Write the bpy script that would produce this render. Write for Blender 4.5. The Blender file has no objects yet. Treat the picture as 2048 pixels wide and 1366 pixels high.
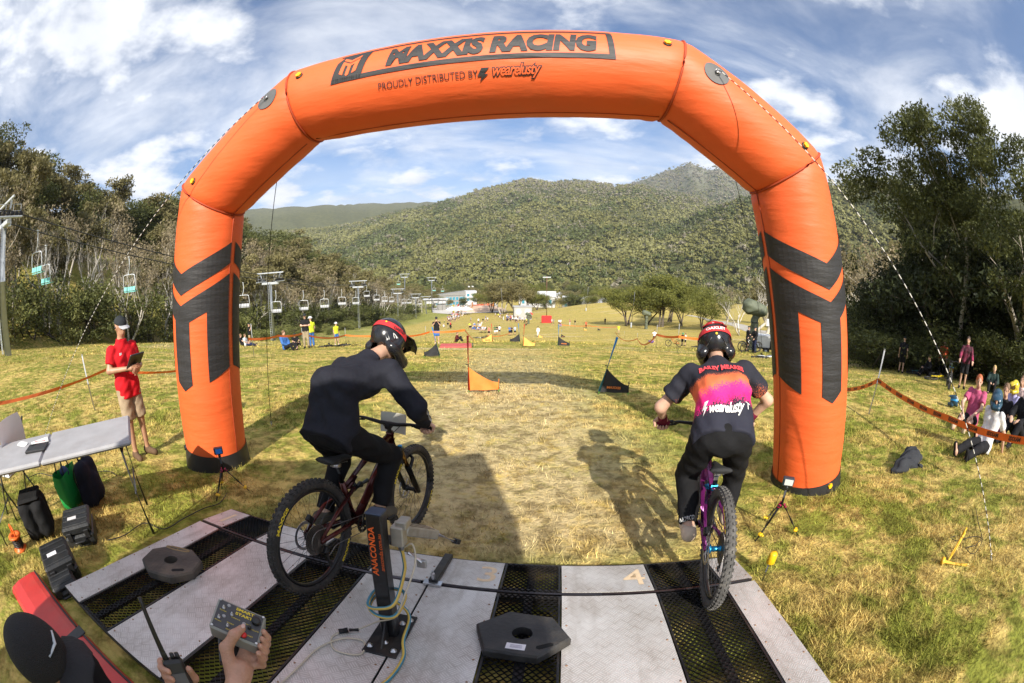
import bpy, bmesh, math, random
import numpy as np
from mathutils import Vector, Matrix, Euler
random.seed(7); RNG = np.random.default_rng(11)
SC = bpy.context.scene; COL = SC.collection
R = math.radians

# ------------------------------------------------------------------ camera
CAM_Z = 1.95; PITCH = R(10.5)
cd = bpy.data.cameras.new('camera'); cam = bpy.data.objects.new('camera', cd); COL.objects.link(cam)
cam.location = (0, 0, CAM_Z); cam.rotation_euler = (R(90) - PITCH, 0, 0)
cd.type = 'PANO'; cd.sensor_width = 36.0; cd.clip_start = 0.02; cd.clip_end = 20000
for holder in (cd, getattr(cd, 'cycles', None)):
    if holder is not None and hasattr(holder, 'panorama_type'):
        holder.panorama_type = 'FISHEYE_EQUISOLID'; holder.fisheye_lens = 15.0; holder.fisheye_fov = R(220)
SC.camera = cam

# ------------------------------------------------------------------ sky, sun, exposure
SUN_EL = R(34); SUN_AZ = R(175)        # the sun stands behind the camera, a little to its right
W = bpy.data.worlds.new('World'); SC.world = W; W.use_nodes = True
wn = W.node_tree.nodes; wl = W.node_tree.links; wn.clear()
def wnode(t, **k):
    n = wn.new(t)
    for a, b in k.items(): setattr(n, a, b)
    return n
wo = wnode('ShaderNodeOutputWorld'); wb = wnode('ShaderNodeBackground'); wb.inputs[1].default_value = 0.092
sky = wnode('ShaderNodeTexSky', sky_type='NISHITA', sun_disc=False)
sky.sun_elevation = SUN_EL; sky.sun_rotation = SUN_AZ; sky.altitude = 1400; sky.dust_density = 0.3; sky.ozone_density = 4.0
geo = wnode('ShaderNodeTexCoord'); sep = wnode('ShaderNodeSeparateXYZ'); wl.new(geo.outputs['Generated'], sep.inputs[0])
def wmath(op, a, b=None, clamp=False):
    n = wnode('ShaderNodeMath', operation=op, use_clamp=clamp)
    for i, v in enumerate((a, b)):
        if v is None: continue
        if isinstance(v, (int, float)): n.inputs[i].default_value = v
        else: wl.new(v, n.inputs[i])
    return n.outputs[0]
den = wmath('ADD', wmath('MAXIMUM', sep.outputs[2], 0.0), 0.16)
comb = wnode('ShaderNodeCombineXYZ')
wl.new(wmath('DIVIDE', sep.outputs[0], den), comb.inputs[0]); wl.new(wmath('DIVIDE', sep.outputs[1], den), comb.inputs[1])
def wnoise(scale, sx, sy, rot, detail, rough, dist, off=(0, 0, 0)):
    m = wnode('ShaderNodeMapping'); m.inputs['Scale'].default_value = (sx, sy, 1); m.inputs['Rotation'].default_value = (0, 0, rot)
    m.inputs['Location'].default_value = off
    wl.new(comb.outputs[0], m.inputs[0]); n = wnode('ShaderNodeTexNoise'); wl.new(m.outputs[0], n.inputs['Vector'])
    n.inputs['Scale'].default_value = scale; n.inputs['Detail'].default_value = detail; n.inputs['Roughness'].default_value = rough
    n.inputs['Distortion'].default_value = dist; return n.outputs[0]
def wramp(v, a, b):
    r = wnode('ShaderNodeMapRange'); r.interpolation_type = 'SMOOTHSTEP'; wl.new(v, r.inputs[0]); r.inputs[1].default_value = a; r.inputs[2].default_value = b
    return r.outputs[0]
wisp = wramp(wnoise(1.0, 0.85, 1.3, R(28), 9, 0.6, 0.5, (3.1, 1.7, 0)), 0.36, 0.72)
puff = wramp(wnoise(1.9, 1.0, 1.0, 0.4, 9, 0.56, 0.0, (7.3, 2.2, 0)), 0.44, 0.64)
cov = wmath('MAXIMUM', wmath('MULTIPLY', wisp, 0.84), puff)
horiz = wramp(sep.outputs[2], 0.30, 0.02)          # cloud banks pile up towards the horizon
cov = wmath('MAXIMUM', cov, wmath('MULTIPLY', horiz, wramp(wnoise(1.1, 0.5, 1.6, 0.1, 7, 0.6, 0.3, (1.0, 5.0, 0)), 0.30, 0.60)))
shade = wramp(wnoise(2.6, 1, 1, 0.9, 6, 0.55, 0.1, (9.0, 0.4, 0)), 0.35, 0.75)
ccol = wnode('ShaderNodeMix', data_type='RGBA'); wl.new(shade, ccol.inputs[0])
ccol.inputs[6].default_value = (7.9, 8.0, 8.2, 1); ccol.inputs[7].default_value = (6.0, 6.2, 6.6, 1)
mx = wnode('ShaderNodeMix', data_type='RGBA'); wl.new(cov, mx.inputs[0]); hsv = wnode('ShaderNodeHueSaturation'); hsv.inputs['Saturation'].default_value = 1.1; wl.new(sky.outputs[0], hsv.inputs['Color']); wl.new(hsv.outputs[0], mx.inputs[6]); wl.new(ccol.outputs[2], mx.inputs[7])
wl.new(mx.outputs[2], wb.inputs[0]); wl.new(wb.outputs[0], wo.inputs[0])
sd = bpy.data.lights.new('sun', 'SUN'); sd.energy = 5.0; sd.angle = R(0.53); sd.color = (1.0, 0.93, 0.82)
sun = bpy.data.objects.new('sun', sd); COL.objects.link(sun)
SUND = Vector((math.sin(SUN_AZ) * math.cos(SUN_EL), math.cos(SUN_AZ) * math.cos(SUN_EL), math.sin(SUN_EL)))   # towards the sun
sun.rotation_euler = SUND.to_track_quat('Z', 'Y').to_euler()
SC.view_settings.view_transform = 'Standard'; SC.view_settings.look = 'None'; SC.view_settings.exposure = 0.84; SC.view_settings.gamma = 1
SC.view_settings.use_curve_mapping = False
SC.render.engine = 'CYCLES'
SC.cycles.use_denoising = True; SC.cycles.max_bounces = 6; SC.cycles.diffuse_bounces = 3; SC.cycles.glossy_bounces = 3
SC.cycles.transparent_max_bounces = 12; SC.cycles.caustics_reflective = False; SC.cycles.caustics_refractive = False

# ------------------------------------------------------------------ a pixel of the 2048 px photograph to a direction / a place on the ground
FPX = 15.0 / 36.0 * 2048
def ray(px, py):
    dx, dy = px - 1024.0, 683.0 - py; r = math.hypot(dx, dy) + 1e-9
    th = 2 * math.asin(min(1, r / (2 * FPX))); s = math.sin(th); a, b, c = dx / r * s, dy / r * s, math.cos(th)
    cp, sp = math.cos(PITCH), math.sin(PITCH)
    return np.array([a, c * cp + b * sp, b * cp - c * sp])
def at(px, py, dist):
    "point on the line of sight at a horizontal distance"
    d = ray(px, py); t = dist / math.hypot(d[0], d[1]); return Vector((d[0] * t, d[1] * t, CAM_Z + d[2] * t))
_T = np.geomspace(.3, 900, 700)
def ground_at(px, py):
    "where the line of sight meets the slope"
    d = ray(px, py); f = lambda t: CAM_Z + d[2] * t - gz_np(d[0] * t, d[1] * t); h = np.nonzero(f(_T) < 0)[0]; i = max(1, h[0]) if len(h) else len(_T) - 1
    t = np.linspace(_T[i - 1], _T[i], 200); v = f(t); k = t[np.argmax(v < 0)] if (v < 0).any() else t[-1]; return Vector((d[0] * k, d[1] * k, gz(d[0] * k, d[1] * k)))
def at_z(px, py, z):
    d = ray(px, py); t = (z - CAM_Z) / d[2]; return Vector((d[0] * t, d[1] * t, z))

# ------------------------------------------------------------------ materials
MATS = {}
def mat(name, col, rough=0.7, metal=0.0, var=0.12, vscale=6.0, bump=0.0, bscale=40.0, spec=0.5, coords='Object', dirt=None, dirt_amt=0.0, emit=None, trans=0.0, stretch=None, alpha=1.0, sheen=0.0, bdetail=3.0):
    if name in MATS: return MATS[name]
    m = bpy.data.materials.new(name); m.use_nodes = True; MATS[name] = m
    nt = m.node_tree; b = nt.nodes['Principled BSDF']; L = nt.links
    b.inputs['Roughness'].default_value = rough; b.inputs['Metallic'].default_value = metal
    b.inputs['Specular IOR Level'].default_value = spec
    if alpha < 1: b.inputs['Alpha'].default_value = alpha
    if sheen: b.inputs['Sheen Weight'].default_value = sheen
    if trans: b.inputs['Transmission Weight'].default_value = trans
    if emit: b.inputs['Emission Color'].default_value = (*emit[:3], 1); b.inputs['Emission Strength'].default_value = emit[3]
    tc = nt.nodes.new('ShaderNodeTexCoord'); co = tc.outputs[coords]
    if stretch:
        mp = nt.nodes.new('ShaderNodeMapping'); mp.inputs['Scale'].default_value = stretch; L.new(co, mp.inputs[0]); co2 = mp.outputs[0]
    else: co2 = co
    n = nt.nodes.new('ShaderNodeTexNoise'); n.inputs['Scale'].default_value = vscale; n.inputs['Detail'].default_value = 5; L.new(co, n.inputs['Vector'])
    rmp = nt.nodes.new('ShaderNodeMapRange'); L.new(n.outputs[0], rmp.inputs[0]); rmp.inputs[1].default_value = 0.3; rmp.inputs[2].default_value = 0.7
    mixc = nt.nodes.new('ShaderNodeMix'); mixc.data_type = 'RGBA'; L.new(rmp.outputs[0], mixc.inputs[0])
    mixc.inputs[6].default_value = (*[c * (1 - var) for c in col[:3]], 1); mixc.inputs[7].default_value = (*[min(1, c * (1 + var)) for c in col[:3]], 1)
    out = mixc.outputs[2]
    if dirt:
        n2 = nt.nodes.new('ShaderNodeTexNoise'); n2.inputs['Scale'].default_value = vscale * 0.6; n2.inputs['Detail'].default_value = 8; n2.inputs['Roughness'].default_value = 0.65
        L.new(co, n2.inputs['Vector']); r2 = nt.nodes.new('ShaderNodeMapRange'); L.new(n2.outputs[0], r2.inputs[0]); r2.inputs[1].default_value = 0.5; r2.inputs[2].default_value = 0.72; r2.inputs[4].default_value = dirt_amt
        m2 = nt.nodes.new('ShaderNodeMix'); m2.data_type = 'RGBA'; L.new(r2.outputs[0], m2.inputs[0]); L.new(out, m2.inputs[6]); m2.inputs[7].default_value = (*dirt, 1); out = m2.outputs[2]
    L.new(out, b.inputs['Base Color'])
    if bump:
        nb = nt.nodes.new('ShaderNodeTexNoise'); nb.inputs['Scale'].default_value = bscale; nb.inputs['Detail'].default_value = bdetail; L.new(co2, nb.inputs['Vector'])
        bp = nt.nodes.new('ShaderNodeBump'); bp.inputs['Strength'].default_value = bump; bp.inputs['Distance'].default_value = 0.02; L.new(nb.outputs[0], bp.inputs['Height']); L.new(bp.outputs[0], b.inputs['Normal'])
    return m

# ------------------------------------------------------------------ mesh builder
def basis(d):
    d = Vector(d).normalized(); up = Vector((0, 0, 1)) if abs(d.z) < 0.95 else Vector((1, 0, 0))
    x = d.cross(up).normalized(); y = x.cross(d).normalized(); return x, y, d
class MB:
    def __init__(s): s.v = []; s.f = []; s.m = []; s.mi = 0
    def add(s, vs, fs):
        o = len(s.v); s.v.extend([tuple(v) for v in vs]); s.f.extend([tuple(i + o for i in f) for f in fs]); s.m.extend([s.mi] * len(fs)); return s
    def box(s, c, size, rot=None, bevel=0.0, taper=1.0):
        hx, hy, hz = size[0] / 2, size[1] / 2, size[2] / 2; M = rot if rot is not None else Matrix.Identity(3)
        if isinstance(M, (tuple, list)): M = Euler(M).to_matrix()
        c = Vector(c)
        if bevel <= 0:
            vs = [Vector((x * hx * (taper if z > 0 else 1), y * hy * (taper if z > 0 else 1), z * hz)) for z in (-1, 1) for y in (-1, 1) for x in (-1, 1)]
            fs = [(0, 2, 3, 1), (4, 5, 7, 6), (0, 1, 5, 4), (2, 6, 7, 3), (0, 4, 6, 2), (1, 3, 7, 5)]
            return s.add([c + M @ v for v in vs], fs)
        b = min(bevel, hx * 0.98, hy * 0.98, hz * 0.98); vs = []; idx = {}
        for z in (-1, 1):
            for y in (-1, 1):
                for x in (-1, 1):
                    for ax in range(3):
                        p = [x * hx, y * hy, z * hz]; sg = (x, y, z)
                        for k in range(3):
                            if k != ax: p[k] -= sg[k] * b
                        t = taper if z > 0 else 1
                        idx[(x, y, z, ax)] = len(vs); vs.append(c + M @ Vector((p[0] * t, p[1] * t, p[2])))
        fs = []
        I = lambda x, y, z, a: idx[(x, y, z, a)]
        for sg in (-1, 1):
            fs.append([I(sg, -1, -1, 0), I(sg, 1, -1, 0), I(sg, 1, 1, 0), I(sg, -1, 1, 0)][::sg])
            fs.append([I(-1, sg, -1, 1), I(-1, sg, 1, 1), I(1, sg, 1, 1), I(1, sg, -1, 1)][::sg])
            fs.append([I(-1, -1, sg, 2), I(1, -1, sg, 2), I(1, 1, sg, 2), I(-1, 1, sg, 2)][::sg])
        for a in (-1, 1):
            for b2 in (-1, 1):
                q = [I(a, b2, -1, 0), I(a, b2, 1, 0), I(a, b2, 1, 1), I(a, b2, -1, 1)]; fs.append(q[::-a * b2])
                q = [I(a, -1, b2, 0), I(a, 1, b2, 0), I(a, 1, b2, 2), I(a, -1, b2, 2)]; fs.append(q[::a * b2])
                q = [I(-1, a, b2, 1), I(1, a, b2, 1), I(1, a, b2, 2), I(-1, a, b2, 2)]; fs.append(q[::-a * b2])
        for z in (-1, 1):
            for y in (-1, 1):
                for x in (-1, 1):
                    fs.append([I(x, y, z, 0), I(x, y, z, 1), I(x, y, z, 2)][::x * y * z])
        return s.add(vs, fs)
    def tube(s, pts, r, n=8, caps=True, closed=False, flat=1.0):
        pts = [Vector(p) for p in pts]; k = len(pts); rr = r if isinstance(r, (list, tuple)) else [r] * k
        vs = []; x0 = None
        for i, p in enumerate(pts):
            a = pts[i - 1] if (i > 0 or closed) else p; b = pts[(i + 1) % k] if (i < k - 1 or closed) else p
            d = (b - a)
            if d.length < 1e-9: d = Vector((0, 0, 1))
            d.normalize()
            if x0 is None: x, y, _ = basis(d)
            else:
                x = x0 - d * x0.dot(d)
                if x.length < 1e-6: x, y, _ = basis(d)
                x.normalize(); y = d.cross(x)
            x0 = x
            for j in range(n):
                t = 2 * math.pi * j / n; vs.append(p + (x * math.cos(t) + y * math.sin(t) * flat) * rr[i])
        fs = []
        for i in range(k if closed else k - 1):
            i2 = (i + 1) % k
            for j in range(n):
                j2 = (j + 1) % n; fs.append((i * n + j, i * n + j2, i2 * n + j2, i2 * n + j))
        if caps and not closed: fs.append(tuple(range(n))[::-1]); fs.append(tuple((k - 1) * n + j for j in range(n)))
        return s.add(vs, fs)
    def lathe(s, prof, n=20, c=(0, 0, 0), axis=(0, 0, 1), caps=True):
        x, y, d = basis(axis); c = Vector(c); vs = []
        for (r, h) in prof:
            for j in range(n):
                t = 2 * math.pi * j / n; vs.append(c + d * h + (x * math.cos(t) + y * math.sin(t)) * r)
        fs = [(i * n + j, i * n + (j + 1) % n, (i + 1) * n + (j + 1) % n, (i + 1) * n + j) for i in range(len(prof) - 1) for j in range(n)]
        if caps: fs.append(tuple(range(n))[::-1]); fs.append(tuple((len(prof) - 1) * n + j for j in range(n)))
        return s.add(vs, fs)
    def ball(s, c, r, n=12, m=8, rot=None):
        c = Vector(c); rx, ry, rz = (r, r, r) if isinstance(r, (int, float)) else r; vs = []; M = rot if rot is not None else Matrix.Identity(3)
        for i in range(1, m):
            p = math.pi * i / m
            for j in range(n):
                t = 2 * math.pi * j / n; vs.append(c + M @ Vector((rx * math.sin(p) * math.cos(t), ry * math.sin(p) * math.sin(t), rz * math.cos(p))))
        fs = [(i * n + j, (i + 1) * n + j, (i + 1) * n + (j + 1) % n, i * n + (j + 1) % n) for i in range(m - 2) for j in range(n)]
        o = len(vs); vs.append(c + M @ Vector((0, 0, rz))); vs.append(c + M @ Vector((0, 0, -rz)))
        fs += [(o, j, (j + 1) % n) for j in range(n)] + [(o + 1, (m - 2) * n + (j + 1) % n, (m - 2) * n + j) for j in range(n)]
        return s.add(vs, fs)
    def prism(s, poly, h, M=None, z0=0.0):
        "poly (x, y) extruded in z, then M (4x4)"
        M = M or Matrix.Identity(4); k = len(poly)
        vs = [M @ Vector((p[0], p[1], z0)) for p in poly] + [M @ Vector((p[0], p[1], z0 + h)) for p in poly]
        fs = [tuple(range(k))[::-1], tuple(range(k, 2 * k))] + [(i, (i + 1) % k, k + (i + 1) % k, k + i) for i in range(k)]
        return s.add(vs, fs)
    def arrays(s, V, Fs): return s.add([tuple(v) for v in V], [tuple(int(i) for i in f) for f in Fs])
    def mesh(s, name, mats=None, smooth=False):
        me = bpy.data.meshes.new(name); me.from_pydata(s.v, [], s.f)
        for m_ in (mats if isinstance(mats, (list, tuple)) else [mats] if mats else []): me.materials.append(m_)
        if any(s.m): me.polygons.foreach_set('material_index', s.m)
        if smooth: me.polygons.foreach_set('use_smooth', [True] * len(s.f))
        me.validate(); me.update(); return me
    def build(s, name, mats=None, parent=None, smooth=False): return link(name, s.mesh(name, mats, smooth), parent)
def link(name, me, parent=None, M=None):
    o = bpy.data.objects.new(name, me); COL.objects.link(o)
    if parent is not None: o.parent = parent
    if M is not None: o.matrix_local = M
    return o
def tag(o, label=None, cat=None, group=None, kind=None):
    if label: o['label'] = label
    if cat: o['category'] = cat
    if group: o['group'] = group
    if kind: o['kind'] = kind
    return o
def thing(name, label, cat, loc=(0, 0, 0), rotz=0.0, group=None, M=None):
    o = bpy.data.objects.new(name, None); COL.objects.link(o); o.empty_display_size = 0.1
    if M is not None: o.matrix_world = M
    else: o.location = loc; o.rotation_euler = (0, 0, rotz)
    return tag(o, label, cat, group)
def copy_tree(o, parent=None):
    c = o.copy(); COL.objects.link(c)
    if parent is not None: c.parent = parent
    for ch in KIDS.get(o.name, []): copy_tree(ch, c)
    return c
KIDS = {}
def note_kids():
    KIDS.clear()
    for o in bpy.data.objects:
        if o.parent: KIDS.setdefault(o.parent.name, []).append(o)
def np_mesh(name, V, F, mats, matidx=None, smooth=False):
    V = np.asarray(V, np.float32); F = np.asarray(F, np.int32); k = F.shape[1]
    me = bpy.data.meshes.new(name); me.vertices.add(len(V)); me.vertices.foreach_set('co', V.ravel())
    me.loops.add(F.size); me.loops.foreach_set('vertex_index', F.ravel())
    me.polygons.add(len(F)); me.polygons.foreach_set('loop_start', np.arange(len(F), dtype=np.int32) * k)
    for m_ in mats: me.materials.append(m_)
    if matidx is not None: me.polygons.foreach_set('material_index', np.asarray(matidx, np.int32))
    if smooth: me.polygons.foreach_set('use_smooth', np.ones(len(F), bool))
    me.update(calc_edges=True); return me
def text_mesh(txt, size=1.0, bold=0.0, shear=0.0, space=1.0, align='CENTER', sx=1.0):
    "flat triangulated lettering: (verts Nx2, faces)"
    cu = bpy.data.curves.new('lettering', 'FONT'); cu.body = txt; cu.size = size; cu.offset = bold; cu.shear = shear; cu.space_character = space
    cu.align_x = align; cu.align_y = 'CENTER'; cu.resolution_u = 3
    ob = bpy.data.objects.new('lettering', cu); COL.objects.link(ob)
    me = ob.to_mesh(); bm = bmesh.new(); bm.from_mesh(me); bmesh.ops.triangulate(bm, faces=bm.faces[:])
    V = np.array([(v.co.x * sx, v.co.y) for v in bm.verts]); bm.verts.index_update(); F = [tuple(v.index for v in f.verts) for f in bm.faces]
    bm.free(); ob.to_mesh_clear(); bpy.data.objects.remove(ob); bpy.data.curves.remove(cu)
    return V, F
def smooth01(t): t = np.clip(t, 0, 1); return t * t * (3 - 2 * t)
def vnoise(x, y, seed=0):
    "cheap smooth value noise for terrain and masks (numpy)"
    x = np.asarray(x, float); y = np.asarray(y, float); xi = np.floor(x).astype(np.int64); yi = np.floor(y).astype(np.int64); fx = x - xi; fy = y - yi
    def h(a, b): 
        n = (a * 374761393 + b * 668265263 + seed * 974634777) & 0x7fffffff; n = (n ^ (n >> 13)) * 1274126177 & 0x7fffffff; return ((n ^ (n >> 16)) & 0xffff) / 65535.0
    u = fx * fx * (3 - 2 * fx); v = fy * fy * (3 - 2 * fy)
    return (h(xi, yi) * (1 - u) + h(xi + 1, yi) * u) * (1 - v) + (h(xi, yi + 1) * (1 - u) + h(xi + 1, yi + 1) * u) * v
# ------------------------------------------------------------------ terrain
_ZY = np.array([-9000, -200, -50, -20, -5, -1, .4, 1.8, 2.3, 3, 7.5, 13, 16, 25, 42, 53, 60, 90, 170, 280, 400, 600, 12000.])
_ZZ = np.array([6, 6, 2.5, 1.0, .58, .47, .31, .06, -.03, -.1, -.4, -1.15, -1.6, -2.9, -6, -8, -9, -12.5, -20, -26, -30, -32, -32.])
_ys = np.concatenate([np.linspace(-60, 80, 561), np.linspace(80.25, 700, 800)])
_zs = np.interp(_ys, _ZY, _ZZ)
_k = np.ones(9) / 9; _zs[20:541] = np.convolve(_zs, _k, 'same')[20:541]
_far = _ys > 6; _zs2 = np.convolve(_zs, np.ones(25) / 25, 'same'); _sel = (_ys > 8) & (_ys < 70); _zs[_sel] = _zs2[_sel]
def gz_np(x, y):
    x = np.asarray(x, float); y = np.asarray(y, float)
    z = np.where((y > -60) & (y < 700), np.interp(y, _ys, _zs), np.interp(y, _ZY, _ZZ))
    fade = smooth01((270 - y) / 120) * smooth01((y + 60) / 50)
    zl = np.minimum(np.maximum(0, -44 - x) * 0.45, 34) * fade                      # wooded bank on the left
    z = z + zl - .055 * np.clip(x - 6, 0, 28) * smooth01((y + 2) / 8) * smooth01((70 - y) / 40)
    mound = 6.5 * np.exp(-(((x - 48) / 34) ** 2 + ((y - 178) / 38) ** 2))          # yellow knoll right of the village
    mound += 1.8 * np.exp(-(((x - 62) / 26) ** 2 + ((y - 95) / 30) ** 2))
    und = (vnoise(x / 9.0, y / 9.0, 1) - .5) * .5 * smooth01((np.hypot(x, y) - 7) / 14) + (vnoise(x / 2.3, y / 2.3, 2) - .5) * .07 * smooth01((np.hypot(x, y) - 5.5) / 6)
    return z + mound + und
def gz(x, y): return float(gz_np(np.array([x]), np.array([y]))[0])

def turf_nodes(nt):
    "colour of the turf as a function of the place on the slope: straw, green, bare worn earth"
    N = nt.nodes; L = nt.links
    g = N.new('ShaderNodeNewGeometry'); pos = g.outputs['Position']
    def noise(scale, detail=4, rough=.55, st=(1, 1, 1), dist=0.0):
        mp = N.new('ShaderNodeMapping'); mp.inputs['Scale'].default_value = st; L.new(pos, mp.inputs[0])
        n = N.new('ShaderNodeTexNoise'); n.inputs['Scale'].default_value = scale; n.inputs['Detail'].default_value = detail; n.inputs['Roughness'].default_value = rough; n.inputs['Distortion'].default_value = dist
        L.new(mp.outputs[0], n.inputs['Vector']); return n.outputs[0]
    def rng(v, a, b, lo=0., hi=1.):
        r = N.new('ShaderNodeMapRange'); r.interpolation_type = 'SMOOTHSTEP'; L.new(v, r.inputs[0]); r.inputs[1].default_value = a; r.inputs[2].default_value = b; r.inputs[3].default_value = lo; r.inputs[4].default_value = hi; return r.outputs[0]
    def mth(op, a, b=None, c=None):
        n = N.new('ShaderNodeMath'); n.operation = op
        for i, v in enumerate((a, b, c)):
            if v is None: continue
            if isinstance(v, (int, float)): n.inputs[i].default_value = v
            else: L.new(v, n.inputs[i])
        return n.outputs[0]
    def mix(f, a, b):
        m = N.new('ShaderNodeMix'); m.data_type = 'RGBA'
        L.new(f, m.inputs[0])
        for i, v in ((6, a), (7, b)):
            if isinstance(v, tuple): m.inputs[i].default_value = (*v, 1)
            else: L.new(v, m.inputs[i])
        return m.outputs[2]
    sp = N.new('ShaderNodeSeparateXYZ'); L.new(pos, sp.inputs[0]); X, Y = sp.outputs[0], sp.outputs[1]
    big = noise(.7, 5, .6); bands = noise(.22, 5, .6, (.28, 1.5, 1), .4); fine = noise(9., 6, .7); mid = noise(3.0, 5, .65, (1, 1, 1), .5)
    s = mth('ADD', mth('MULTIPLY', big, .40), mth('ADD', mth('MULTIPLY', bands, .30), mth('MULTIPLY', mid, .64)))
    green = rng(s, .58, .74)
    straw = mix(fine, (.40, .285, .075), (.64, .49, .17)); grn = mix(fine, (.13, .155, .022), (.30, .30, .05))
    col = mix(green, straw, grn)
    # far meadow is more golden
    gold = rng(Y, 26, 60); col = mix(mth('MULTIPLY', gold, rng(bands, .35, .6, .15, .75)), col, (.52, .40, .12))
    lush = mth('MULTIPLY', mth('MULTIPLY', rng(X, -26., -31.), rng(Y, 30., 60.)), .75); col = mix(lush, col, (.22, .26, .06))     # long green grass below the lift
    # worn earth in front of the start ramp
    cx = mth('ABSOLUTE', mth('ADD', X, .15)); wide = mth('ADD', .35, mth('ADD', mth('MULTIPLY', mid, 1.1), mth('MULTIPLY', big, 1.1)))
    worn = mth('MULTIPLY', rng(mth('SUBTRACT', cx, wide), 1.0, -.9), mth('MULTIPLY', rng(Y, 2.0, 2.6), rng(Y, 24., 7.)))
    worn = mth('MULTIPLY', worn, rng(mth('ADD', mth('MULTIPLY', fine, .5), mth('MULTIPLY', mid, .6)), .36, .60))
    col = mix(mth('MULTIPLY', worn, .85), col, mix(fine, (.40, .30, .15), (.60, .48, .27)))
    track = mth('MULTIPLY', rng(noise(.32, 4, .5, (.22, 1.1, 1), .9), .57, .66), rng(Y, 6., 12.)); col = mix(mth('MULTIPLY', track, .6), col, (.55, .44, .24))   # bermed tracks across the slope
    tuft = N.new('ShaderNodeMix'); tuft.data_type = 'RGBA'; tuft.blend_type = 'MULTIPLY'; tuft.inputs[0].default_value = 1; L.new(col, tuft.inputs[6]); L.new(mix(rng(noise(5.5, 5, .7), .36, .60), (.52, .50, .46), (1.12, 1.12, 1.12)), tuft.inputs[7])   # thatch and bare gaps between tufts
    return tuft.outputs[2], fine, mid
GM = bpy.data.materials.new('turf'); GM.use_nodes = True
_b = GM.node_tree.nodes['Principled BSDF']; _c, _f, _m = turf_nodes(GM.node_tree); GM.node_tree.links.new(_c, _b.inputs['Base Color']); _b.inputs['Roughness'].default_value = .95; _b.inputs['Specular IOR Level'].default_value = .15
_bp = GM.node_tree.nodes.new('ShaderNodeBump'); _bp.inputs['Strength'].default_value = .6; _bp.inputs['Distance'].default_value = .05
_bn = GM.node_tree.nodes.new('ShaderNodeTexNoise'); _bn.inputs['Scale'].default_value = 22; _bn.inputs['Detail'].default_value = 6; _g = GM.node_tree.nodes.new('ShaderNodeNewGeometry')
GM.node_tree.links.new(_g.outputs['Position'], _bn.inputs['Vector']); GM.node_tree.links.new(_bn.outputs[0], _bp.inputs['Height']); GM.node_tree.links.new(_bp.outputs[0], _b.inputs['Normal'])

def axis_pts(lim, near, n):
    u = np.linspace(-1, 1, n); a = math.asinh(lim / near); return near * np.sinh(u * a)
gx = axis_pts(9000, 4.0, 260); gy = np.concatenate([-np.geomspace(9000, 1, 40), np.linspace(-.8, 60, 190), 60 + np.geomspace(.4, 9000, 130)])
XX, YY = np.meshgrid(gx, gy); ZZ = gz_np(XX, YY)
rr = np.hypot(XX, YY); ZZ = np.where(rr > 1500, np.minimum(ZZ, -33), ZZ)
nv, nu = XX.shape; I = np.arange(nv * nu).reshape(nv, nu)
GF = np.stack([I[:-1, :-1], I[:-1, 1:], I[1:, 1:], I[1:, :-1]], -1).reshape(-1, 4)
tag(link('ground', np_mesh('ground', np.stack([XX, YY, ZZ], -1).reshape(-1, 3), GF, [GM], smooth=True)), kind='structure')

# hills: crest elevation (degrees) against azimuth for each range of hills
HILLS = [  # foot distance, crest distance, azimuths, elevations
    (430, 1700, [-60, -28.6, -21.8, -17.7, -13.7, -8.3, -4.3, .4, 2.4, 5.1, 8.5, 13.2, 17.3, 30, 60], [4, 5.2, 5.5, 6.5, 7.2, 8.5, 9.8, 11.0, 11.3, 10.8, 11.2, 10.6, 10.7, 8.5, 8]),
    (1500, 2900, [8, 14, 17.5, 20.8, 24.3, 26.5, 28.4, 31.6, 36.6, 50, 80], [8.5, 10.2, 11.7, 12.9, 14.2, 13.4, 13.7, 11.8, 10.3, 9, 8]),
    (400, 860, [6, 10, 14, 16.4, 20, 24.7, 32.9, 39.6, 44.7, 50.7, 56.8, 66.2, 95], [-4, -2, .6, 1.9, 3.8, 6.6, 10.0, 11.6, 12.3, 12.9, 13.1, 12.8, 12]),
    (2500, 6000, [-60, -34, -29, -27.3, -22.5, -19.1, -15.7, -14, -5], [4.0, 5.0, 5.9, 6.6, 7.4, 8.1, 8.5, 8.3, 7])]
def hill_np(r, az, which=False):
    base = np.full(np.shape(r), -38.); best = base.copy(); wh = np.full(np.shape(r), -1)
    rough = (vnoise(az / 2.3, np.log(r) * 9, 5) - .5)
    for i, (r0, D, A, E) in enumerate(HILLS):
        el = np.interp(az, A, E); Dz = D * (1 + .16 * (vnoise(az / 5.0, az * 0 + i * 3.3, 9) - .5)); zc = CAM_Z + Dz * np.tan(np.radians(el))
        if i == 0: el2 = np.interp(az, A, E)
        t = (r - r0) / (Dz - r0); up = np.clip(t, 0, 1); prof = up ** 1.12
        down = np.clip((r - Dz) / Dz, 0, 1)
        z = -38 + (zc + 38) * (prof - down * .9) + rough * (zc + 38) * .16 * up * (1 - up) * 4 * .6
        z = np.where(t < 0, -38, z)
        wh = np.where(z > best, i, wh); best = np.maximum(best, z)
    return (best, wh) if which else best
haz = np.concatenate([np.arange(-100, -35, 1.5), np.arange(-35, 70, .4), np.arange(70, 101, 1.5)]); hr = np.geomspace(395, 9000, 120)
AZ, RR = np.meshgrid(haz, hr); HZ = hill_np(RR, AZ); nv, nu = AZ.shape; I = np.arange(nv * nu).reshape(nv, nu)
HM = bpy.data.materials.new('bush_floor'); HM.use_nodes = True; hn = HM.node_tree.nodes; hl = HM.node_tree.links; hb = hn['Principled BSDF']; hb.inputs['Roughness'].default_value = 1; hb.inputs['Specular IOR Level'].default_value = .05
hg = hn.new('ShaderNodeNewGeometry')
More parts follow.
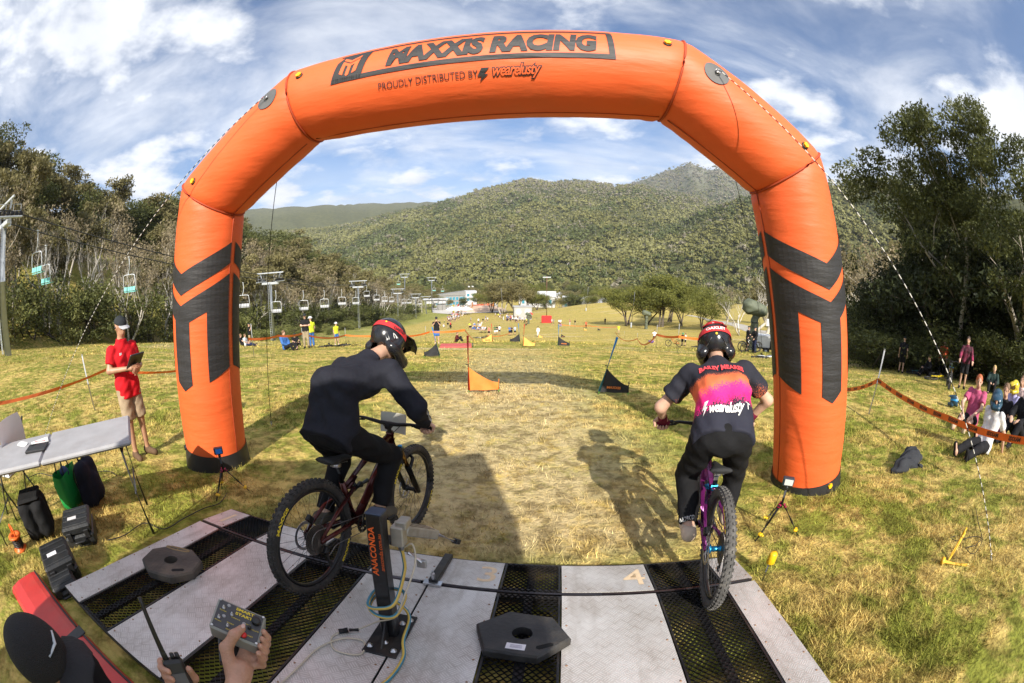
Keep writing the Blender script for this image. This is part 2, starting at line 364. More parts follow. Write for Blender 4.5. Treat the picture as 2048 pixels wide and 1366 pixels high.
def hnoise(s, d=6, r=.6):
    n = hn.new('ShaderNodeTexNoise'); n.inputs['Scale'].default_value = s; n.inputs['Detail'].default_value = d; n.inputs['Roughness'].default_value = r; hl.new(hg.outputs['Position'], n.inputs['Vector']); return n.outputs[0]
hcr = hn.new('ShaderNodeValToRGB'); hl.new(hnoise(.05, 8, .7), hcr.inputs[0]); e = hcr.color_ramp.elements
e[0].position = .32; e[0].color = (.045, .05, .022, 1); e[1].position = .7; e[1].color = (.13, .13, .055, 1)
hc2 = hn.new('ShaderNodeMix'); hc2.data_type = 'RGBA'; hsp = hn.new('ShaderNodeSeparateXYZ'); hl.new(hg.outputs['Position'], hsp.inputs[0])
hrk = hn.new('ShaderNodeMapRange'); hl.new(hsp.outputs[2], hrk.inputs[0]); hrk.inputs[1].default_value = 330; hrk.inputs[2].default_value = 760
hmm = hn.new('ShaderNodeMath'); hmm.operation = 'MULTIPLY'; hl.new(hrk.outputs[0], hmm.inputs[0]); hl.new(hnoise(.011, 8, .7), hmm.inputs[1])
hl.new(hmm.outputs[0], hc2.inputs[0]); hl.new(hcr.outputs[0], hc2.inputs[6]); hc2.inputs[7].default_value = (.30, .29, .27, 1); hl.new(hc2.outputs[2], hb.inputs['Base Color'])
a_ = np.radians(AZ)
tag(link('hills', np_mesh('hills', np.stack([RR * np.sin(a_), RR * np.cos(a_), HZ], -1).reshape(-1, 3), np.stack([I[:-1, :-1], I[1:, :-1], I[1:, 1:], I[:-1, 1:]], -1).reshape(-1, 4)[:, ::-1], [HM], smooth=True)), kind='structure')

# far bush: thousands of eucalypt crowns that read as one mass
def leafmat(name, c1, c2, scale=.8, transl=.25, rough=.6):
    if name in MATS: return MATS[name]
    m = bpy.data.materials.new(name); m.use_nodes = True; MATS[name] = m; nt = m.node_tree; b = nt.nodes['Principled BSDF']; b.inputs['Roughness'].default_value = rough; b.inputs['Specular IOR Level'].default_value = .25
    g = nt.nodes.new('ShaderNodeNewGeometry'); n = nt.nodes.new('ShaderNodeTexNoise'); n.inputs['Scale'].default_value = scale; n.inputs['Detail'].default_value = 5; nt.links.new(g.outputs['Position'], n.inputs['Vector'])
    r = nt.nodes.new('ShaderNodeMapRange'); nt.links.new(n.outputs[0], r.inputs[0]); r.inputs[1].default_value = .32; r.inputs[2].default_value = .68
    x = nt.nodes.new('ShaderNodeMix'); x.data_type = 'RGBA'; nt.links.new(r.outputs[0], x.inputs[0]); x.inputs[6].default_value = (*c1, 1); x.inputs[7].default_value = (*c2, 1); nt.links.new(x.outputs[2], b.inputs['Base Color'])
    if transl:
        t = nt.nodes.new('ShaderNodeBsdfTranslucent'); nt.links.new(x.outputs[2], t.inputs[0]); ms = nt.nodes.new('ShaderNodeMixShader'); ms.inputs[0].default_value = transl
        nt.links.new(b.outputs[0], ms.inputs[1]); nt.links.new(t.outputs[0], ms.inputs[2]); nt.links.new(ms.outputs[0], nt.nodes['Material Output'].inputs[0])
    return m
BUSH = [leafmat('gum_olive', (.085, .09, .026), (.21, .20, .065), .25, 0), leafmat('gum_dark', (.045, .06, .018), (.125, .14, .042), .25, 0),
        leafmat('gum_light', (.12, .122, .042), (.25, .24, .085), .25, 0), leafmat('gum_grey', (.13, .115, .075), (.26, .235, .17), .25, 0), mat('dead_wood_far', (.5, .47, .42), .9, vscale=.5)]
def crowns(P, S, k, matid, squash=.72):
    "a dark core and k outward facing leaf clumps per crown: P (n,3), S (n) radius"
    V0 = np.array([(1, 0, 0), (0, 1, 0), (-1, 0, 0), (0, -1, 0), (0, 0, 1), (0, 0, -1.)]); F0 = np.array([(0, 1, 4), (1, 2, 4), (2, 3, 4), (3, 0, 4), (1, 0, 5), (2, 1, 5), (3, 2, 5), (0, 3, 5)]); n = len(P); c = len(V0); V = V0[None] * (S * .70)[:, None, None] * np.array([1, 1, squash]) * (1 + RNG.uniform(-.3, .3, (n, c, 1))) + P[:, None]; out = [(V.reshape(-1, 3), (F0[None] + (np.arange(n) * c)[:, None, None]).reshape(-1, 3), np.repeat(matid, len(F0)))]
    lob = RNG.normal(0, .34, (n, 5, 3)) * np.array([1, 1, .6]); u = RNG.normal(0, 1, (n, k, 3)); u[..., 2] = np.abs(u[..., 2]) * 1.1 - .35; u /= np.linalg.norm(u, axis=2)[..., None]
    ct = (lob[np.arange(n)[:, None], RNG.integers(0, 5, (n, k))] + u * RNG.uniform(.5, .78, (n, k, 1)) * np.array([1, 1, squash])) * S[:, None, None] + P[:, None]
    w = u + RNG.normal(0, .45, u.shape); t1 = np.cross(w, RNG.normal(0, 1, u.shape)); t1 /= np.linalg.norm(t1, axis=2)[..., None] + 1e-9; t2 = np.cross(w, t1); t2 /= np.linalg.norm(t2, axis=2)[..., None] + 1e-9
    L = (S[:, None] * RNG.uniform(.16, .34, (n, k)))[..., None]; T = np.stack([ct + t1 * L, ct - t1 * L * .6 + t2 * L, ct - t1 * L * .5 - t2 * L * .9], 2).reshape(-1, 3); out.append((T, np.arange(len(T)).reshape(-1, 3), np.repeat(matid, k))); return out
Vs, Fs, Ms = [], [], []; off = 0
for (ra, rb, n, sub, s0, s1) in ((400, 640, 4000, 50, 2.6, 5.6), (600, 1000, 13500, 24, 2.6, 5.6), (1000, 1900, 27000, 11, 3.4, 7.0), (1800, 3000, 10000, 8, 5.5, 10)):
    r = np.sqrt(RNG.uniform(ra * ra, rb * rb, n)); az = RNG.uniform(-33 if ra < 1800 else 12, 72 if ra < 1000 else 60, n); h, wh = hill_np(r, az, True); h2 = hill_np(r * 1.02, az)
    keep = (h > -36) & (h2 > h - 3) & (wh != 3)
    r, az, h, wh = r[keep], az[keep], h[keep], wh[keep]; a = np.radians(az); S = (s0 + (s1 * 1.25 - s0) * RNG.uniform(0, 1, len(r)) ** 1.9) * (.8 + .45 * vnoise(r * np.sin(a) / 70, r * np.cos(a) / 70, 14)); P = np.stack([r * np.sin(a), r * np.cos(a), h + S * 1.0 + 2], -1)
    dead = np.clip((h - 150) / 330, 0, .62) + .10 * (vnoise(P[:, 0] / 60, P[:, 1] / 60, 3) > .62); u = RNG.uniform(0, 1, len(r)); patch = vnoise(P[:, 0] / 110, P[:, 1] / 110, 8) + RNG.uniform(-.2, .2, len(r))
    mid_ = np.where(u < dead, 3, np.where(patch < .42, 1, np.where(patch < .70, 0, 2))); mid_ = np.where((wh == 2) & (mid_ == 3) & (u > .1), 1, mid_); mid_ = np.where((r < 620) & (mid_ == 2), 0, mid_)
    for V, F, M_ in crowns(P, S, sub, mid_): Vs.append(V); Fs.append(F + off); Ms.append(M_); off += len(V)
    if ra < 1800:
        sel = RNG.uniform(0, 1, len(r)) < .16; Q = P[sel]; m_ = len(Q); hh = RNG.uniform(7, 13, m_); w = r[sel] * .00035 + .1
        V = np.stack([Q + np.stack([-w, w * 0, -4 + 0 * w], -1), Q + np.stack([w, w * 0, -4 + 0 * w], -1), Q + np.stack([RNG.normal(0, 1.0, m_), w * 0, hh * .55 + 1], -1), Q + np.stack([0 * w, -w, -4 + 0 * w], -1)], 1).reshape(-1, 3)
        b4 = np.arange(m_)[:, None] * 4; F = np.concatenate([b4 + [0, 1, 2], b4 + [3, 1, 2], b4 + [0, 3, 2]]); Vs.append(V); Fs.append(F + off); Ms.append(np.full(len(F), 4)); off += len(V)
tag(link('far_bush', np_mesh('far_bush', np.concatenate(Vs), np.concatenate(Fs), BUSH, np.concatenate(Ms))), 'olive eucalypt bush covering the hills beyond the village', 'bush', kind='stuff')

# short turf in front of the camera: blades, nobody could count them
TM = bpy.data.materials.new('turf_blades'); TM.use_nodes = True; _b = TM.node_tree.nodes['Principled BSDF']; _c, _f, _m = turf_nodes(TM.node_tree); _b.inputs['Roughness'].default_value = .8; _b.inputs['Specular IOR Level'].default_value = .2
_hs = TM.node_tree.nodes.new('ShaderNodeHueSaturation'); _hs.inputs['Value'].default_value = 1.12; TM.node_tree.links.new(_c, _hs.inputs['Color'])
_oi = TM.node_tree.nodes.new('ShaderNodeAttribute'); _oi.attribute_name = 'shade'; TM.node_tree.links.new(_oi.outputs['Fac'], _hs.inputs['Value'])
TM.node_tree.links.new(_hs.outputs[0], _b.inputs['Base Color'])
def ramp_frame():
    yaw = R(6.0); return np.array([math.cos(yaw), -math.sin(yaw)]), np.array([math.sin(yaw), math.cos(yaw)])
RU, RV = ramp_frame()
def grass(n, r0, r1, h0, h1, w, seed):
    g = np.random.default_rng(seed); r = np.exp(g.uniform(math.log(r0), math.log(r1), n)); az = np.radians(g.uniform(-88, 88, n)); x, y = r * np.sin(az), r * np.cos(az)
    u = x * RU[0] + y * RU[1]; v = x * RV[0] + y * RV[1]; onramp = (u > -3.0) & (u < 1.36) & (v < 2.2)
    dens = vnoise(x / .5, y / .5, 21) * .6 + vnoise(x / 1.9, y / 1.9, 22) * .6; worn = (np.abs(x + .15) < 1.5) & (y > 2) & (y < 7)
    keep = ~onramp & (g.uniform(0, 1, n) < np.clip(dens * 1.5 - .35, .08, 1)) & ~(worn & (g.uniform(0, 1, n) < .7))
    x, y, r = x[keep], y[keep], r[keep]; m = len(x); z = gz_np(x, y); tuft = vnoise(x / .35, y / .35, 23)
    h = g.uniform(h0, h1, m) * (.5 + tuft); a = g.uniform(0, 6.28, m); ww = w * (.7 + r / r1) * g.uniform(.7, 1.3, m); lean = g.normal(0, .75, (m, 2)) * h[:, None]
    b0 = np.stack([x - np.cos(a) * ww, y - np.sin(a) * ww, z - .005], -1); b1 = np.stack([x + np.cos(a) * ww, y + np.sin(a) * ww, z - .005], -1); t = np.stack([x + lean[:, 0], y + lean[:, 1], z + h], -1)
    return np.stack([b0, b1, t], 1).reshape(-1, 3), np.repeat(np.clip(g.normal(1.05, .28, m), .45, 1.8), 3)
V1, s1 = grass(230000, 1.6, 8, .02, .055, .0035, 1); V2, s2 = grass(170000, 6, 30, .02, .07, .008, 2); V3, s3 = grass(70000, 24, 80, .03, .12, .03, 3)
GV = np.concatenate([V1, V2, V3]); gme = np_mesh('grass', GV, np.arange(len(GV)).reshape(-1, 3), [TM]); at_ = gme.attributes.new('shade', 'FLOAT', 'POINT'); at_.data.foreach_set('value', np.concatenate([s1, s2, s3]).astype(np.float32))
tag(link('grass', gme), 'short dry and green grass on the slope', 'grass', kind='stuff')
# ------------------------------------------------------------------ inflatable arch
ORANGE = mat('orange_fabric', (.78, .118, .026), .55, var=.05, vscale=2.5, bump=.7, bscale=2.4, stretch=(.7, .7, 3.4), bdetail=7, dirt=(.62, .13, .035), dirt_amt=.5)
BLACKF = mat('black_print', (.022, .021, .022), .6, var=.25, vscale=3, bump=.9, bscale=3.2, stretch=(.7, .7, 3.2), bdetail=6)
SKIRT = mat('black_vinyl', (.02, .02, .02), .5, var=.3, vscale=5, bump=.3, bscale=9)
SEAM = mat('dark_seam', (.36, .05, .012), .7)
YEL = mat('yellow_plastic', (.78, .48, .01), .4); BLKP = mat('black_plastic', (.018, .018, .019), .4, var=.3); GREYP = mat('grey_patch', (.10, .10, .10), .6)
STEEL = mat('bright_steel', (.55, .55, .56), .35, 1.0, bump=.05); WHITE = mat('white_paint', (.78, .78, .77), .5, var=.04)
AL = Vector((-3.48, 3.60, 0)); AR = Vector((3.19, 3.09, 0)); ae = (AR - AL).normalized(); an = Vector((-ae.y, ae.x, 0))
AM = Matrix(((ae.x, an.x, 0, AL.x), (ae.y, an.y, 0, AL.y), (0, 0, 1, 0), (0, 0, 0, 1)))
arch = thing('inflatable_arch', 'big orange inflatable start arch with black lettering spanning the start', 'arch', M=AM)
AR_R = .395
AP = [Vector((.02, 0, -.16)), Vector((.38, 0, 2.80)), Vector((1.58, 0, 3.54)), Vector((4.84, 0, 3.60)), Vector((5.92, 0, 2.89)), Vector((6.58, 0, -.20))]
seg_d = [(AP[i + 1] - AP[i]).normalized() for i in range(5)]
seg_o = [Vector((-d.z, 0, d.x)) for d in seg_d]      # outward
FRONT = Vector((0, -1, 0))
mit = [seg_o[0]] + [((seg_o[i] + seg_o[i + 1]).normalized() / ((seg_o[i] + seg_o[i + 1]).normalized().dot(seg_o[i]))) for i in range(4)] + [seg_o[4]]
NPH = 48
for i in range(5):
    L_ = (AP[i + 1] - AP[i]).length; rows = max(14, int(L_ / .06)); mb = MB(); vs = []
    for k in range(rows + 1):
        t = k / rows; s_ = t * L_
        for j in range(NPH):
            ph = 2 * math.pi * j / NPH; m_ = mit[i].lerp(mit[i + 1], 0)   # ring slides along the axis so that the ends are mitred
            a = AP[i] + mit[i] * (math.sin(ph) * AR_R); b = AP[i + 1] + mit[i + 1] * (math.sin(ph) * AR_R)
            c0 = AP[i].lerp(AP[i + 1], t); p = a.lerp(b, t) + FRONT * (math.cos(ph) * AR_R)
            ed = min(s_, L_ - s_); q = c0 if True else p
            ax = AP[i] + seg_d[i] * (p - AP[i]).dot(seg_d[i]); rad = p - ax
            bul = 1 + .012 * math.sin(math.pi * t) - .035 * math.exp(-ed / .035)
            n1 = float(vnoise(ph * 2.2 + i * 9, s_ * 9 + ph * .8, 31)) - .5; inner = max(0, -math.sin(ph))
            amp = .006 + .030 * math.exp(-ed / .22) * (.35 + inner)
            vs.append(ax + rad * (bul + amp * n1 * (1.5 if 0 < k < rows else 0)))
    fs = [(k * NPH + j, k * NPH + (j + 1) % NPH, (k + 1) * NPH + (j + 1) % NPH, (k + 1) * NPH + j) for k in range(rows) for j in range(NPH)]
    mb.add(vs, fs); mb.build('tube_segment', ORANGE, arch, True)
for i in (1, 2, 3, 4):   # welted seams where segments meet
    mb = MB(); mb.tube([AP[i] + FRONT * (math.cos(p) * AR_R * .985) + mit[i] * (math.sin(p) * AR_R * .985) for p in [2 * math.pi * j / 40 for j in range(40)]], .011, 6, closed=True); mb.build('seam', SEAM, arch, True)
def asurf(i, s_, ph, lift=.006):
    ax = AP[i] + seg_d[i] * s_; L_ = (AP[i + 1] - AP[i]).length; t = s_ / L_
    return ax + (FRONT * math.cos(ph) + seg_o[i] * math.sin(ph)) * (AR_R * (1 + .012 * math.sin(math.pi * max(0, min(1, t)))) + lift)
for i, phs in ((0, -1.5), (1, -1.45), (2, -1.45), (3, -1.45), (4, -1.5)):  # long seam on the underside
    L_ = (AP[i + 1] - AP[i]).length
    mb = MB(); mb.tube([asurf(i, .16 + (L_ - .32) * k / 20, phs, .001) for k in range(21)], .006, 5); mb.build('long_seam', SEAM, arch, True)
for i, s0 in ((0, 0), (4, 1)):
    L_ = (AP[i + 1] - AP[i]).length; mb = MB(); prof = [(-.02, 1.10), (.09, 1.07), (.22, 1.035), (.27, 1.022)]
    vs = []
    for (h, k) in prof:
        for j in range(40):
            ph = 2 * math.pi * j / 40; s_ = h if s0 == 0 else L_ - h; rr_ = AR_R * k * (1 + .012 * math.sin(3 * ph + i) * (h < .1)); vs.append(AP[i] + seg_d[i] * s_ + (FRONT * math.cos(ph) + seg_o[i] * math.sin(ph)) * rr_)
    mb.add(vs, [(a * 40 + j, a * 40 + (j + 1) % 40, (a + 1) * 40 + (j + 1) % 40, (a + 1) * 40 + j) for a in range(3) for j in range(40)]); mb.build('base_skirt', SKIRT, arch, True)
def decal(name, V, F, fn, m, parent, cuts=.05):
    "flat drawing (verts Nx2) cut fine and laid on a curved surface"
    bm = bmesh.new(); bv = [bm.verts.new((v[0], v[1], 0)) for v in V]
    for f in F:
        try: bm.faces.new([bv[i] for i in f])
        except ValueError: pass
    xs = [v[0] for v in V]; ys = [v[1] for v in V]
    for ax, lo, hi in ((0, min(xs), max(xs)), (1, min(ys), max(ys))):
        c = lo + cuts
        while c < hi:
            co = (c, 0, 0) if ax == 0 else (0, c, 0); no = (1, 0, 0) if ax == 0 else (0, 1, 0)
            bmesh.ops.bisect_plane(bm, geom=bm.verts[:] + bm.edges[:] + bm.faces[:], dist=1e-5, plane_co=co, plane_no=no); c += cuts
    for v in bm.verts: v.co = fn(v.co.x, v.co.y)
    me = bpy.data.meshes.new(name); bm.to_mesh(me); bm.free(); me.materials.append(m); return link(name, me, parent)
# beam lettering: x along the beam, y up round its front
BL_ = (AP[3] - AP[2]).length; TOPC = 1.60; UPC = .085
beam = lambda x, y: asurf(2, TOPC + x * .85, (UPC + y * .86) / AR_R, .007)
V, F = text_mesh('MAXXIS RACING', .31, .019, .18, 1.0, sx=.98); xs = V[:, 0]; sc_ = 1.93 / (xs.max() - xs.min()); V[:, 0] = (V[:, 0] - (xs.max() + xs.min()) / 2) * sc_ + .20; ys_ = V[:, 1]; V[:, 1] = (V[:, 1] - (ys_.max() + ys_.min()) / 2) * (.235 / (ys_.max() - ys_.min())) + .035
decal('lettering', V, F, beam, BLACKF, arch)
fr = []; fq = []
def quad(x0, y0, x1, y1, sh=0.0):
    o = len(fr); fr.extend([(x0 + sh * y0, y0), (x1 + sh * y0, y0), (x1 + sh * y1, y1), (x0 + sh * y1, y1)]); fq.append((o, o + 1, o + 2, o + 3))
quad(-1.32, -.155, 1.31, -.105); quad(-1.29, .20, 1.30, .225); quad(1.255, -.105, 1.31, .20)
decal('lettering_frame', fr, fq, beam, BLACKF, arch)
fr, fq = [(-1.34, -.155), (-1.02, -.155), (-.94, .225), (-1.22, .225), (-1.30, .10)], [(0, 1, 2, 3, 4)]; decal('emblem_panel', fr, fq, beam, BLACKF, arch)
def m_icon(cx, cy, s_, sh=.0):
    "chevron over three bars"
    P = []; Q = []
    def poly(p): o = len(P); P.extend([(cx + x * s_ + sh * y * s_, cy + y * s_) for x, y in p]); Q.append(tuple(range(o, o + len(p))))
    poly([(-.68, .55), (0, .17), (0, -.09), (-.68, .30)]); poly([(0, .17), (.68, .55), (.68, .30), (0, -.09)])
    poly([(-.68, .18), (0, -.21), (0, -.47), (-.355, -.26), (-.355, -.28), (-.50, -.20), (-.60, .13)][:2] + [(0, -.47), (-.37, -.265)] + [(-.68, -.09)])
    poly([(.68, .18), (.68, -.09), (.37, -.265), (0, -.47), (0, -.21)])
    for sx in (-1, 1): poly([(sx * .68, -.085), (sx * .37, -.26), (sx * .37, -1.13), (sx * .68, -.97)] if sx < 0 else [(.68, -.085), (.68, -.97), (.37, -1.13), (.37, -.26)])
    poly([(-.135, -.395), (0, -.47), (.135, -.395), (.135, -1.17), (0, -1.27), (-.135, -1.17)])
    return P, Q
P, Q = m_icon(-1.14, .075, .135, .16); decal('emblem', P, Q, lambda x, y: asurf(2, TOPC + x * .85, (UPC + y * .86) / AR_R, .011), ORANGE, arch)
V, F = text_mesh('PROUDLY DISTRIBUTED BY', .10, 0.0, 0, 1.0); sc_ = .93 / (V[:, 0].max() - V[:, 0].min()); V[:, 0] = V[:, 0] * sc_ - .37; V[:, 1] = V[:, 1] * 1.02 - .285
decal('lettering', V, F, beam, BLACKF, arch)
V, F = text_mesh('wearelusty', .15, .012, .35, .88); sc_ = .44 / (V[:, 0].max() - V[:, 0].min()); V[:, 0] = V[:, 0] * sc_ + .42; V[:, 1] = V[:, 1] - .265; decal('script_lettering', V, F, beam, BLACKF, arch)
V, F = text_mesh('wearelusty', .15, .002, .35, .88); V[:, 0] = V[:, 0] * sc_ + .42; V[:, 1] = V[:, 1] - .265; decal('script_inline', V, F, lambda x, y: asurf(2, TOPC + x * .85, (UPC + y * .86) / AR_R, .011), ORANGE, arch)
decal('bolt_mark', [(.20, -.23), (.13, -.23), (.09, -.31), (.13, -.31), (.11, -.36), (.19, -.29), (.15, -.29)], [(0, 1, 2, 3, 6), (3, 4, 5, 6)], beam, BLACKF, arch)
# leg emblems: two on each leg, x to the right round the tube, y up
for i, sgn, ang, z0 in ((0, -1, .02, 1.89), (4, 1, -.02, 1.95)):
    for turn in (0, math.pi):
        P, Q = m_icon(0, 0, .83); P = [(x * 1.05, y) for x, y in P]
        def fn(x, y, i=i, sgn=sgn, ang=ang, turn=turn, z0=z0):
            zz = z0 + y; d = seg_d[i]; s_ = (zz - AP[i].z) / d.z; return asurf(i, s_, sgn * (ang + turn + x / AR_R), .006)
        decal('leg_emblem', P, Q, fn, BLACKF, arch)
# anchor patches, valve caps
def on_arch(i, s_, ph): 
    p = asurf(i, s_, ph, 0); n = (FRONT * math.cos(ph) + seg_o[i] * math.sin(ph)); return p, n
PATCH = []
for i, s_, ph in ((1, 1.22, .35), (3, .26, .30)):
    mb = MB(); c = asurf(i, s_, ph, .008)
    vs = [c] + [asurf(i, s_ + .115 * math.cos(a), ph + .115 * math.sin(a) / AR_R, .008) for a in [2 * math.pi * k / 24 for k in range(24)]]
    mb.add(vs, [(0, 1 + k, 1 + (k + 1) % 24) for k in range(24)]); pt = mb.build('anchor_patch', GREYP, arch, True)
    p, n = on_arch(i, s_, ph); mb = MB(); x, y, d = basis(n); mb.tube([p + n * .03 + (x * math.cos(a) + y * math.sin(a)) * .022 for a in [2 * math.pi * k / 14 for k in range(14)]], .005, 6, closed=True); mb.box(p + n * .014, (.03, .03, .012)); mb.build('ring', STEEL, pt, True)
    PATCH.append(AM @ (p + n * .045))
for i, s_, ph in ((2, .10, .42), (2, 3.16, .48), (1, .12, .20), (3, 1.20, .38), (0, .26, .60), (4, 2.93, .15)):
    p, n = on_arch(i, s_, ph); mb = MB(); mb.lathe([(.036, -.004), (.036, .010), (.030, .012)], 16, p, n); cp = mb.build('valve', BLKP, arch, True)
    mb = MB(); pr = []
    x, y, d = basis(n)
    poly = [(.026 * (1 + .16 * math.cos(6 * a)) * math.cos(a), .026 * (1 + .16 * math.cos(6 * a)) * math.sin(a)) for a in [2 * math.pi * k / 24 for k in range(24)]]
    mb.prism(poly, .02, Matrix.Translation(p + n * .010) @ Matrix((x, y, d)).transposed().to_4x4()); mb.build('valve_cap', YEL if (i, s_) != (0, .26) else BLKP, cp)
# guy ropes
ROPE_B = mat('rope_black', (.015, .015, .017), .8); ROPE_W = mat('rope_fleck', (.62, .60, .55), .8)
def rope(name, label, a, b, r=.007, fleck=True, sag=.0, pitch=.045, group=None, extra=None):
    a, b = Vector(a), Vector(b); n = max(6, int((b - a).length / pitch)) if fleck else 24
    t_ = thing(name, label, 'rope', b, group=group); mb = MB(); pts = []
    for k in range(n + 1):
        t = k / n; pts.append(a.lerp(b, t) + Vector((0, 0, -sag * 4 * t * (1 - t))) - b)
    mb.tube(pts, r, 6)
    if fleck:
        for q in range(len(mb.f)): mb.m[q] = (q // 6) % 2 if q < n * 6 else 0
    mb.build('cord', [ROPE_B, ROPE_W], t_, True)
    mb = MB(); pk = Vector((0, 0, 0)); d = (a - b).normalized(); mb.tube([pk + d * .04, pk + Vector((0, 0, -.02)) - d * .02, pk + Vector((0, 0, -.12)) - d * .06], .006, 6); mb.tube([d * .05 + Vector((.016 * math.cos(q), 0, .016 * math.sin(q))) for q in [2 * math.pi * k / 10 for k in range(10)]], .004, 5, closed=True); mb.build('hook', STEEL, t_, True)
    return t_
g1 = ground_at(90, 872); g2 = ground_at(1983, 1120)
rope('guy_rope', 'black and white flecked guy rope from the arch down beside the folding table', PATCH[0], g1, .0045, pitch=.035)
rope('guy_rope', 'black and white flecked guy rope pegged in the open grass by yellow anchors', PATCH[1], g2, .0045, pitch=.035)
p, n = on_arch(1, .95, math.pi - .5); g3 = ground_at(543, 850); rope('guy_rope', 'thin dark guy rope pegged down beside the left arch leg', AM @ p, g3, .004, False)
p, n = on_arch(3, .55, math.pi - .5); g4 = ground_at(1527, 742); rope('guy_rope', 'thin dark guy rope passing behind the right arch leg', AM @ p, g4, .004, False)
# slack tail of rope hanging by the pegged ropes
# ------------------------------------------------------------------ start ramp: checker plate and open mesh on a black frame
def zr(v): return .155 + .175 * (1.81 - v) if v <= 1.81 else .155 - (v - 1.81) * .26
RAMP = Matrix(((RU[0], RV[0], 0, 0), (RU[1], RV[1], 0, 0), (0, 0, 1, 0), (0, 0, 0, 1)))
SL1 = math.atan(.175); SL2 = math.atan(.26)
def frame_at(u, v, lift=0.0, spin=0.0):
    "matrix of a spot on the ramp: z along its normal"
    a = SL1 if v <= 1.81 else SL2
    return RAMP @ Matrix.Translation((u, v, zr(v) + lift)) @ Matrix.Rotation(-a, 4, 'X') @ Matrix.Rotation(spin, 4, 'Z')
BLKS = mat('black_steel', (.016, .016, .018), .45, .3, var=.4, bump=.15, bscale=30, dirt=(.12, .09, .06), dirt_amt=.5)
def checker_plate():
    m = bpy.data.materials.new('checker_plate'); m.use_nodes = True; nt = m.node_tree; N, L = nt.nodes, nt.links; b = N['Principled BSDF']
    tc = N.new('ShaderNodeTexCoord'); co = tc.outputs['Object']
    mp0 = N.new('ShaderNodeMapping'); mp0.inputs['Rotation'].default_value = (0, 0, R(45)); mp0.inputs['Scale'].default_value = (21, 21, 0); L.new(co, mp0.inputs[0]); sp = N.new('ShaderNodeSeparateXYZ'); L.new(mp0.outputs[0], sp.inputs[0])
    def mt(op, a, b_=0.0, c=0.0):
        n = N.new('ShaderNodeMath'); n.operation = op
        for i, v in enumerate((a, b_, c)):
            if isinstance(v, (int, float)): n.inputs[i].default_value = v
            else: L.new(v, n.inputs[i])
        return n.outputs[0]
    fx, fy = mt('FRACT', sp.outputs[0]), mt('FRACT', sp.outputs[1]); par = mt('MODULO', mt('ABSOLUTE', mt('ADD', mt('FLOOR', sp.outputs[0]), mt('FLOOR', sp.outputs[1]))), 2.0)
    def bars(a, b_): return mt('MULTIPLY', mt('GREATER_THAN', mt('SINE', mt('MULTIPLY', a, 25.13)), .1), mt('LESS_THAN', mt('ABSOLUTE', mt('SUBTRACT', b_, .5)), .40))
    mxh = N.new('ShaderNodeMix'); L.new(par, mxh.inputs[0]); L.new(bars(fx, fy), mxh.inputs[2]); L.new(bars(fy, fx), mxh.inputs[3])
    n1 = N.new('ShaderNodeTexNoise'); n1.inputs['Scale'].default_value = 3.5; n1.inputs['Detail'].default_value = 8; n1.inputs['Roughness'].default_value = .65; L.new(co, n1.inputs['Vector'])
    cr = N.new('ShaderNodeValToRGB'); L.new(n1.outputs[0], cr.inputs[0]); e = cr.color_ramp.elements; e[0].position = .3; e[0].color = (.40, .36, .32, 1); e[1].position = .62; e[1].color = (.66, .64, .61, 1)
    mc = N.new('ShaderNodeMix'); mc.data_type = 'RGBA'; mm = N.new('ShaderNodeMath'); mm.operation = 'MULTIPLY'; mm.inputs[1].default_value = .5; L.new(mxh.outputs[0], mm.inputs[0]); L.new(mm.outputs[0], mc.inputs[0]); L.new(cr.outputs[0], mc.inputs[6]); mc.inputs[7].default_value = (.84, .82, .78, 1)
    n3 = N.new('ShaderNodeTexNoise'); n3.inputs['Scale'].default_value = 2.2; n3.inputs['Detail'].default_value = 9; n3.inputs['Roughness'].default_value = .7; mp3 = N.new('ShaderNodeMapping'); mp3.inputs['Scale'].default_value = (3.5, .8, 1); L.new(co, mp3.inputs[0]); L.new(mp3.outputs[0], n3.inputs['Vector'])
    sm = N.new('ShaderNodeMapRange'); L.new(n3.outputs[0], sm.inputs[0]); sm.inputs[1].default_value = .50; sm.inputs[2].default_value = .75; sm.inputs[4].default_value = .6; ms = N.new('ShaderNodeMix'); ms.data_type = 'RGBA'; L.new(sm.outputs[0], ms.inputs[0]); L.new(mc.outputs[2], ms.inputs[6]); ms.inputs[7].default_value = (.26, .21, .16, 1)
    L.new(ms.outputs[2], b.inputs['Base Color']); b.inputs['Metallic'].default_value = .35
    rr_ = N.new('ShaderNodeMapRange'); L.new(n1.outputs[0], rr_.inputs[0]); rr_.inputs[3].default_value = .62; rr_.inputs[4].default_value = .42; L.new(rr_.outputs[0], b.inputs['Roughness'])
    bp = N.new('ShaderNodeBump'); bp.inputs['Strength'].default_value = 1.0; bp.inputs['Distance'].default_value = .004; L.new(mxh.outputs[0], bp.inputs['Height']); L.new(bp.outputs[0], b.inputs['Normal']); return m
PLATE = checker_plate(); RUST = mat('rusty_rivet', (.28, .16, .09), .8, vscale=60); MESHM = mat('open_mesh_steel', (.035, .034, .036), .32, .75, var=.4, vscale=8, dirt=(.16, .12, .07), dirt_amt=.5); CHALK = mat('worn_chalk', (.80, .62, .40), .8, var=.1, vscale=30)
ramp = thing('start_ramp', 'four lane start ramp of silver checker plates and black open mesh strips', 'start ramp', (0, 0, 0)); ramp.matrix_world = RAMP
UB = [-2.62, -2.38, -2.02, -1.53, -1.09, -.685, -.27, .09, .65, 1.09, 1.31]
KIND = ['p', 'm', 'p', 'm', 'p', 'p', 'm', 'p', 'm', 'p']
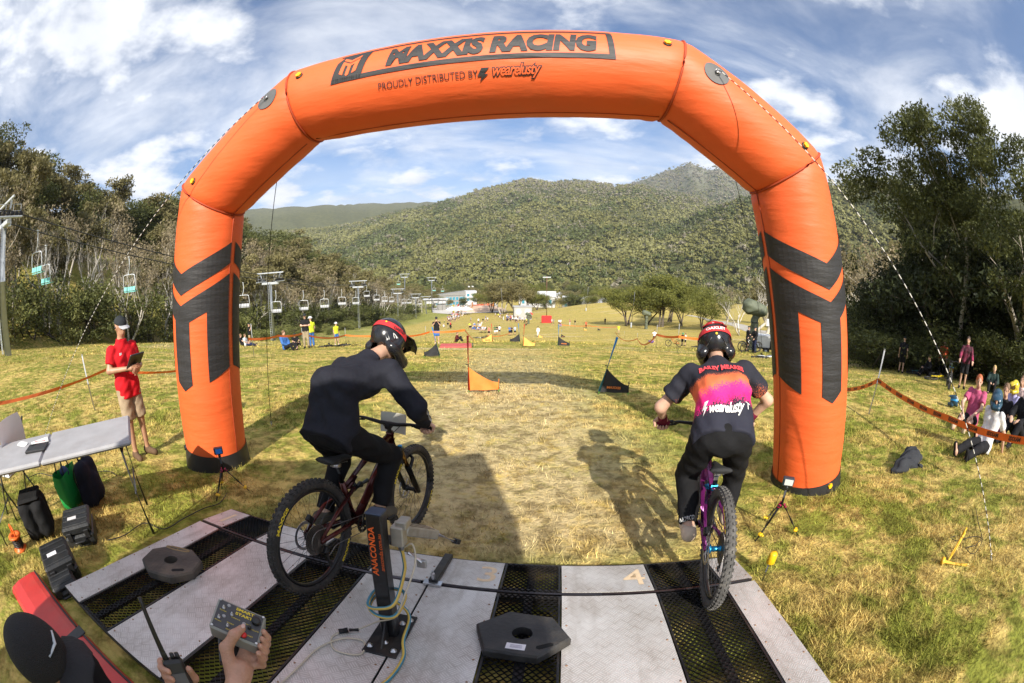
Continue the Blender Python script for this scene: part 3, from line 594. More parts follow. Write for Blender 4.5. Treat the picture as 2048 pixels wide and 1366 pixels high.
def panel(name, u0, u1, v0, v1, m, thick=.006, g=.006):
    mb = MB(); vs = []
    nv_ = 2
    for (dz) in (0, -thick):
        for v in (v0 + g, v1 - g):
            for u in (u0 + g, u1 - g): vs.append((u, v, zr(min(max(v, v0), v1) if not (v0 < 1.81 < v1) else v) + dz))
    mb.add(vs, [(0, 1, 3, 2), (4, 6, 7, 5), (0, 4, 5, 1), (2, 3, 7, 6), (0, 2, 6, 4), (1, 5, 7, 3)]); return mb.build(name, m, ramp)
for (v0, v1) in ((.33, 1.795), (1.825, 2.195)):
    for k, kd in enumerate(KIND):
        u0, u1 = UB[k], UB[k + 1]
        if kd == 'p':
            pn = panel('checker_plate', u0, u1, v0, v1, PLATE)
            mb = MB()
            for v in np.arange(v0 + .05, v1 - .02, .16):
                for u in (u0 + .03, u1 - .03): mb.lathe([(.0065, 0), (.0055, .0025), (.002, .0035)], 6, (u, v, zr(v)))
            tag(mb.build('rivets', RUST, pn, True), kind='stuff')
        else:
            mb = MB(); rows = int((v1 - v0) / .021); cols = int((u1 - u0 - .03) / .017); w = (u1 - u0 - .03) / cols
            for r_ in range(rows):
                v = v0 + .015 + r_ * .021; sgn = 1 if r_ % 2 else -1; vs = []
                for c in range(cols + 1):
                    vv = v + .0078 * sgn * (1 if c % 2 else -1); u = u0 + .015 + c * w; z = zr(min(v, v1)) - (vv - v) * math.tan(SL1)
                    vs += [(u, vv - .002, z - .008), (u, vv + .003, z + .001)]
                mb.add(vs, [(2 * c, 2 * c + 2, 2 * c + 3, 2 * c + 1) for c in range(cols)])
            mb.build('mesh_panel', MESHM, ramp)
            mb = MB()
            for u in (u0 + .008, u1 - .008): mb.box((u, (v0 + v1) / 2, (zr(v0) + zr(v1)) / 2 - .014), (.012, (v1 - v0) - .01, .028), (-(SL1 if v1 < 1.81 else SL2), 0, 0))
            mb.box(((u0 + u1) / 2, (v0 + v1) / 2, (zr(v0) + zr(v1)) / 2 - .02), (.05, v1 - v0 - .01, .02), (-(SL1 if v1 < 1.81 else SL2), 0, 0)); mb.build('mesh_frame', BLKS, ramp)
mb = MB()
for u in (UB[0] + .012, UB[5] - .02, UB[5] + .02, UB[10] - .012):
    mb.box((u, 1.06, (zr(.33) + zr(1.8)) / 2 - .035), (.03, 1.46, .05), (-SL1, 0, 0)); mb.box((u, 2.01, (zr(1.83) + zr(2.19)) / 2 - .03), (.03, .36, .04), (-SL2, 0, 0))
for (v, dz) in ((.345, -.035), (1.775, -.03), (1.845, -.03), (2.185, -.028)): mb.box(((UB[0] + UB[10]) / 2, v, zr(v) + dz), (UB[10] - UB[0] - .01, .03, .045))
mb.build('frame', BLKS, ramp)
mb = MB()
for a, b in ((UB[0], UB[5] - .03), (UB[5] + .03, UB[10])): mb.tube([(a + .02, 1.81, zr(1.81) - .003), (b - .02, 1.81, zr(1.81) - .003)], .010, 8)
mb.build('hinge', mat('worn_hinge', (.12, .11, .12), .35, .8), ramp, True)
mb = MB(); mb.box((-.655, 2.0, zr(2.0) + .018), (.055, .41, .034), (-SL2, 0, 0), .004); mb.build('centre_bar', BLKS, ramp)
mb = MB(); mb.lathe([(.012, 0), (.012, .05), (.006, .052), (.006, .07)], 10, (-.655, 1.82, zr(1.82) + .03)); mb.box((-.655, 1.80, zr(1.8) + .01), (.11, .05, .014), (-SL1, 0, 0)); mb.build('latch_bolt', STEEL, ramp)
for txt, u, v, s_ in (('I', -2.48, 2.0, .30), ('3', -.36, 2.0, .30), ('4', .55, 2.0, .30)):
    V, F = text_mesh(txt, s_, .001); mb = MB(); mb.add([(u + x, v + y, zr(v + y) + .0018) for x, y in V], F); mb.build('lane_number', CHALK, ramp)

# ------------------------------------------------------------------ gate post with its ram, hose and cable
post = thing('gate_post', 'black square steel gate post with orange lettering standing on the ramp', 'post', M=frame_at(-.725, 1.27))
mb = MB(); mb.box((0, 0, .36), (.074, .074, .70), bevel=.006); mb.build('upright', mat('post_black', (.012, .012, .013), .3, var=.3, vscale=12, bump=.08, bscale=40), post)
mb = MB(); mb.box((.0, 0, .712), (.078, .078, .010), bevel=.004); mb.build('cap', mat('cap_navy', (.03, .045, .08), .45), post)
mb = MB(); mb.box((.0, -.005, .006), (.17, .36, .012), bevel=.002); bp_ = mb.build('base_plate', BLKS, post)
for x, y in ((-.06, -.14), (.06, -.14), (-.06, .13), (.06, .13), (0, -.09), (0.03, .09)): mb = MB(); mb.lathe([(.017, .012), (.017, .016), (.010, .017), (.009, .026), (.003, .028)], 10, (x, y, 0)); mb.build('bolt', STEEL, bp_, True)
mb = MB(); mb.prism([(0, 0), (.10, 0), (0, .12)], .008, Matrix.Translation((-.004, -.042, .012)) @ Matrix(((0, 0, 1, 0), (-1, 0, 0, 0), (0, 1, 0, 0), (0, 0, 0, 1)))); mb.build('gusset', BLKS, post)
ORL = mat('orange_print', (.80, .13, .02), .5)
for txt, s_, x0, hgt in (('ANACONDA', .060, -.012, .255), ('anaconda.com.au', .026, .024, .19)):
    V, F = text_mesh(txt, s_, .0015 if s_ > .04 else 0); k = hgt / (V[:, 0].max() - V[:, 0].min()); V[:, 0] -= (V[:, 0].max() + V[:, 0].min()) / 2; ky = .040 / .060 if s_ > .04 else 1
    mb = MB(); mb.add([(x0 - y * ky, -.0385, .525 + x * k) for x, y in V], F); mb.build('lettering', ORL, post)
ZINC = mat('zinc_box', (.42, .39, .33), .45, .5, var=.15, vscale=14, dirt=(.22, .17, .10), dirt_amt=.6)
ram = thing('gate_ram', 'beige slotted gate ram bolted to the black gate post with its rod', 'gate ram', M=frame_at(-.725, 1.27))
mb = MB(); mb.box((.075, .06, .58), (.06, .06, .10), bevel=.006); mb.box((.09, .09, .63), (.05, .08, .04), bevel=.005); mb.build('bracket', ZINC, ram)
Mr = Matrix.Translation((.075, .20, .545)) @ Euler((R(-26), R(4), R(-24))).to_matrix().to_4x4()
def tb(mb_, M): mb_.v = [tuple(M @ Vector(v)) for v in mb_.v]; return mb_
mb = MB(); mb.box((0, .06, 0), (.095, .26, .05), bevel=.006); bx_ = tb(mb, Mr).build('housing', ZINC, ram)
mb = MB()
for k in (-.028, .0, .028): mb.box((k, .06, .026), (.006, .2, .002))
tb(mb, Mr).build('slots', BLKP, bx_)
mb = MB(); mb.tube([(.02, .20, .0), (.02, .40, -.03)], .011, 8); tb(mb, Mr).build('rod', STEEL, ram, True)
mb = MB(); mb.box((.02, .41, -.03), (.04, .04, .03), bevel=.004); tb(mb, Mr).build('clevis', BLKS, ram)
mb = MB(); mb.box((-.01, -.08, -.07), (.05, .06, .04), bevel=.006); tb(mb, Mr).build('pivot', BLKS, ram)
mb = MB(); mb.box((.15, .13, .40), (.045, .018, .045), bevel=.004); mb.tube([(.09, .12, .46), (.15, .13, .41)], .012, 8); mb.build('valve_block', STEEL, ram)
HOSE_Y = mat('hose_yellow', (.62, .42, .08), .5); HOSE_B = mat('hose_blue', (.05, .22, .30), .5)
Pm = frame_at(-.725, 1.27)
def spline(pts, n=6):
    pts = [Vector(p) for p in pts]; P = [pts[0]] + pts + [pts[-1]]; out = []
    for i in range(1, len(P) - 2):
        for k in range(n):
            t = k / n; a, b, c, d = P[i - 1], P[i], P[i + 1], P[i + 2]
            out.append(.5 * ((2 * b) + (c - a) * t + (2 * a - 5 * b + 4 * c - d) * t * t + (3 * b - a - 3 * c + d) * t ** 3))
    out.append(pts[-1]); return out
hose = thing('air_hose', 'yellow and blue striped air hose coiled round the black gate post', 'hose', M=Pm)
hp = [(.075, .075, .50), (.082, .075, .46), (.085, .06, .38), (.07, -.06, .27), (0, -.085, .235), (-.07, -.06, .22), (-.075, .05, .235), (0, .08, .25), (.085, .04, .26), (.07, -.07, .20), (-.01, -.085, .185), (-.075, -.04, .19), (-.07, .06, .20), (.02, .085, .16), (.085, .06, .10), (.085, -.06, .03), (.12, -.18, .014), (.10, -.36, .012), (.02, -.50, .012), (-.02, -.75, .012)]
mb = MB(); pp = spline(hp, 6); mb.tube(pp, .0095, 8)
for q in range(len(mb.f) - 2): mb.m[q] = 1 if (q % 8) in (0, 1, 4, 5) else 0
mb.build('tubing', [HOSE_Y, HOSE_B], hose, True)
mb = MB(); mb.lathe([(.013, 0), (.013, .05), (.009, .055), (.009, .075)], 10, (.075, .075, .495)); mb.build('fitting', STEEL, hose, True)
CREAM = mat('cream_cable', (.55, .48, .36), .6)
cab = thing('cream_cable', 'thin cream electric cable with black plug looping beside the gate post', 'cable', M=Pm)
mb = MB(); mb.tube(spline([(.08, .08, .50), (.13, .08, .53), (.145, .05, .44), (.11, -.04, .30), (.06, -.06, .18), (-.03, -.05, .12), (-.09, -.02, .06), (-.16, -.05, .02)], 6), .0045, 6); mb.tube(spline([(-.24, -.10, .012), (-.26, -.16, .008), (-.20, -.24, .008), (-.08, -.22, .008), (-.10, -.12, .008), (-.2, -.14, .012), (-.28, -.26, .008), (-.30, -.45, .008), (-.33, -.8, .008)], 6), .0045, 6); mb.build('lead', CREAM, cab, True)
mb = MB(); mb.tube([(-.155, -.05, .02), (-.20, -.07, .018)], .009, 8); mb.tube([(-.205, -.072, .018), (-.245, -.10, .014)], .015, 8); mb.build('plug', BLKP, cab, True)

# ------------------------------------------------------------------ rubber weights on the mesh
RUB = mat('black_rubber', (.025, .025, .026), .55, var=.3, vscale=10, bump=.25, bscale=50, dirt=(.09, .075, .055), dirt_amt=.6)
RUBB = mat('muddy_rubber', (.065, .055, .045), .75, var=.3, vscale=7, bump=.3, bscale=40, dirt=(.17, .13, .09), dirt_amt=.8)
def holed(mb_, outer, hole, h, bev=.012):
    "slab with a bevelled rim and a hole through it"
    def ring(P, z): return [(x, y, z) for x, y in P]
    k = len(outer); n = len(hole); sh = lambda P, s_: [(x * s_, y * s_) for x, y in P]
    vs = ring(outer, 0) + ring(outer, h - bev) + ring(sh(outer, .955), h) + ring(hole, h) + ring(hole, 0); o = 0
    fs = [(i, (i + 1) % k, k + (i + 1) % k, k + i) for i in range(k)] + [(k + i, k + (i + 1) % k, 2 * k + (i + 1) % k, 2 * k + i) for i in range(k)]
    b0 = 2 * k; h0 = 3 * k; per = n // k
    for i in range(k):
        a, b = b0 + i, b0 + (i + 1) % k
        for q in range(per): fs.append((a, h0 + (i * per + q + 1) % n, h0 + (i * per + q) % n))
        fs.append((a, b, h0 + ((i + 1) * per) % n))
    fs += [(h0 + i, h0 + (i + 1) % n, h0 + n + (i + 1) % n, h0 + n + i) for i in range(n)]
    return mb_.add(vs, fs)
w1 = thing('rubber_weight', 'muddy brown octagonal rubber weight with round hole lying on the left mesh', 'rubber weight', M=frame_at(-2.23, 1.13, .004, .35))
mb = MB(); holed(mb, [(.235 * math.cos(a), .21 * math.sin(a)) for a in [2 * math.pi * (k + .5) / 8 for k in range(8)]], [(.052 * math.cos(a), .052 * math.sin(a)) for a in [2 * math.pi * (k / 32 + .5 / 8) for k in range(32)]], .055); mb.build('slab', RUBB, w1)
def slot_loop(cx, cy, l, w, ang): return [(cx + math.cos(ang) * x - math.sin(ang) * y, cy + math.sin(ang) * x + math.cos(ang) * y) for x, y in ((-l / 2, -w / 2), (l / 2, -w / 2), (l / 2 + w * .35, 0), (l / 2, w / 2), (-l / 2, w / 2), (-l / 2 - w * .35, 0))]
mb = MB(); mb.prism(slot_loop(.11, -.10, .075, .03, .45), .0015, z0=.0549); mb.build('handle_slot', mat('slot_dark', (.004, .004, .004), .9), w1)
mb = MB(); pts = [(.10 * math.cos(a) - .02, .155 + .018 * math.sin(a)) for a in [2 * math.pi * k / 20 for k in range(20)]]; mb.tube([(x, y, .056) for x, y in pts], .006, 4, closed=True); mb.tube([(-.02, .14, .056), (-.02, .175, .056)], .005, 4); mb.build('paint_mark', mat('ochre_paint', (.26, .17, .08), .8), w1)
w2 = thing('rubber_weight', 'black hexagonal rubber weight with white sticker lying on the mesh', 'rubber weight', M=frame_at(-.095, 1.36, .004, -.10))
hexo = [(.235, .0), (.13, .165), (-.10, .18), (-.235, .03), (-.15, -.165), (.10, -.17)]
mb = MB(); holed(mb, hexo, [(.05 * math.cos(a), .05 * math.sin(a)) for a in [2 * math.pi * k / 30 for k in range(30)]], .052); mb.build('slab', RUB, w2)
mb = MB(); mb.prism(slot_loop(.12, -.085, .07, .028, .55), .0015, z0=.0519); mb.build('handle_slot', MATS['slot_dark'], w2)
mb = MB(); mb.prism([(-.055, -.135), (.035, -.135), (.035, -.09), (-.055, -.09)], .0012, z0=.0522); st = mb.build('sticker', mat('sticker', (.72, .70, .72), .5), w2)
mb = MB()
for y in (-.104, -.113, -.121): mb.box((-.008, y, .0537), (.055, .003, .0006))
mb.build('print', mat('print_grey', (.25, .22, .3), .6), st)
# ------------------------------------------------------------------ red folding mat behind the ramp
REDM = mat('red_vinyl', (.50, .035, .03), .38, var=.12, vscale=6, bump=.12, bscale=12, dirt=(.35, .08, .06), dirt_amt=.5)
rmat = thing('red_ramp_mat', 'red padded vinyl edge mat with black straps along the back of the ramp', 'mat', M=RAMP)
for (u0, u1) in ((-3.12, -2.30), (-2.22, -1.50), (-1.42, -.75)):
    mb = MB(); prof = [(.22, .31), (.20, .345), (.15, .355), (.0, .362), (-.09, .35), (-.12, .32)]
    vs = [(u, v, z) for u in (u0, u1) for v, z in prof]; k = len(prof); mb.add(vs, [(i, i + 1, k + i + 1, k + i) for i in range(k - 1)] + [tuple(range(k)), tuple(range(2 * k - 1, k - 1, -1)), (0, k, 2 * k - 1, k - 1)]); pd = mb.build('pad', REDM, rmat)
    mb = MB(); mb.tube([(u0 + .01, .195, .352), (u1 - .01, .195, .352)], .008, 5); mb.build('edge_piping', BLKP, pd)
for u in (-2.26, -1.46):
    mb = MB(); mb.box((u, .05, .352), (.085, .34, .012), bevel=.003); sp_ = mb.build('strap', BLKP, rmat); mb = MB(); mb.lathe([(.024, 0), (.022, .008), (.008, .010)], 12, (u, .01, .358)); mb.build('stud', STEEL, sp_, True)
# ------------------------------------------------------------------ bodies: smooth union of tapered limbs, one continuous surface
def surfnet(fn, lo, hi, h):
    lo = np.asarray(lo, float) - 2 * h; n = np.maximum(4, np.ceil((np.asarray(hi) + 2 * h - lo) / h).astype(int) + 1)
    ax = [lo[i] + h * np.arange(n[i]) for i in range(3)]; G = np.stack(np.meshgrid(*ax, indexing='ij'), -1)
    S = fn(G.reshape(-1, 3)).reshape(n); ins = S < 0
    acc = np.zeros((*(n - 1), 3)); cnt = np.zeros(n - 1)
    cs = [(i, j, k) for i in (0, 1) for j in (0, 1) for k in (0, 1)]
    def sub(A, c): return A[c[0]:n[0] - 1 + c[0], c[1]:n[1] - 1 + c[1], c[2]:n[2] - 1 + c[2]]
    for a in range(3):
        for c in cs:
            if c[a]: continue
            d = list(c); d[a] = 1; s0, s1 = sub(S, c), sub(S, d); x = (s0 < 0) != (s1 < 0)
            t = np.where(x, s0 / np.where(x, s0 - s1, 1), 0)
            for q in range(3): acc[..., q] += np.where(x, c[q] + (t if q == a else 0), 0)
            cnt += x
    act = cnt > 0; idx = -np.ones(n - 1, int); idx[act] = np.arange(act.sum())
    cell = np.argwhere(act); V = lo + h * (cell + acc[act] / cnt[act][:, None]); F = []
    for a in range(3):
        b, c = (a + 1) % 3, (a + 2) % 3; sl0 = [slice(1, n[q] - 1) for q in range(3)]; sl0[a] = slice(0, n[a] - 1); sl1 = list(sl0); sl1[a] = slice(1, n[a])
        A, B = ins[tuple(sl0)], ins[tuple(sl1)]; e = np.argwhere(A != B)
        if len(e) == 0: continue
        off = np.array([1, 1, 1]); off[a] = 0; e2 = e + off; fl = A[tuple(e.T)]
        def at_(db, dc): q = e2.copy(); q[:, b] -= db; q[:, c] -= dc; return idx[tuple(q.T)]
        quad_ = np.stack([at_(1, 1), at_(0, 1), at_(0, 0), at_(1, 0)], -1); quad_[~fl] = quad_[~fl][:, ::-1]; F.append(quad_)
    return V, np.concatenate(F)
def cone_d(p, a, b, ra, rb):
    a = np.asarray(a, float); b = np.asarray(b, float); d = b - a; L2 = max(1e-9, d @ d); t = np.clip(((p - a) @ d) / L2, 0, 1)
    return np.linalg.norm(p - a - t[:, None] * d, axis=1) - (ra + (rb - ra) * t)
def ell_d(p, c, r, M=None):
    q = p - np.asarray(c, float)
    if M is not None: q = q @ np.asarray(M)
    r = np.asarray(r, float); k0 = np.linalg.norm(q / r, axis=1); k1 = np.linalg.norm(q / (r * r), axis=1) + 1e-9; return k0 * (k0 - 1) / k1
def smin(a, b, k):
    h = np.clip(.5 + .5 * (b - a) / k, 0, 1); return b + (a - b) * h - k * h * (1 - h)
def solid(prims, h, k=.03, cuts=(), infl=0.0, fold=0.0, fscale=26., seed=0, sub=(), free=()):
    "prims: ('c', a, b, ra, rb) or ('e', centre, radii, 3x3 or None)"
    P = []
    for q in list(prims) + list(free):
        if q[0] == 'c': P += [np.asarray(q[1]) - max(q[3], q[4]) - infl, np.asarray(q[1]) + max(q[3], q[4]) + infl, np.asarray(q[2]) - max(q[3], q[4]) - infl, np.asarray(q[2]) + max(q[3], q[4]) + infl]
        else: m_ = max(q[2]) + infl; P += [np.asarray(q[1]) - m_, np.asarray(q[1]) + m_]
    P = np.array(P, float); lo, hi = P.min(0) - .02, P.max(0) + .02
    def fn(p):
        d = None
        for q in prims:
            e = cone_d(p, q[1], q[2], q[3], q[4]) if q[0] == 'c' else ell_d(p, q[1], q[2], q[3] if len(q) > 3 else None)
            d = e if d is None else smin(d, e, k)
        if d is not None: d = d - infl
        if fold:
            w = np.sin(p[:, 0] * fscale + 2.1 * np.sin(p[:, 2] * fscale * .7 + seed)) * np.sin(p[:, 2] * fscale * 1.3 + 1.7 * np.sin(p[:, 1] * fscale * .8 + seed * 2)) + .6 * np.sin((p[:, 1] - p[:, 2] + .5 * p[:, 0]) * fscale * 2.1 + seed)
            d = d + fold * w if d is not None else None
        for q in sub: d = np.maximum(d, -(cone_d(p, q[1], q[2], q[3], q[4]) if q[0] == 'c' else ell_d(p, q[1], q[2], q[3] if len(q) > 3 else None)))
        for (pt, nn) in cuts: d = np.maximum(d, (p - np.asarray(pt, float)) @ np.asarray(nn, float))
        for q in free:
            e = cone_d(p, q[1], q[2], q[3], q[4]) - infl
            if fold: e = e + fold * w
            if len(q) > 5: e = np.maximum(e, (p - q[5]) @ q[6])
            d = e if d is None else smin(d, e, k * .6)
        return d
    return surfnet(fn, lo, hi, h)
def smesh(name, VF, m, parent=None):
    me = np_mesh(name, VF[0], VF[1], m if isinstance(m, list) else [m], smooth=True); return link(name, me, parent)
def cat_vf(L):
    V = np.concatenate([a for a, _ in L]); F = []; o = 0
    for a, f in L: F.append(f + o); o += len(a)
    return V, np.concatenate(F)
SKIN = mat('skin', (.56, .34, .24), .5, var=.10, vscale=14, bump=.08, bscale=120); SKIN_T = mat('skin_tanned', (.42, .23, .14), .5, var=.12, vscale=14)
A3 = lambda v: np.array(v[:], float)
def hand_prims(wr, el, curl_dir, palm_n, s=1.0, grip=True, side=1):
    "four fingers curled about what is held, thumb from the side of the palm"
    wr = Vector(wr); d = (wr - Vector(el)).normalized(); n = Vector(palm_n).normalized(); n = (n - d * n.dot(d)).normalized(); w = d.cross(n).normalized() * side
    pc = wr + d * .05 * s; P = [('c', A3(wr), A3(pc), .026 * s, .032 * s)]
    for i in range(4):
        L = (.040, .046, .043, .034)[i] * s; k0 = wr + d * .088 * s + w * (.030 - .020 * i) * s; P.append(('c', A3(wr + d * .03 * s + w * (.020 - .013 * i) * s), A3(k0), .016 * s, .0115 * s))
        if grip: k1 = k0 + (d * .35 + n * .95).normalized() * L; k2 = k1 + (n * .45 - d * .9).normalized() * L * .8; k3 = k2 + (-d * .8 - n * .35).normalized() * L * .55
        else: k1 = k0 + (d * .93 + n * .3).normalized() * L; k2 = k1 + (d * .75 + n * .65).normalized() * L * .8; k3 = k2 + (d * .5 + n * .85).normalized() * L * .55
        P += [('c', A3(k0), A3(k1), .0105 * s, .0095 * s), ('c', A3(k1), A3(k2), .0095 * s, .0085 * s), ('c', A3(k2), A3(k3), .0085 * s, .0075 * s)]
    t0 = wr + d * .025 * s + w * .028 * s; t1 = t0 + (w * .7 + d * .6 + n * .3).normalized() * .045 * s; t2 = t1 + ((d * .5 + n * .8 - w * .2) if grip else (d * .9 + n * .3 + w * .1)).normalized() * .034 * s
    P += [('c', A3(t0), A3(t1), .016 * s, .012 * s), ('c', A3(t1), A3(t2), .012 * s, .009 * s)]
    return P
def head_prims(c, f, up, s=1.0):
    "c head centre, f facing, up: skull, jaw, nose, ears, brow"
    f = Vector(f).normalized(); up = Vector(up); up = (up - f * up.dot(f)).normalized(); l = up.cross(f); M = np.array([[l.x, f.x, up.x], [l.y, f.y, up.y], [l.z, f.z, up.z]]); c = Vector(c)
    P = [('e', A3(c + up * .025 * s - f * .01 * s), (.074 * s, .096 * s, .098 * s), M), ('e', A3(c - up * .055 * s + f * .022 * s), (.054 * s, .066 * s, .062 * s), M),
         ('c', A3(c + f * .085 * s + up * .012 * s), A3(c + f * .104 * s - up * .022 * s), .009 * s, .014 * s), ('c', A3(c + f * .08 * s - up * .056 * s - l * .014 * s), A3(c + f * .08 * s - up * .056 * s + l * .014 * s), .010 * s, .010 * s)]
    for sg in (-1, 1): P.append(('e', A3(c + l * sg * .077 * s - f * .008 * s - up * .008 * s), (.012 * s, .022 * s, .032 * s), M))
    return P, M, f, up, l
def limbs(J, k=1.0):
    B = []
    for sd in ('L', 'R'):
        B += [('c', J['sh' + sd], J['el' + sd], .053 * k, .043 * k), ('c', J['el' + sd], J['wr' + sd], .043 * k, .029 * k), ('c', J['hp' + sd], J['kn' + sd], .088 * k, .058 * k), ('c', J['kn' + sd], J['an' + sd], .057 * k, .037 * k), ('c', J['he' + sd], J['to' + sd], .036 * k, .030 * k), ('c', J['an' + sd], J['he' + sd], .037 * k, .036 * k)]
    return B
def trunk(J, k=1.0):
    pel, ch = Vector(J['pel']), Vector(J['chest']); B = []
    lat = (Vector(J['shL']) - Vector(J['shR'])).normalized(); lh = (Vector(J['hpL']) - Vector(J['hpR'])).normalized()
    wa = pel.lerp(ch, .45) + Vector(J.get('arc', (0, 0, 0)))
    for sg in (-1, 1):
        a, b, c = pel + lh * sg * .068 * k, wa + lat * sg * .058 * k, ch - (ch - pel).normalized() * .08 * k + lat * sg * .075 * k
        B += [('c', A3(a), A3(b), .108 * k, .098 * k), ('c', A3(b), A3(c), .098 * k, .110 * k), ('c', A3(c), A3(Vector(J['shL' if sg > 0 else 'shR'])), .095 * k, .062 * k)]
    B.append(('c', A3(ch + lat * .05), A3(ch - lat * .05), .085 * k, .085 * k)); return B
def arr(J): return {k: (np.array(v[:], float) if not isinstance(v, (int, float, str)) else v) for k, v in J.items()}
def cloth(name, col, rough=.85, fine=.25, var=.15): return mat(name, col, rough, var=var, vscale=9, bump=fine, bscale=24, spec=.12, bdetail=5)
def figure(t, J, skin=SKIN, top=None, sleeve='short', bottom=None, legs='long', shoe=None, h=.018, k=1.0, fold=.004, hands='relaxed', hair=None, glove=None, hem=.10, fingers=False, palm=None, extra_hand=None):
    "body, clothes and shoes as children of t; J joints in t's frame"
    J = arr(J); pel, ch = J['pel'], J['chest']; ax = (ch - pel) / np.linalg.norm(ch - pel); seed = sum(map(ord, t.name)) % 17
    hp, M, f, up, l = head_prims(J['head'], J['face'], J.get('headup', (0, 0, 1)), J.get('hs', 1.0) * k)
    B = trunk(J, k * .93) + limbs(J, k * .92) + hp + [('c', J['neck'], A3(Vector(J['head']) - up * .05), .052 * k, .050 * k), ('c', ch, J['neck'], .07 * k, .055 * k)]
    HP = []
    for sd, sg in (('L', 1), ('R', -1)):
        pn = (palm or {}).get(sd, (0, 0, -1)); HP.append(hand_prims(J['wr' + sd], J['el' + sd], None, pn, k, hands == 'grip', sg))
    if fingers: body = cat_vf([solid(B, h, .025)] + [solid(q, .0055, .008) for q in HP])
    else: body = solid(B + [q for Q in HP for q in Q], h, .02)
    bo = smesh('body', body, skin, t)
    if top:
        S = []
        for sd in 'LR':
            e, w_, s_ = J['el' + sd], J['wr' + sd], J['sh' + sd]
            if sleeve == 'long': S += [('c', s_, e, .068 * k, .058 * k), ('c', e, w_ + (e - w_) * .02, .057 * k, .040 * k)]
            elif sleeve == 'short': dd = (e - s_) / np.linalg.norm(e - s_); S += [('c', s_, s_ + (e - s_) * .9, .058 * k, .064 * k, s_ + (e - s_) * .66, dd)]
        cuts = [(pel - ax * hem, -ax), (J['neck'] + ax * .012, (J['neck'] - ch) / np.linalg.norm(J['neck'] - ch))]; lh = (J['hpL'] - J['hpR']) / np.linalg.norm(J['hpL'] - J['hpR'])
        skirt = [('c', pel + lh * sg * .066 * k, pel + lh * sg * .072 * k - ax * (hem + .1), .110 * k, .108 * k) for sg in (-1, 1)]
        V, F = solid(trunk(J, k) + skirt + [('c', ch, J['neck'], .082 * k, .066 * k)], h, .03, cuts, .012, fold, 26, seed, free=S)
        smesh('shirt', (V, F), top, bo.parent)
    if bottom:
        S = [('c', pel + ax * .0, pel - ax * .03, .105 * k, .11 * k)]; T = []
        lh = (J['hpL'] - J['hpR']) / np.linalg.norm(J['hpL'] - J['hpR'])
        for sg in (-1, 1): S.append(('c', pel + lh * sg * .068 * k + ax * .05, pel + lh * sg * .068 * k - ax * .02, .094 * k, .104 * k))
        for sd in 'LR':
            a, b, c = J['hp' + sd], J['kn' + sd], J['an' + sd]; dd = (b - a) / np.linalg.norm(b - a); d2 = (c - b) / np.linalg.norm(c - b)
            if legs == 'long': T += [('c', a, b, .092 * k, .070 * k), ('c', b, c, .069 * k, .052 * k, c - d2 * .02, d2)]
            else: T += [('c', a, b + dd * .06, .096 * k, .088 * k, b - dd * .02, dd)]
        smesh('trousers' if legs == 'long' else 'shorts', solid(S, h, .03, (), .008, fold, 22, seed + 3, free=T), bottom, t)
    if shoe:
        for sd in 'LR':
            he, to, an_ = J['he' + sd], J['to' + sd], J['an' + sd]; fd = (to - he) / (np.linalg.norm(to - he) + 1e-9); upv = (an_ - he) - fd * ((an_ - he) @ fd); upv = upv / (np.linalg.norm(upv) + 1e-9)
            smesh('shoe', solid([('c', he, to, .043 * k, .038 * k), ('c', he + upv * .03, to + upv * .01, .040 * k, .030 * k), ('c', he, an_ + (he - an_) * .1, .044 * k, .046 * k)], min(h, .012), .02, [(an_ + upv * .015, upv)]), shoe, t)
    if hair: 
        c = Vector(J['head']); V, F = solid([('e', A3(c + up * .035 * k - f * .018 * k), (.083 * k, .098 * k, .098 * k), M)], min(h, .012), .01, [(A3(c + f * .045 * k), A3(f * .9 - up * .45)), ], 0, .003, 60)
        smesh('hair', (V, F), hair, t)
    return bo, (Vector(J['head']), f, up, l, M)
# ------------------------------------------------------------------ bicycles
TYRE = mat('tyre_rubber', (.028, .026, .024), .8, var=.3, vscale=12, bump=.3, bscale=60, dirt=(.13, .11, .085), dirt_amt=.75)
TYRE_G = mat('dusty_tyre', (.075, .072, .068), .85, var=.3, vscale=12, bump=.3, bscale=60, dirt=(.22, .20, .17), dirt_amt=.8)
RIM = mat('rim_black', (.02, .02, .022), .35, .4); SPOKE = mat('spoke', (.08, .08, .085), .35, .9); ALLOY = mat('alloy', (.5, .5, .52), .35, .95); BLKA = mat('black_alloy', (.02, .02, .021), .4, .6, var=.3)
GOLD = mat('gold_stanchion', (.45, .24, .06), .25, .9); BLUEA = mat('blue_anodised', (.03, .28, .55), .3, .85); MAROON = mat('maroon_frame', (.075, .014, .012), .22, .35, var=.2, dirt=(.10, .07, .05), dirt_amt=.5); PURPLE = mat('purple_frame', (.12, .012, .10), .25, .4, var=.15, dirt=(.16, .10, .12), dirt_amt=.4)
GRIP = mat('rubber_grip', (.02, .02, .021), .75, bump=.4, bscale=180); CHAINM = mat('chain_steel', (.16, .15, .14), .45, .9); YELT = mat('yellow_tyre_print', (.80, .60, .03), .6)
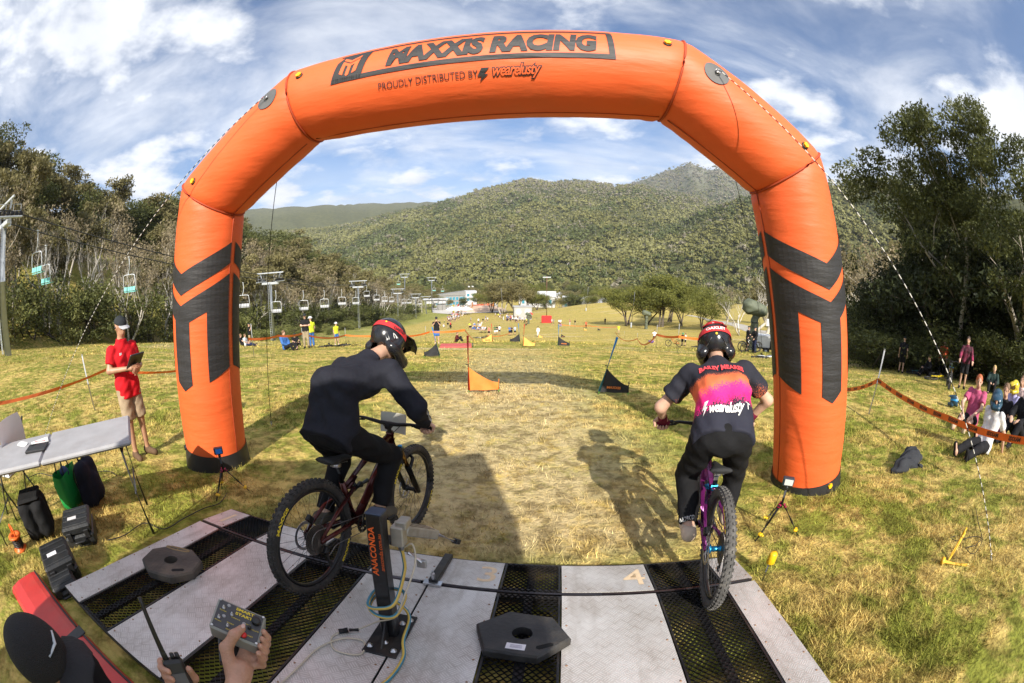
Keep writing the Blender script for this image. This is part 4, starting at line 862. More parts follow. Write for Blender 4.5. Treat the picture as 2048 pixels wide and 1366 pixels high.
def wheel(root, x, rear, tyre, detail=True, hub=None, side=-1, rimtext=True):
    R_, rt = .342, .030; nW = 48 if detail else 24; Cx = Vector((x, 0, .372)); hub = hub or BLKA
    mb = MB(); mb.tube([Cx + Vector((math.cos(a) * R_, 0, math.sin(a) * R_)) for a in [2 * math.pi * k / nW for k in range(nW)]], rt, 12 if detail else 6, closed=True); w = mb.build('wheel', tyre, root, True)
    mb = MB(); rr_ = .305 if detail else .308; mb.tube([Cx + Vector((math.cos(a) * rr_, 0, math.sin(a) * rr_)) for a in [2 * math.pi * k / nW for k in range(nW)]], .016 if detail else .012, 8, closed=True, flat=.75); mb.build('rim', RIM, w, True)
    mb = MB()
    for k in range(28 if detail else 12):
        a = 2 * math.pi * k / (28 if detail else 12); b = a + (.22 if k % 4 < 2 else -.22); y = .028 * (1 if k % 2 else -1); mb.tube([Cx + Vector((math.cos(b) * .028, y, math.sin(b) * .028)), Cx + Vector((math.cos(a) * .296, 0, math.sin(a) * .296))], .0013 if detail else .002, 3, caps=False)
    tag(mb.build('spokes', SPOKE, w), kind='stuff')
    mb = MB(); mb.lathe([(.014, -.055), (.03, -.045), (.03, -.036), (.018, -.03), (.018, .03), (.03, .036), (.03, .045), (.014, .055)], 14, Cx, (0, 1, 0)); mb.build('hub', hub, w, True)
    if not detail: return w
    mb = MB(); nk = 62
    for k in range(nk):
        a = 2 * math.pi * k / nk
        for (da, y, lift, sx, sy) in ((0, -.011, .0295, .017, .014), (.5, .011, .0295, .017, .014), (.25, .0275, .018, .020, .011), (.75, -.0275, .018, .020, .011)):
            t_ = a + da * 2 * math.pi / nk; rd = Vector((math.cos(t_), 0, math.sin(t_))); tg = Vector((-math.sin(t_), 0, math.cos(t_))); tilt = math.asin(max(-1, min(1, y / .034))); nrm = (rd * math.cos(tilt) + Vector((0, 1, 0)) * math.sin(tilt)); M = Matrix((tg, nrm.cross(tg) * -1, nrm)).transposed()
            mb.box(Cx + rd * R_ + nrm * .031, (sx, sy, .011), M, taper=.8)
    tag(mb.build('tread', tyre, w), kind='stuff')
    mb = MB(); mb.lathe([(.096, -.001), (.096, .001), (.076, .001), (.076, -.001)], 40, Cx + Vector((0, .062, 0)), (0, 1, 0), caps=False)
    for k in range(6): a = k * math.pi / 3; mb.tube([Cx + Vector((0, .062, 0)), Cx + Vector((math.cos(a) * .078, .062, math.sin(a) * .078))], .0035, 4)
    mb.build('brake_rotor', ALLOY, w)
    if rear:
        mb = MB()
        for i in range(9):
            r_ = .098 - i * .0085; n = 44 - i * 3; y = -.030 - i * .0042; P = [((r_ + (.004 if q % 2 else -.002)) * math.cos(2 * math.pi * q / (2 * n)), (r_ + (.004 if q % 2 else -.002)) * math.sin(2 * math.pi * q / (2 * n))) for q in range(2 * n)]
            mb.prism(P, .0018, Matrix.Translation(Cx + Vector((0, y, 0))) @ Matrix(((1, 0, 0, 0), (0, 0, 1, 0), (0, 1, 0, 0), (0, 0, 0, 1))))
        mb.build('cassette', CHAINM, w)
    for sd, txt, a0 in ((-1, 'MAXXIS', -.55), (1, 'MAXXIS', 2.2), (-1, 'MAXXIS', 2.5)) if rimtext else ():
        V, F = text_mesh(txt, .028, .0012, .0); V[:, 0] *= .17 / (V[:, 0].max() - V[:, 0].min()); rc = .338; mb = MB()
        mb.add([Cx + Vector((math.cos(a0 + sd * x_ / rc * 1) * (rc + y_), sd * (math.sqrt(max(1e-6, rt * rt - y_ * y_)) + .0015), math.sin(a0 + sd * x_ / rc * 1) * (rc + y_))) for x_, y_ in V], F); mb.build('tyre_lettering', YELT, w)
    return w
def bike(root, frame, tyre=TYRE, detail=True, hub=None, stanch=GOLD, cap=BLUEA, plate=None, crank=0.0, saddle_z=.80, saddle_m=None, accents=None):
    n = 10 if detail else 6; BB = Vector((.455, 0, .345)); RA = Vector((0, 0, .372)); FA = Vector((1.235, 0, .372)); HT = Vector((.885, 0, .905)); HB = Vector((.925, 0, .795)); ST = Vector((.315, 0, .66))
    wheel(root, 0, True, tyre, detail, hub); wheel(root, 1.235, False, tyre, detail, hub)
    mb = MB()
    mb.tube([BB + Vector((.01, 0, .02)), Vector((.62, 0, .52)), HB + Vector((-.02, 0, .015))], [.034, .033, .036], n, flat=.85); mb.tube([ST + Vector((.01, 0, -.05)), Vector((.58, 0, .76)), HT + Vector((-.01, 0, -.03))], [.019, .022, .026], n); mb.tube([BB, Vector((.37, 0, .52)), ST], [.032, .022, .020], n); mb.tube([HB, HT], .030, n); mb.tube([BB + Vector((0, -.05, 0)), BB + Vector((0, .05, 0))], .032, n)
    mb.tube([Vector((.39, 0, .60)), Vector((.47, 0, .665))], .012, 6)
    fm = mb.build('frame', frame, root, True)
    mb = MB()
    for s_ in (-1, 1):
        mb.tube([BB + Vector((-.02, .028 * s_, .03)), Vector((.22, .055 * s_, .375)), RA + Vector((0, .068 * s_, 0))], [.016, .013, .012], 8, flat=1.3); mb.tube([Vector((.40, .026 * s_, .60)), Vector((.2, .062 * s_, .52)), RA + Vector((0, .068 * s_, .01))], [.014, .011, .010], 8, flat=1.2)
    mb.tube([Vector((.405, -.03, .60)), Vector((.405, .03, .60))], .014, 6); mb.build('swingarm', frame, fm, True)
    mb = MB(); mb.tube([Vector((.42, 0, .585)), Vector((.60, 0, .605))], .016, 8); mb.build('rear_shock', BLKA, fm, True)
    if detail: mb = MB(); mb.tube([Vector((.43, 0, .587)), Vector((.52, 0, .597))], .023, 10); mb.tube([Vector((.46, .0, .60)), Vector((.48, .035, .62))], .012, 8); mb.build('shock_reservoir', accents or BLKA, fm, True)
    mb = MB()
    for s_ in (-1, 1): mb.tube([Vector((.945, .062 * s_, .77)), Vector((1.07, .062 * s_, .60))], .0175, 10)
    fk = mb.build('fork', stanch, root, True)
    mb = MB()
    for s_ in (-1, 1): mb.tube([Vector((1.055, .062 * s_, .62)), Vector((1.19, .062 * s_, .43)), FA + Vector((0, .066 * s_, -.01))], [.026, .024, .02], 10)
    mb.tube([Vector((1.10, .062, .60)), Vector((1.16, .05, .66)), Vector((1.18, 0, .685)), Vector((1.16, -.05, .66)), Vector((1.10, -.062, .60))], .014, 8); mb.build('fork_lowers', BLKA, fk, True)
    mb = MB(); mb.box((.943, 0, .778), (.06, .165, .035), (0, R(20), 0), .01); mb.build('fork_crown', BLKA, fk)
    for s_ in (-1, 1): mb = MB(); mb.tube([Vector((.935, .062 * s_, .79)), Vector((.930, .062 * s_, .805))], .019, 10); mb.build('fork_cap', cap, fk, True)
    mb = MB(); bz = .985; bxx = .845; mb.tube([Vector((bxx - .03, .37, bz + .012)), Vector((bxx - .01, .2, bz + .008)), Vector((bxx + .015, .07, bz - .012)), Vector((bxx + .018, 0, bz - .014)), Vector((bxx + .015, -.07, bz - .012)), Vector((bxx - .01, -.2, bz + .008)), Vector((bxx - .03, -.37, bz + .012))], [.011, .011, .015, .016, .015, .011, .011], 8)
    hb = mb.build('handlebar', BLKA, root, True)
    mb = MB(); mb.box((.872, 0, .955), (.065, .05, .045), (0, R(-18), 0), .01); mb.tube([HT, HT + Vector((-.012, 0, .05))], .019, 8); mb.build('stem', BLKA, hb)
    for s_ in (-1, 1):
        mb = MB(); mb.tube([Vector((bxx - .031, .385 * s_, bz + .012)), Vector((bxx - .018, .25 * s_, bz + .010))], .016, 10); mb.build('grip', GRIP, hb, True)
        mb = MB(); mb.tube([Vector((bxx - .005, .215 * s_, bz + .003)), Vector((bxx + .03, .22 * s_, bz - .012)), Vector((bxx + .035, .31 * s_, bz - .03))], [.014, .010, .005], 6); mb.tube([Vector((bxx + .02, .19 * s_, bz - .005)), Vector((bxx + .05, .1 * s_, bz - .01)), Vector((bxx + .07, .02 * s_, bz - .08)), Vector((.93, 0, .80))], .003, 4); mb.build('brake_lever', BLKA, hb, True)
    sz = saddle_z; mb = MB(); mb.tube([ST, Vector((.315 - (sz - .66) * .28, 0, sz - .04))], .0155, 10); sp_ = mb.build('seatpost', BLKA, root, True)
    mb = MB(); sx = .315 - (sz - .66) * .28
    prof = [(-.13, .070, .016), (-.10, .074, .020), (-.05, .062, .022), (.0, .036, .022), (.06, .024, .020), (.12, .020, .017), (.145, .010, .008)]; vs = []
    for (dx, w, hh) in prof:
        for j in range(10):
            a = 2 * math.pi * j / 10; vs.append((sx + dx, w * math.cos(a), sz + hh * math.sin(a) + (.010 if dx < -.08 else 0) - .006 * (dx > .1)))
    k = len(prof); mb.add(vs, [(i * 10 + j, i * 10 + (j + 1) % 10, (i + 1) * 10 + (j + 1) % 10, (i + 1) * 10 + j) for i in range(k - 1) for j in range(10)] + [tuple(range(10))[::-1], tuple((k - 1) * 10 + j for j in range(10))]); mb.build('saddle', saddle_m or GRIP, root, True)
    mb = MB(); mb.tube([Vector((sx - .09, .022, sz - .02)), Vector((sx + .08, .018, sz - .025))], .004, 5); mb.tube([Vector((sx - .09, -.022, sz - .02)), Vector((sx + .08, -.018, sz - .025))], .004, 5); mb.box((sx - .01, 0, sz - .035), (.05, .05, .03), bevel=.006); mb.build('saddle_clamp', ALLOY if detail else BLKA, sp_, True)
    d = Vector((math.cos(crank), 0, math.sin(crank))) * .17
    mb = MB(); mb.lathe([(.062, -.002), (.062, .002), (.045, .002), (.045, -.002)], 32, BB + Vector((0, -.055, 0)), (0, 1, 0), caps=False)
    if detail:
        for q in range(32): a = 2 * math.pi * q / 32; mb.box(BB + Vector((math.cos(a) * .0645, -.055, math.sin(a) * .0645)), (.006, .003, .006), (0, -a, 0))
    for q in range(5): a = 2 * math.pi * q / 5; mb.tube([BB + Vector((0, -.056, 0)), BB + Vector((math.cos(a) * .05, -.055, math.sin(a) * .05))], .006, 5)
    cr = mb.build('chainring', BLKA, root)
    for s_, dd in ((-1, d), (1, -d)):
        mb = MB(); mb.tube([BB + Vector((0, .06 * s_, 0)), BB + dd + Vector((0, .078 * s_, 0))], [.018, .013], 8); ca = mb.build('crank_arm', BLKA, root, True)
        mb = MB(); mb.box(BB + dd + Vector((0, .135 * s_, 0)), (.10, .10, .017), bevel=.005); mb.build('pedal', BLKA, ca)
    if detail:
        mb = MB(); n_ = 70; ch = []
        for q in range(n_):
            t = q / n_
            if t < .40: ch.append(BB.lerp(RA, t / .40) + Vector((0, -.055, .062 * (1 - t / .40) + .072 * t / .40)))
            elif t < .6: a = math.pi / 2 + (t - .4) / .2 * math.pi; ch.append(RA + Vector((math.cos(a) * .072, -.055, math.sin(a) * .072)))
            else: u_ = (t - .6) / .4; ch.append(RA.lerp(BB, u_) + Vector((.05 * (1 - u_) * math.sin(u_ * 3), -.055, -.072 * (1 - u_) - .062 * u_ - .05 * math.exp(-((u_ - .12) / .1) ** 2))))
        mb.tube(ch, .0035, 4, closed=True); mb.build('chain', CHAINM, root)
        mb = MB(); mb.box(RA + Vector((.03, -.075, -.06)), (.04, .03, .05), (0, .5, 0), .006); mb.box(RA + Vector((.055, -.06, -.13)), (.022, .012, .12), (0, -.35, 0), .004); mb.lathe([(.02, -.006), (.02, .006)], 12, RA + Vector((.075, -.058, -.185)), (0, 1, 0)); mb.build('derailleur', BLKA, root)
        mb = MB(); mb.box(RA + Vector((.06, .068, .09)), (.06, .03, .045), (0, .8, 0), .006); mb.build('brake_caliper', BLKA, root)
        mb = MB(); mb.tube(spline([(.93, .02, .86), (.75, .04, .66), (.5, .04, .40), (.3, .06, .42), (.06, .07, .45)], 5), .0028, 5); mb.tube(spline([(.93, -.02, .86), (.72, -.04, .62), (.48, -.04, .36), (.25, -.07, .36), (.02, -.075, .30)], 5), .0028, 5); mb.build('cables', BLKP, root, True)
    if plate:
        mb = MB(); mb.add([(.93 + .03 * math.cos(a * 1.5), .11 * a, .965 + z) for z in (-.075, .075) for a in (-1, -.5, 0, .5, 1)], [(i, i + 1, i + 6, i + 5) for i in range(4)]); mb.build('number_plate', plate, root, True)
    return root
def bike_frame(rear, heading, front_z, scale=1.0, lean=0.0, pitch=None):
    h = R(heading); x = Vector((math.sin(h), math.cos(h), 0)); 
    pt = math.atan2(front_z - rear[2], 1.235 * scale) if pitch is None else pitch; x = (x * math.cos(pt) + Vector((0, 0, math.sin(pt)))).normalized(); y = Vector((0, 0, 1)).cross(x).normalized(); z = x.cross(y)
    M = Matrix((x, y, z)).transposed(); M = M @ Matrix.Rotation(lean, 3, 'X'); return Matrix.Translation(rear) @ M.to_4x4() @ Matrix.Scale(scale, 4)
# ------------------------------------------------------------------ full-face helmet
def helmet(parent, c, f, up, shell, visor_m, strap_m, s=1.0, h=.008):
    f = Vector(f).normalized(); up = Vector(up); up = (up - f * up.dot(f)).normalized(); l = up.cross(f); M = np.array([[l.x, f.x, up.x], [l.y, f.y, up.y], [l.z, f.z, up.z]]); c = Vector(c)
    pr = [('e', A3(c + up * .035 * s - f * .012 * s), (.118 * s, .142 * s, .135 * s), M), ('c', A3(c - up * .085 * s + f * .135 * s - l * .05 * s), A3(c - up * .085 * s + f * .135 * s + l * .05 * s), .042 * s, .042 * s)]
    for sg in (-1, 1): pr += [('c', A3(c - up * .06 * s + l * sg * .10 * s - f * .02 * s), A3(c - up * .088 * s + l * sg * .062 * s + f * .125 * s), .042 * s, .040 * s), ('c', A3(c - up * .06 * s + l * sg * .095 * s - f * .06 * s), A3(c + l * sg * .10 * s), .04 * s, .03 * s)]
    sub = [('e', A3(c + f * .155 * s + up * .012 * s), (.088 * s, .10 * s, .062 * s), M), ('c', A3(c - up * .05 * s - f * .02 * s), A3(c - up * .25 * s - f * .03 * s), .088 * s, .10 * s)]
    hl_ = smesh('helmet', solid(pr, h, .03, (), 0, sub=sub), shell, parent)
    vp = [c + up * .125 * s + f * .06 * s, c + up * .13 * s + f * .14 * s, c + up * .105 * s + f * .21 * s, c + up * .075 * s + f * .265 * s]; mb = MB(); vs = []
    for i, p in enumerate(vp):
        w = (.098, .108, .098, .062)[i] * s
        for t in (-1, -.6, 0, .6, 1): vs.append(p + l * t * w - up * (t * t * .035 * s))
    o = len(vs); vs += [v - up * .006 * s for v in vs]
    fs = [(i * 5 + j, i * 5 + j + 1, i * 5 + j + 6, i * 5 + j + 5) for i in range(3) for j in range(4)]; fs += [tuple(o + q for q in f_[::-1]) for f_ in fs[:12]]; edge = [0, 1, 2, 3, 4, 9, 14, 19, 18, 17, 16, 15, 10, 5]
    fs += [(edge[i], o + edge[i], o + edge[(i + 1) % 14], edge[(i + 1) % 14]) for i in range(14)]
    mb.add(vs, fs); mb.build('visor', visor_m, parent, True)
    def on(aa, hh, lift=0.0):
        "point on the shell at azimuth aa from the back, height hh"
        d = -f * math.cos(aa) + l * math.sin(aa); zz = hh / .135; r_ = math.sqrt(max(.05, 1 - zz * zz)); rx, ry = .118 * s * r_, .142 * s * r_; k_ = 1 / math.sqrt((math.sin(aa) / rx) ** 2 + (math.cos(aa) / ry) ** 2); return c + up * (.035 + hh) * s - f * .012 * s + d * (k_ + .004 + lift)
    mb = MB(); vs = []
    rows = 26
    for i in range(rows):
        a = -2.0 + 4.0 * i / (rows - 1); hh = .022 + .022 * math.cos(a)
        for dz in (-.021, 0, .021): vs.append(on(a, hh + dz, .002))
    mb.add(vs, [(i * 3 + j, (i + 1) * 3 + j, (i + 1) * 3 + j + 1, i * 3 + j + 1) for i in range(rows - 1) for j in range(2)]); st_ = mb.build('goggle_strap', strap_m, parent, True)
    return hl_, on, st_
def project_text(name, txt, target, origin, xdir, ydir, width, size, m, parent, shear=0., bold=0., lift=.004, bend=0., sp=1.0):
    "lettering pressed onto a garment: cast each point along the view normal onto the mesh"
    from mathutils.bvhtree import BVHTree
    me = target.data; bv = BVHTree.FromPolygons([v.co[:] for v in me.vertices], [p.vertices[:] for p in me.polygons])
    V, F = text_mesh(txt, size, bold, shear, sp) if isinstance(txt, str) else (np.array(txt[0], float), txt[1]); V[:, 0] -= (V[:, 0].max() + V[:, 0].min()) / 2; V[:, 0] *= width / (V[:, 0].max() - V[:, 0].min())
    bm = bmesh.new(); q = [bm.verts.new((v[0], v[1], 0)) for v in V]
    for f_ in F:
        try: bm.faces.new([q[i] for i in f_])
        except ValueError: pass
    x, y = Vector(xdir).normalized(), Vector(ydir).normalized(); n = x.cross(y).normalized(); O = Vector(origin)
    for v in bm.verts:
        p = O + x * v.co.x + y * (v.co.y - bend * v.co.x ** 2); hit, nr, _, _ = bv.ray_cast(p + n * .4, -n); v.co = (hit + n * lift) if hit is not None else p
    me2 = bpy.data.meshes.new(name); bm.to_mesh(me2); bm.free(); me2.materials.append(m); return link(name, me2, parent)

# ------------------------------------------------------------------ the two racers
BS = .935
def zgr(x, y): v = x * RV[0] + y * RV[1]; return zr(v)
oL = Vector((-1.10, 1.62, zgr(-1.10, 1.62))); ML = bike_frame(oL, 16.2, gz(-.8, 2.73) + .01, BS)
bL = thing('mountain_bike', 'maroon mountain bike with gold fork and muddy black tyres on the ramp', 'bicycle', M=ML); bike(bL, MAROON, TYRE, True, BLKA, GOLD, BLUEA, mat('plate_white', (.62, .60, .52), .6), crank=.12, saddle_z=.82)
oR = Vector((1.09, 1.56, zgr(1.09, 1.56))); MR_ = bike_frame(oR, 16.5, gz(1.37, 2.73) + .01, BS, lean=R(-3))
bR = thing('mountain_bike', 'purple mountain bike with blue hub and dusty grey tyres on the ramp', 'bicycle', M=MR_); bike(bR, PURPLE, TYRE_G, True, BLUEA, BLKA, BLKA, None, crank=math.pi + .15, saddle_z=.80, accents=BLUEA)
mb = MB(); mb.tube([Vector((.315, 0, .64)), Vector((.31, 0, .675))], .024, 12); mb.build('seat_clamp', BLUEA, bR, True)
CH_BLK = cloth('black_jersey', (.018, .019, .026), .8, .35); CH_PANT = cloth('black_trousers', (.012, .012, .013), .85, .3); SHOE_G = cloth('olive_shoe', (.10, .088, .065), .8); SHOE_B = cloth('beige_shoe', (.62, .50, .38), .8)
rl = thing('racer', 'racer in black long sleeves and black helmet leaning over the maroon bike', 'person', M=ML)
JL = dict(pel=(.22, 0, 1.03), chest=(.50, .0, 1.36), arc=(-.10, 0, .095), neck=(.60, 0, 1.435), head=(.80, -.01, 1.545), face=(.90, -.12, -.42), headup=(.42, 0, .9), hs=1.0,
          shL=(.54, .19, 1.35), shR=(.53, -.20, 1.37), elL=(.60, .40, 1.16), elR=(.58, -.38, 1.15), wrL=(.76, .345, 1.045), wrR=(.755, -.345, 1.045), hpL=(.22, .095, .99), hpR=(.22, -.095, .99), knL=(.50, .16, .74), knR=(.66, -.15, .80), anL=(.28, .135, .425), anR=(.545, -.135, .455), heL=(.22, .135, .39), heR=(.50, -.135, .395), toL=(.42, .14, .385), toR=(.70, -.14, .375))
_bo, _hd = figure(rl, JL, SKIN, CH_BLK, 'long', CH_PANT, 'long', SHOE_G, h=.012, k=.95, fold=.006, hands='grip', hem=.115, fingers=True, palm={'L': (.3, 0, -1), 'R': (.3, 0, -1)}, hair=mat('hair_brown', (.16, .09, .045), .7))
BLKH = mat('helmet_black', (.014, .014, .016), .22, var=.2, bump=.05); REDS = mat('strap_red', (.55, .025, .03), .7, var=.2, vscale=60); WHITEP = mat('white_print', (.72, .72, .70), .6)
hc, hf, hu, hl2, hM = _hd
hm, on, st_ = helmet(rl, hc, hf, hu, BLKH, BLKH, REDS)
def shell_text(txt, a0, h0, da, size, m, parent, lift=.005, flip=1, bold=0.):
    V, F = text_mesh(txt, size, bold); V[:, 0] -= (V[:, 0].max() + V[:, 0].min()) / 2; mb = MB(); w = V[:, 0].max() - V[:, 0].min(); mb.add([on(a0 - flip * x / w * da, h0 + y, lift) for x, y in V], F); return mb.build('lettering', m, parent)
shell_text('OAKLEY', -1.25, .028, .85, .030, BLKP, rl, .005, 1, .001)
def shell_line(pts, m, parent, r=.0022):
    mb = MB(); mb.tube([on(a, h_, .001) for a, h_ in pts], r, 5); return mb.build('stripe', m, parent, True)
shell_line([(-.9, -.01), (-1.15, -.055), (-1.5, -.10), (-1.35, -.03), (-.95, -.012)], WHITEP, rl); shell_line([(-.55, -.02), (-.75, -.05), (-.95, -.08), (-1.1, -.10)], WHITEP, rl); shell_line([(-.45, -.03), (-.65, -.06), (-.85, -.095)], WHITEP, rl); shell_line([(-1.0, -.03), (-1.25, -.06), (-1.3, -.04), (-1.1, -.025)], WHITEP, rl)
V, F = text_mesh('D', .03, .001); mb = MB(); mb.add([on(-1.22 - x * 9, -.055 + y, .003) for x, y in V], F); mb.build('lettering', WHITEP, rl)
mb = MB(); mb.lathe([(.008, 0), (.007, .002)], 10, on(-.35, .055, .0), (on(-.35, .055, .1) - on(-.35, .055, 0))); mb.build('sticker', YEL, rl)
sleeve_ = [o for o in bpy.data.objects if o.parent == rl and o.name.startswith('shirt')][0]
a_, b_ = Vector(JL['elR']), Vector(JL['wrR']); ad = (a_ - b_).normalized(); 
project_text('sleeve_lettering', 'wearelusty', sleeve_, (a_ + b_) / 2 + Vector((0, -.05, 0)), ad, ad.cross(Vector((0, -1, 0))) * -1, .17, .035, WHITEP, rl, .3)

def jersey_mat():
    m = bpy.data.materials.new('sprayed_jersey'); m.use_nodes = True; nt = m.node_tree; N, L = nt.nodes, nt.links; b = N['Principled BSDF']; b.inputs['Roughness'].default_value = .8; b.inputs['Specular IOR Level'].default_value = .25
    tc = N.new('ShaderNodeTexCoord'); sp = N.new('ShaderNodeSeparateXYZ'); L.new(tc.outputs['Object'], sp.inputs[0])
    def mth(op, a, b_=None):
        n = N.new('ShaderNodeMath'); n.operation = op
        for i, v in enumerate((a, b_)):
            if v is None: continue
            if isinstance(v, (int, float)): n.inputs[i].default_value = v
            else: L.new(v, n.inputs[i])
        return n.outputs[0]
    spine = mth('ADD', mth('MULTIPLY', sp.outputs[0], .68), mth('MULTIPLY', sp.outputs[2], .72))   # distance up the back
    tilt = mth('ADD', spine, mth('MULTIPLY', sp.outputs[1], .14))
    n1 = N.new('ShaderNodeTexNoise'); n1.inputs['Scale'].default_value = 160; n1.inputs['Detail'].default_value = 3; L.new(tc.outputs['Object'], n1.inputs['Vector']); n2 = N.new('ShaderNodeTexNoise'); n2.inputs['Scale'].default_value = 6; n2.inputs['Detail'].default_value = 4; L.new(tc.outputs['Object'], n2.inputs['Vector'])
    s = mth('ADD', tilt, mth('ADD', mth('MULTIPLY', mth('SUBTRACT', n1.outputs[0], .5), .20), mth('MULTIPLY', mth('SUBTRACT', n2.outputs[0], .5), .10)))
    cr = N.new('ShaderNodeValToRGB'); mr = N.new('ShaderNodeMapRange'); L.new(s, mr.inputs[0]); mr.inputs[1].default_value = .81; mr.inputs[2].default_value = 1.40; L.new(mr.outputs[0], cr.inputs[0])
    e = cr.color_ramp.elements; e[0].position = 0; e[0].color = (.022, .023, .036, 1); e[1].position = 1; e[1].color = (.02, .021, .03, 1)
    for p, c in ((.28, (.022, .023, .036, 1)), (.31, (.78, .015, .20, 1)), (.44, (.80, .03, .20, 1)), (.48, (.82, .16, .06, 1)), (.64, (.80, .17, .06, 1)), (.70, (.02, .021, .03, 1))): q = e.new(p); q.color = c
    L.new(cr.outputs[0], b.inputs['Base Color']); nb = N.new('ShaderNodeTexNoise'); nb.inputs['Scale'].default_value = 14; nb.inputs['Detail'].default_value = 5; L.new(tc.outputs['Object'], nb.inputs['Vector']); bp = N.new('ShaderNodeBump'); bp.inputs['Strength'].default_value = .35; bp.inputs['Distance'].default_value = .02; L.new(nb.outputs[0], bp.inputs['Height']); L.new(bp.outputs[0], b.inputs['Normal']); return m
rr2 = thing('racer', 'racer in orange and pink sprayed black jersey and red helmet leaning over the purple bike', 'person', M=MR_)
JR = dict(pel=(.20, 0, 1.03), chest=(.54, -.02, 1.34), arc=(-.07, 0, .075), neck=(.62, -.03, 1.415), head=(.80, -.05, 1.535), face=(.93, -.10, -.32), headup=(.32, 0, .95), hs=1.0,
          shL=(.55, .17, 1.35), shR=(.57, -.22, 1.37), elL=(.62, .36, 1.13), elR=(.68, -.44, 1.16), wrL=(.755, .335, 1.04), wrR=(.77, -.36, 1.045), hpL=(.20, .10, 1.0), hpR=(.20, -.10, 1.0), knL=(.52, .16, .70), knR=(.52, -.18, .68), anL=(.25, .15, .42), anR=(.50, -.15, .42), heL=(.19, .15, .385), heR=(.46, -.15, .375), toL=(.39, .155, .375), toR=(.66, -.155, .375))
_bo, _hd = figure(rr2, JR, SKIN, jersey_mat(), 'short', CH_PANT, 'long', SHOE_B, h=.012, k=1.03, fold=.005, hands='grip', hem=.075, fingers=True, palm={'L': (.3, 0, -1), 'R': (.3, 0, -1)}, hair=mat('hair_dark', (.05, .03, .02), .7))
REDH = mat('helmet_red', (.42, .02, .02), .25, var=.2); hc, hf, hu, hl2, hM = _hd
hm, on, st_ = helmet(rr2, hc, hf, hu, BLKH, REDH, REDS, 1.03)
shell_text('OAKLEY', 0, .046, 1.1, .030, WHITEP, rr2, .005, 1, .001)
mb = MB(); mb.lathe([(.009, 0), (.008, .002)], 10, on(0, .005, .0), (on(0, .005, .1) - on(0, .005, 0))); mb.build('sticker', YEL, rr2)
for sg in (-1, 1): shell_line([(sg * .25, -.02), (sg * .5, -.055), (sg * .9, -.075), (sg * 1.3, -.06)], mat('helmet_grey', (.12, .12, .12), .4), rr2, .004); shell_line([(sg * 1.0, .085), (sg * .6, .10), (0, .105)], REDH, rr2, .012); shell_line([(sg * 1.9, .03), (sg * 1.5, -.03), (sg * 1.2, -.07)], REDH, rr2, .010)
js = [o for o in bpy.data.objects if o.parent == rr2 and o.name.startswith('shirt')][0]
up_ = (Vector(JR['chest']) - Vector(JR['pel'])).normalized(); rt = Vector((0, -1, 0))
project_text('name_lettering', 'BAILEY MEARES', js, Vector((.52, -.02, 1.30)), rt, up_, .30, .075, mat('print_coral', (.80, .07, .08), .6), rr2, 0, .003, .007, .9)
project_text('script_lettering', 'wearelusty', js, Vector((.25, 0, 1.065)), rt, up_, .215, .08, WHITEP, rr2, .35, .002, .007, 0, .9)
BOLT = ([(.6, 1), (.0, .9), (-.35, .1), (.0, .12), (-.2, -.6), (.45, .3), (.12, .3)], [(0, 1, 2, 3, 6), (3, 4, 5, 6)])
project_text('bolt_mark', ([(x * .05, y * .045) for x, y in BOLT[0]], BOLT[1]), js, Vector((.25, .13, 1.065)), rt, up_, .035, 1, WHITEP, rr2)
project_text('jersey_patch', 'T', js, Vector((.25, -.135, 1.085)), rt, up_, .035, .06, WHITEP, rr2)
# gloves on the right racer
GLV = cloth('maroon_glove', (.16, .015, .04), .7)
for sd, sg in (('L', 1), ('R', -1)):
    J = arr(JR); w = J['wr' + sd]; e = J['el' + sd]; d = (w - e) / np.linalg.norm(w - e)
    smesh('glove', solid([('c', w - d * .01, w + d * .075, .034, .036), ('c', w + d * .07 + np.array([0, .03, -.01]), w + d * .07 + np.array([0, -.03, -.01]), .022, .022)], .007, .02), GLV, rr2)
lp = [o for o in bpy.data.objects if o.parent == rr2 and o.name.startswith('trousers')][0]
k_, a_ = Vector(JR['knL']), Vector(JR['anL']); project_text('trouser_lettering', 'NORCO', lp, a_.lerp(k_, .16) + Vector((-.05, .02, 0)), Vector((.25, -1, 0)), (k_ - a_).normalized(), .085, .04, WHITEP, rr2)
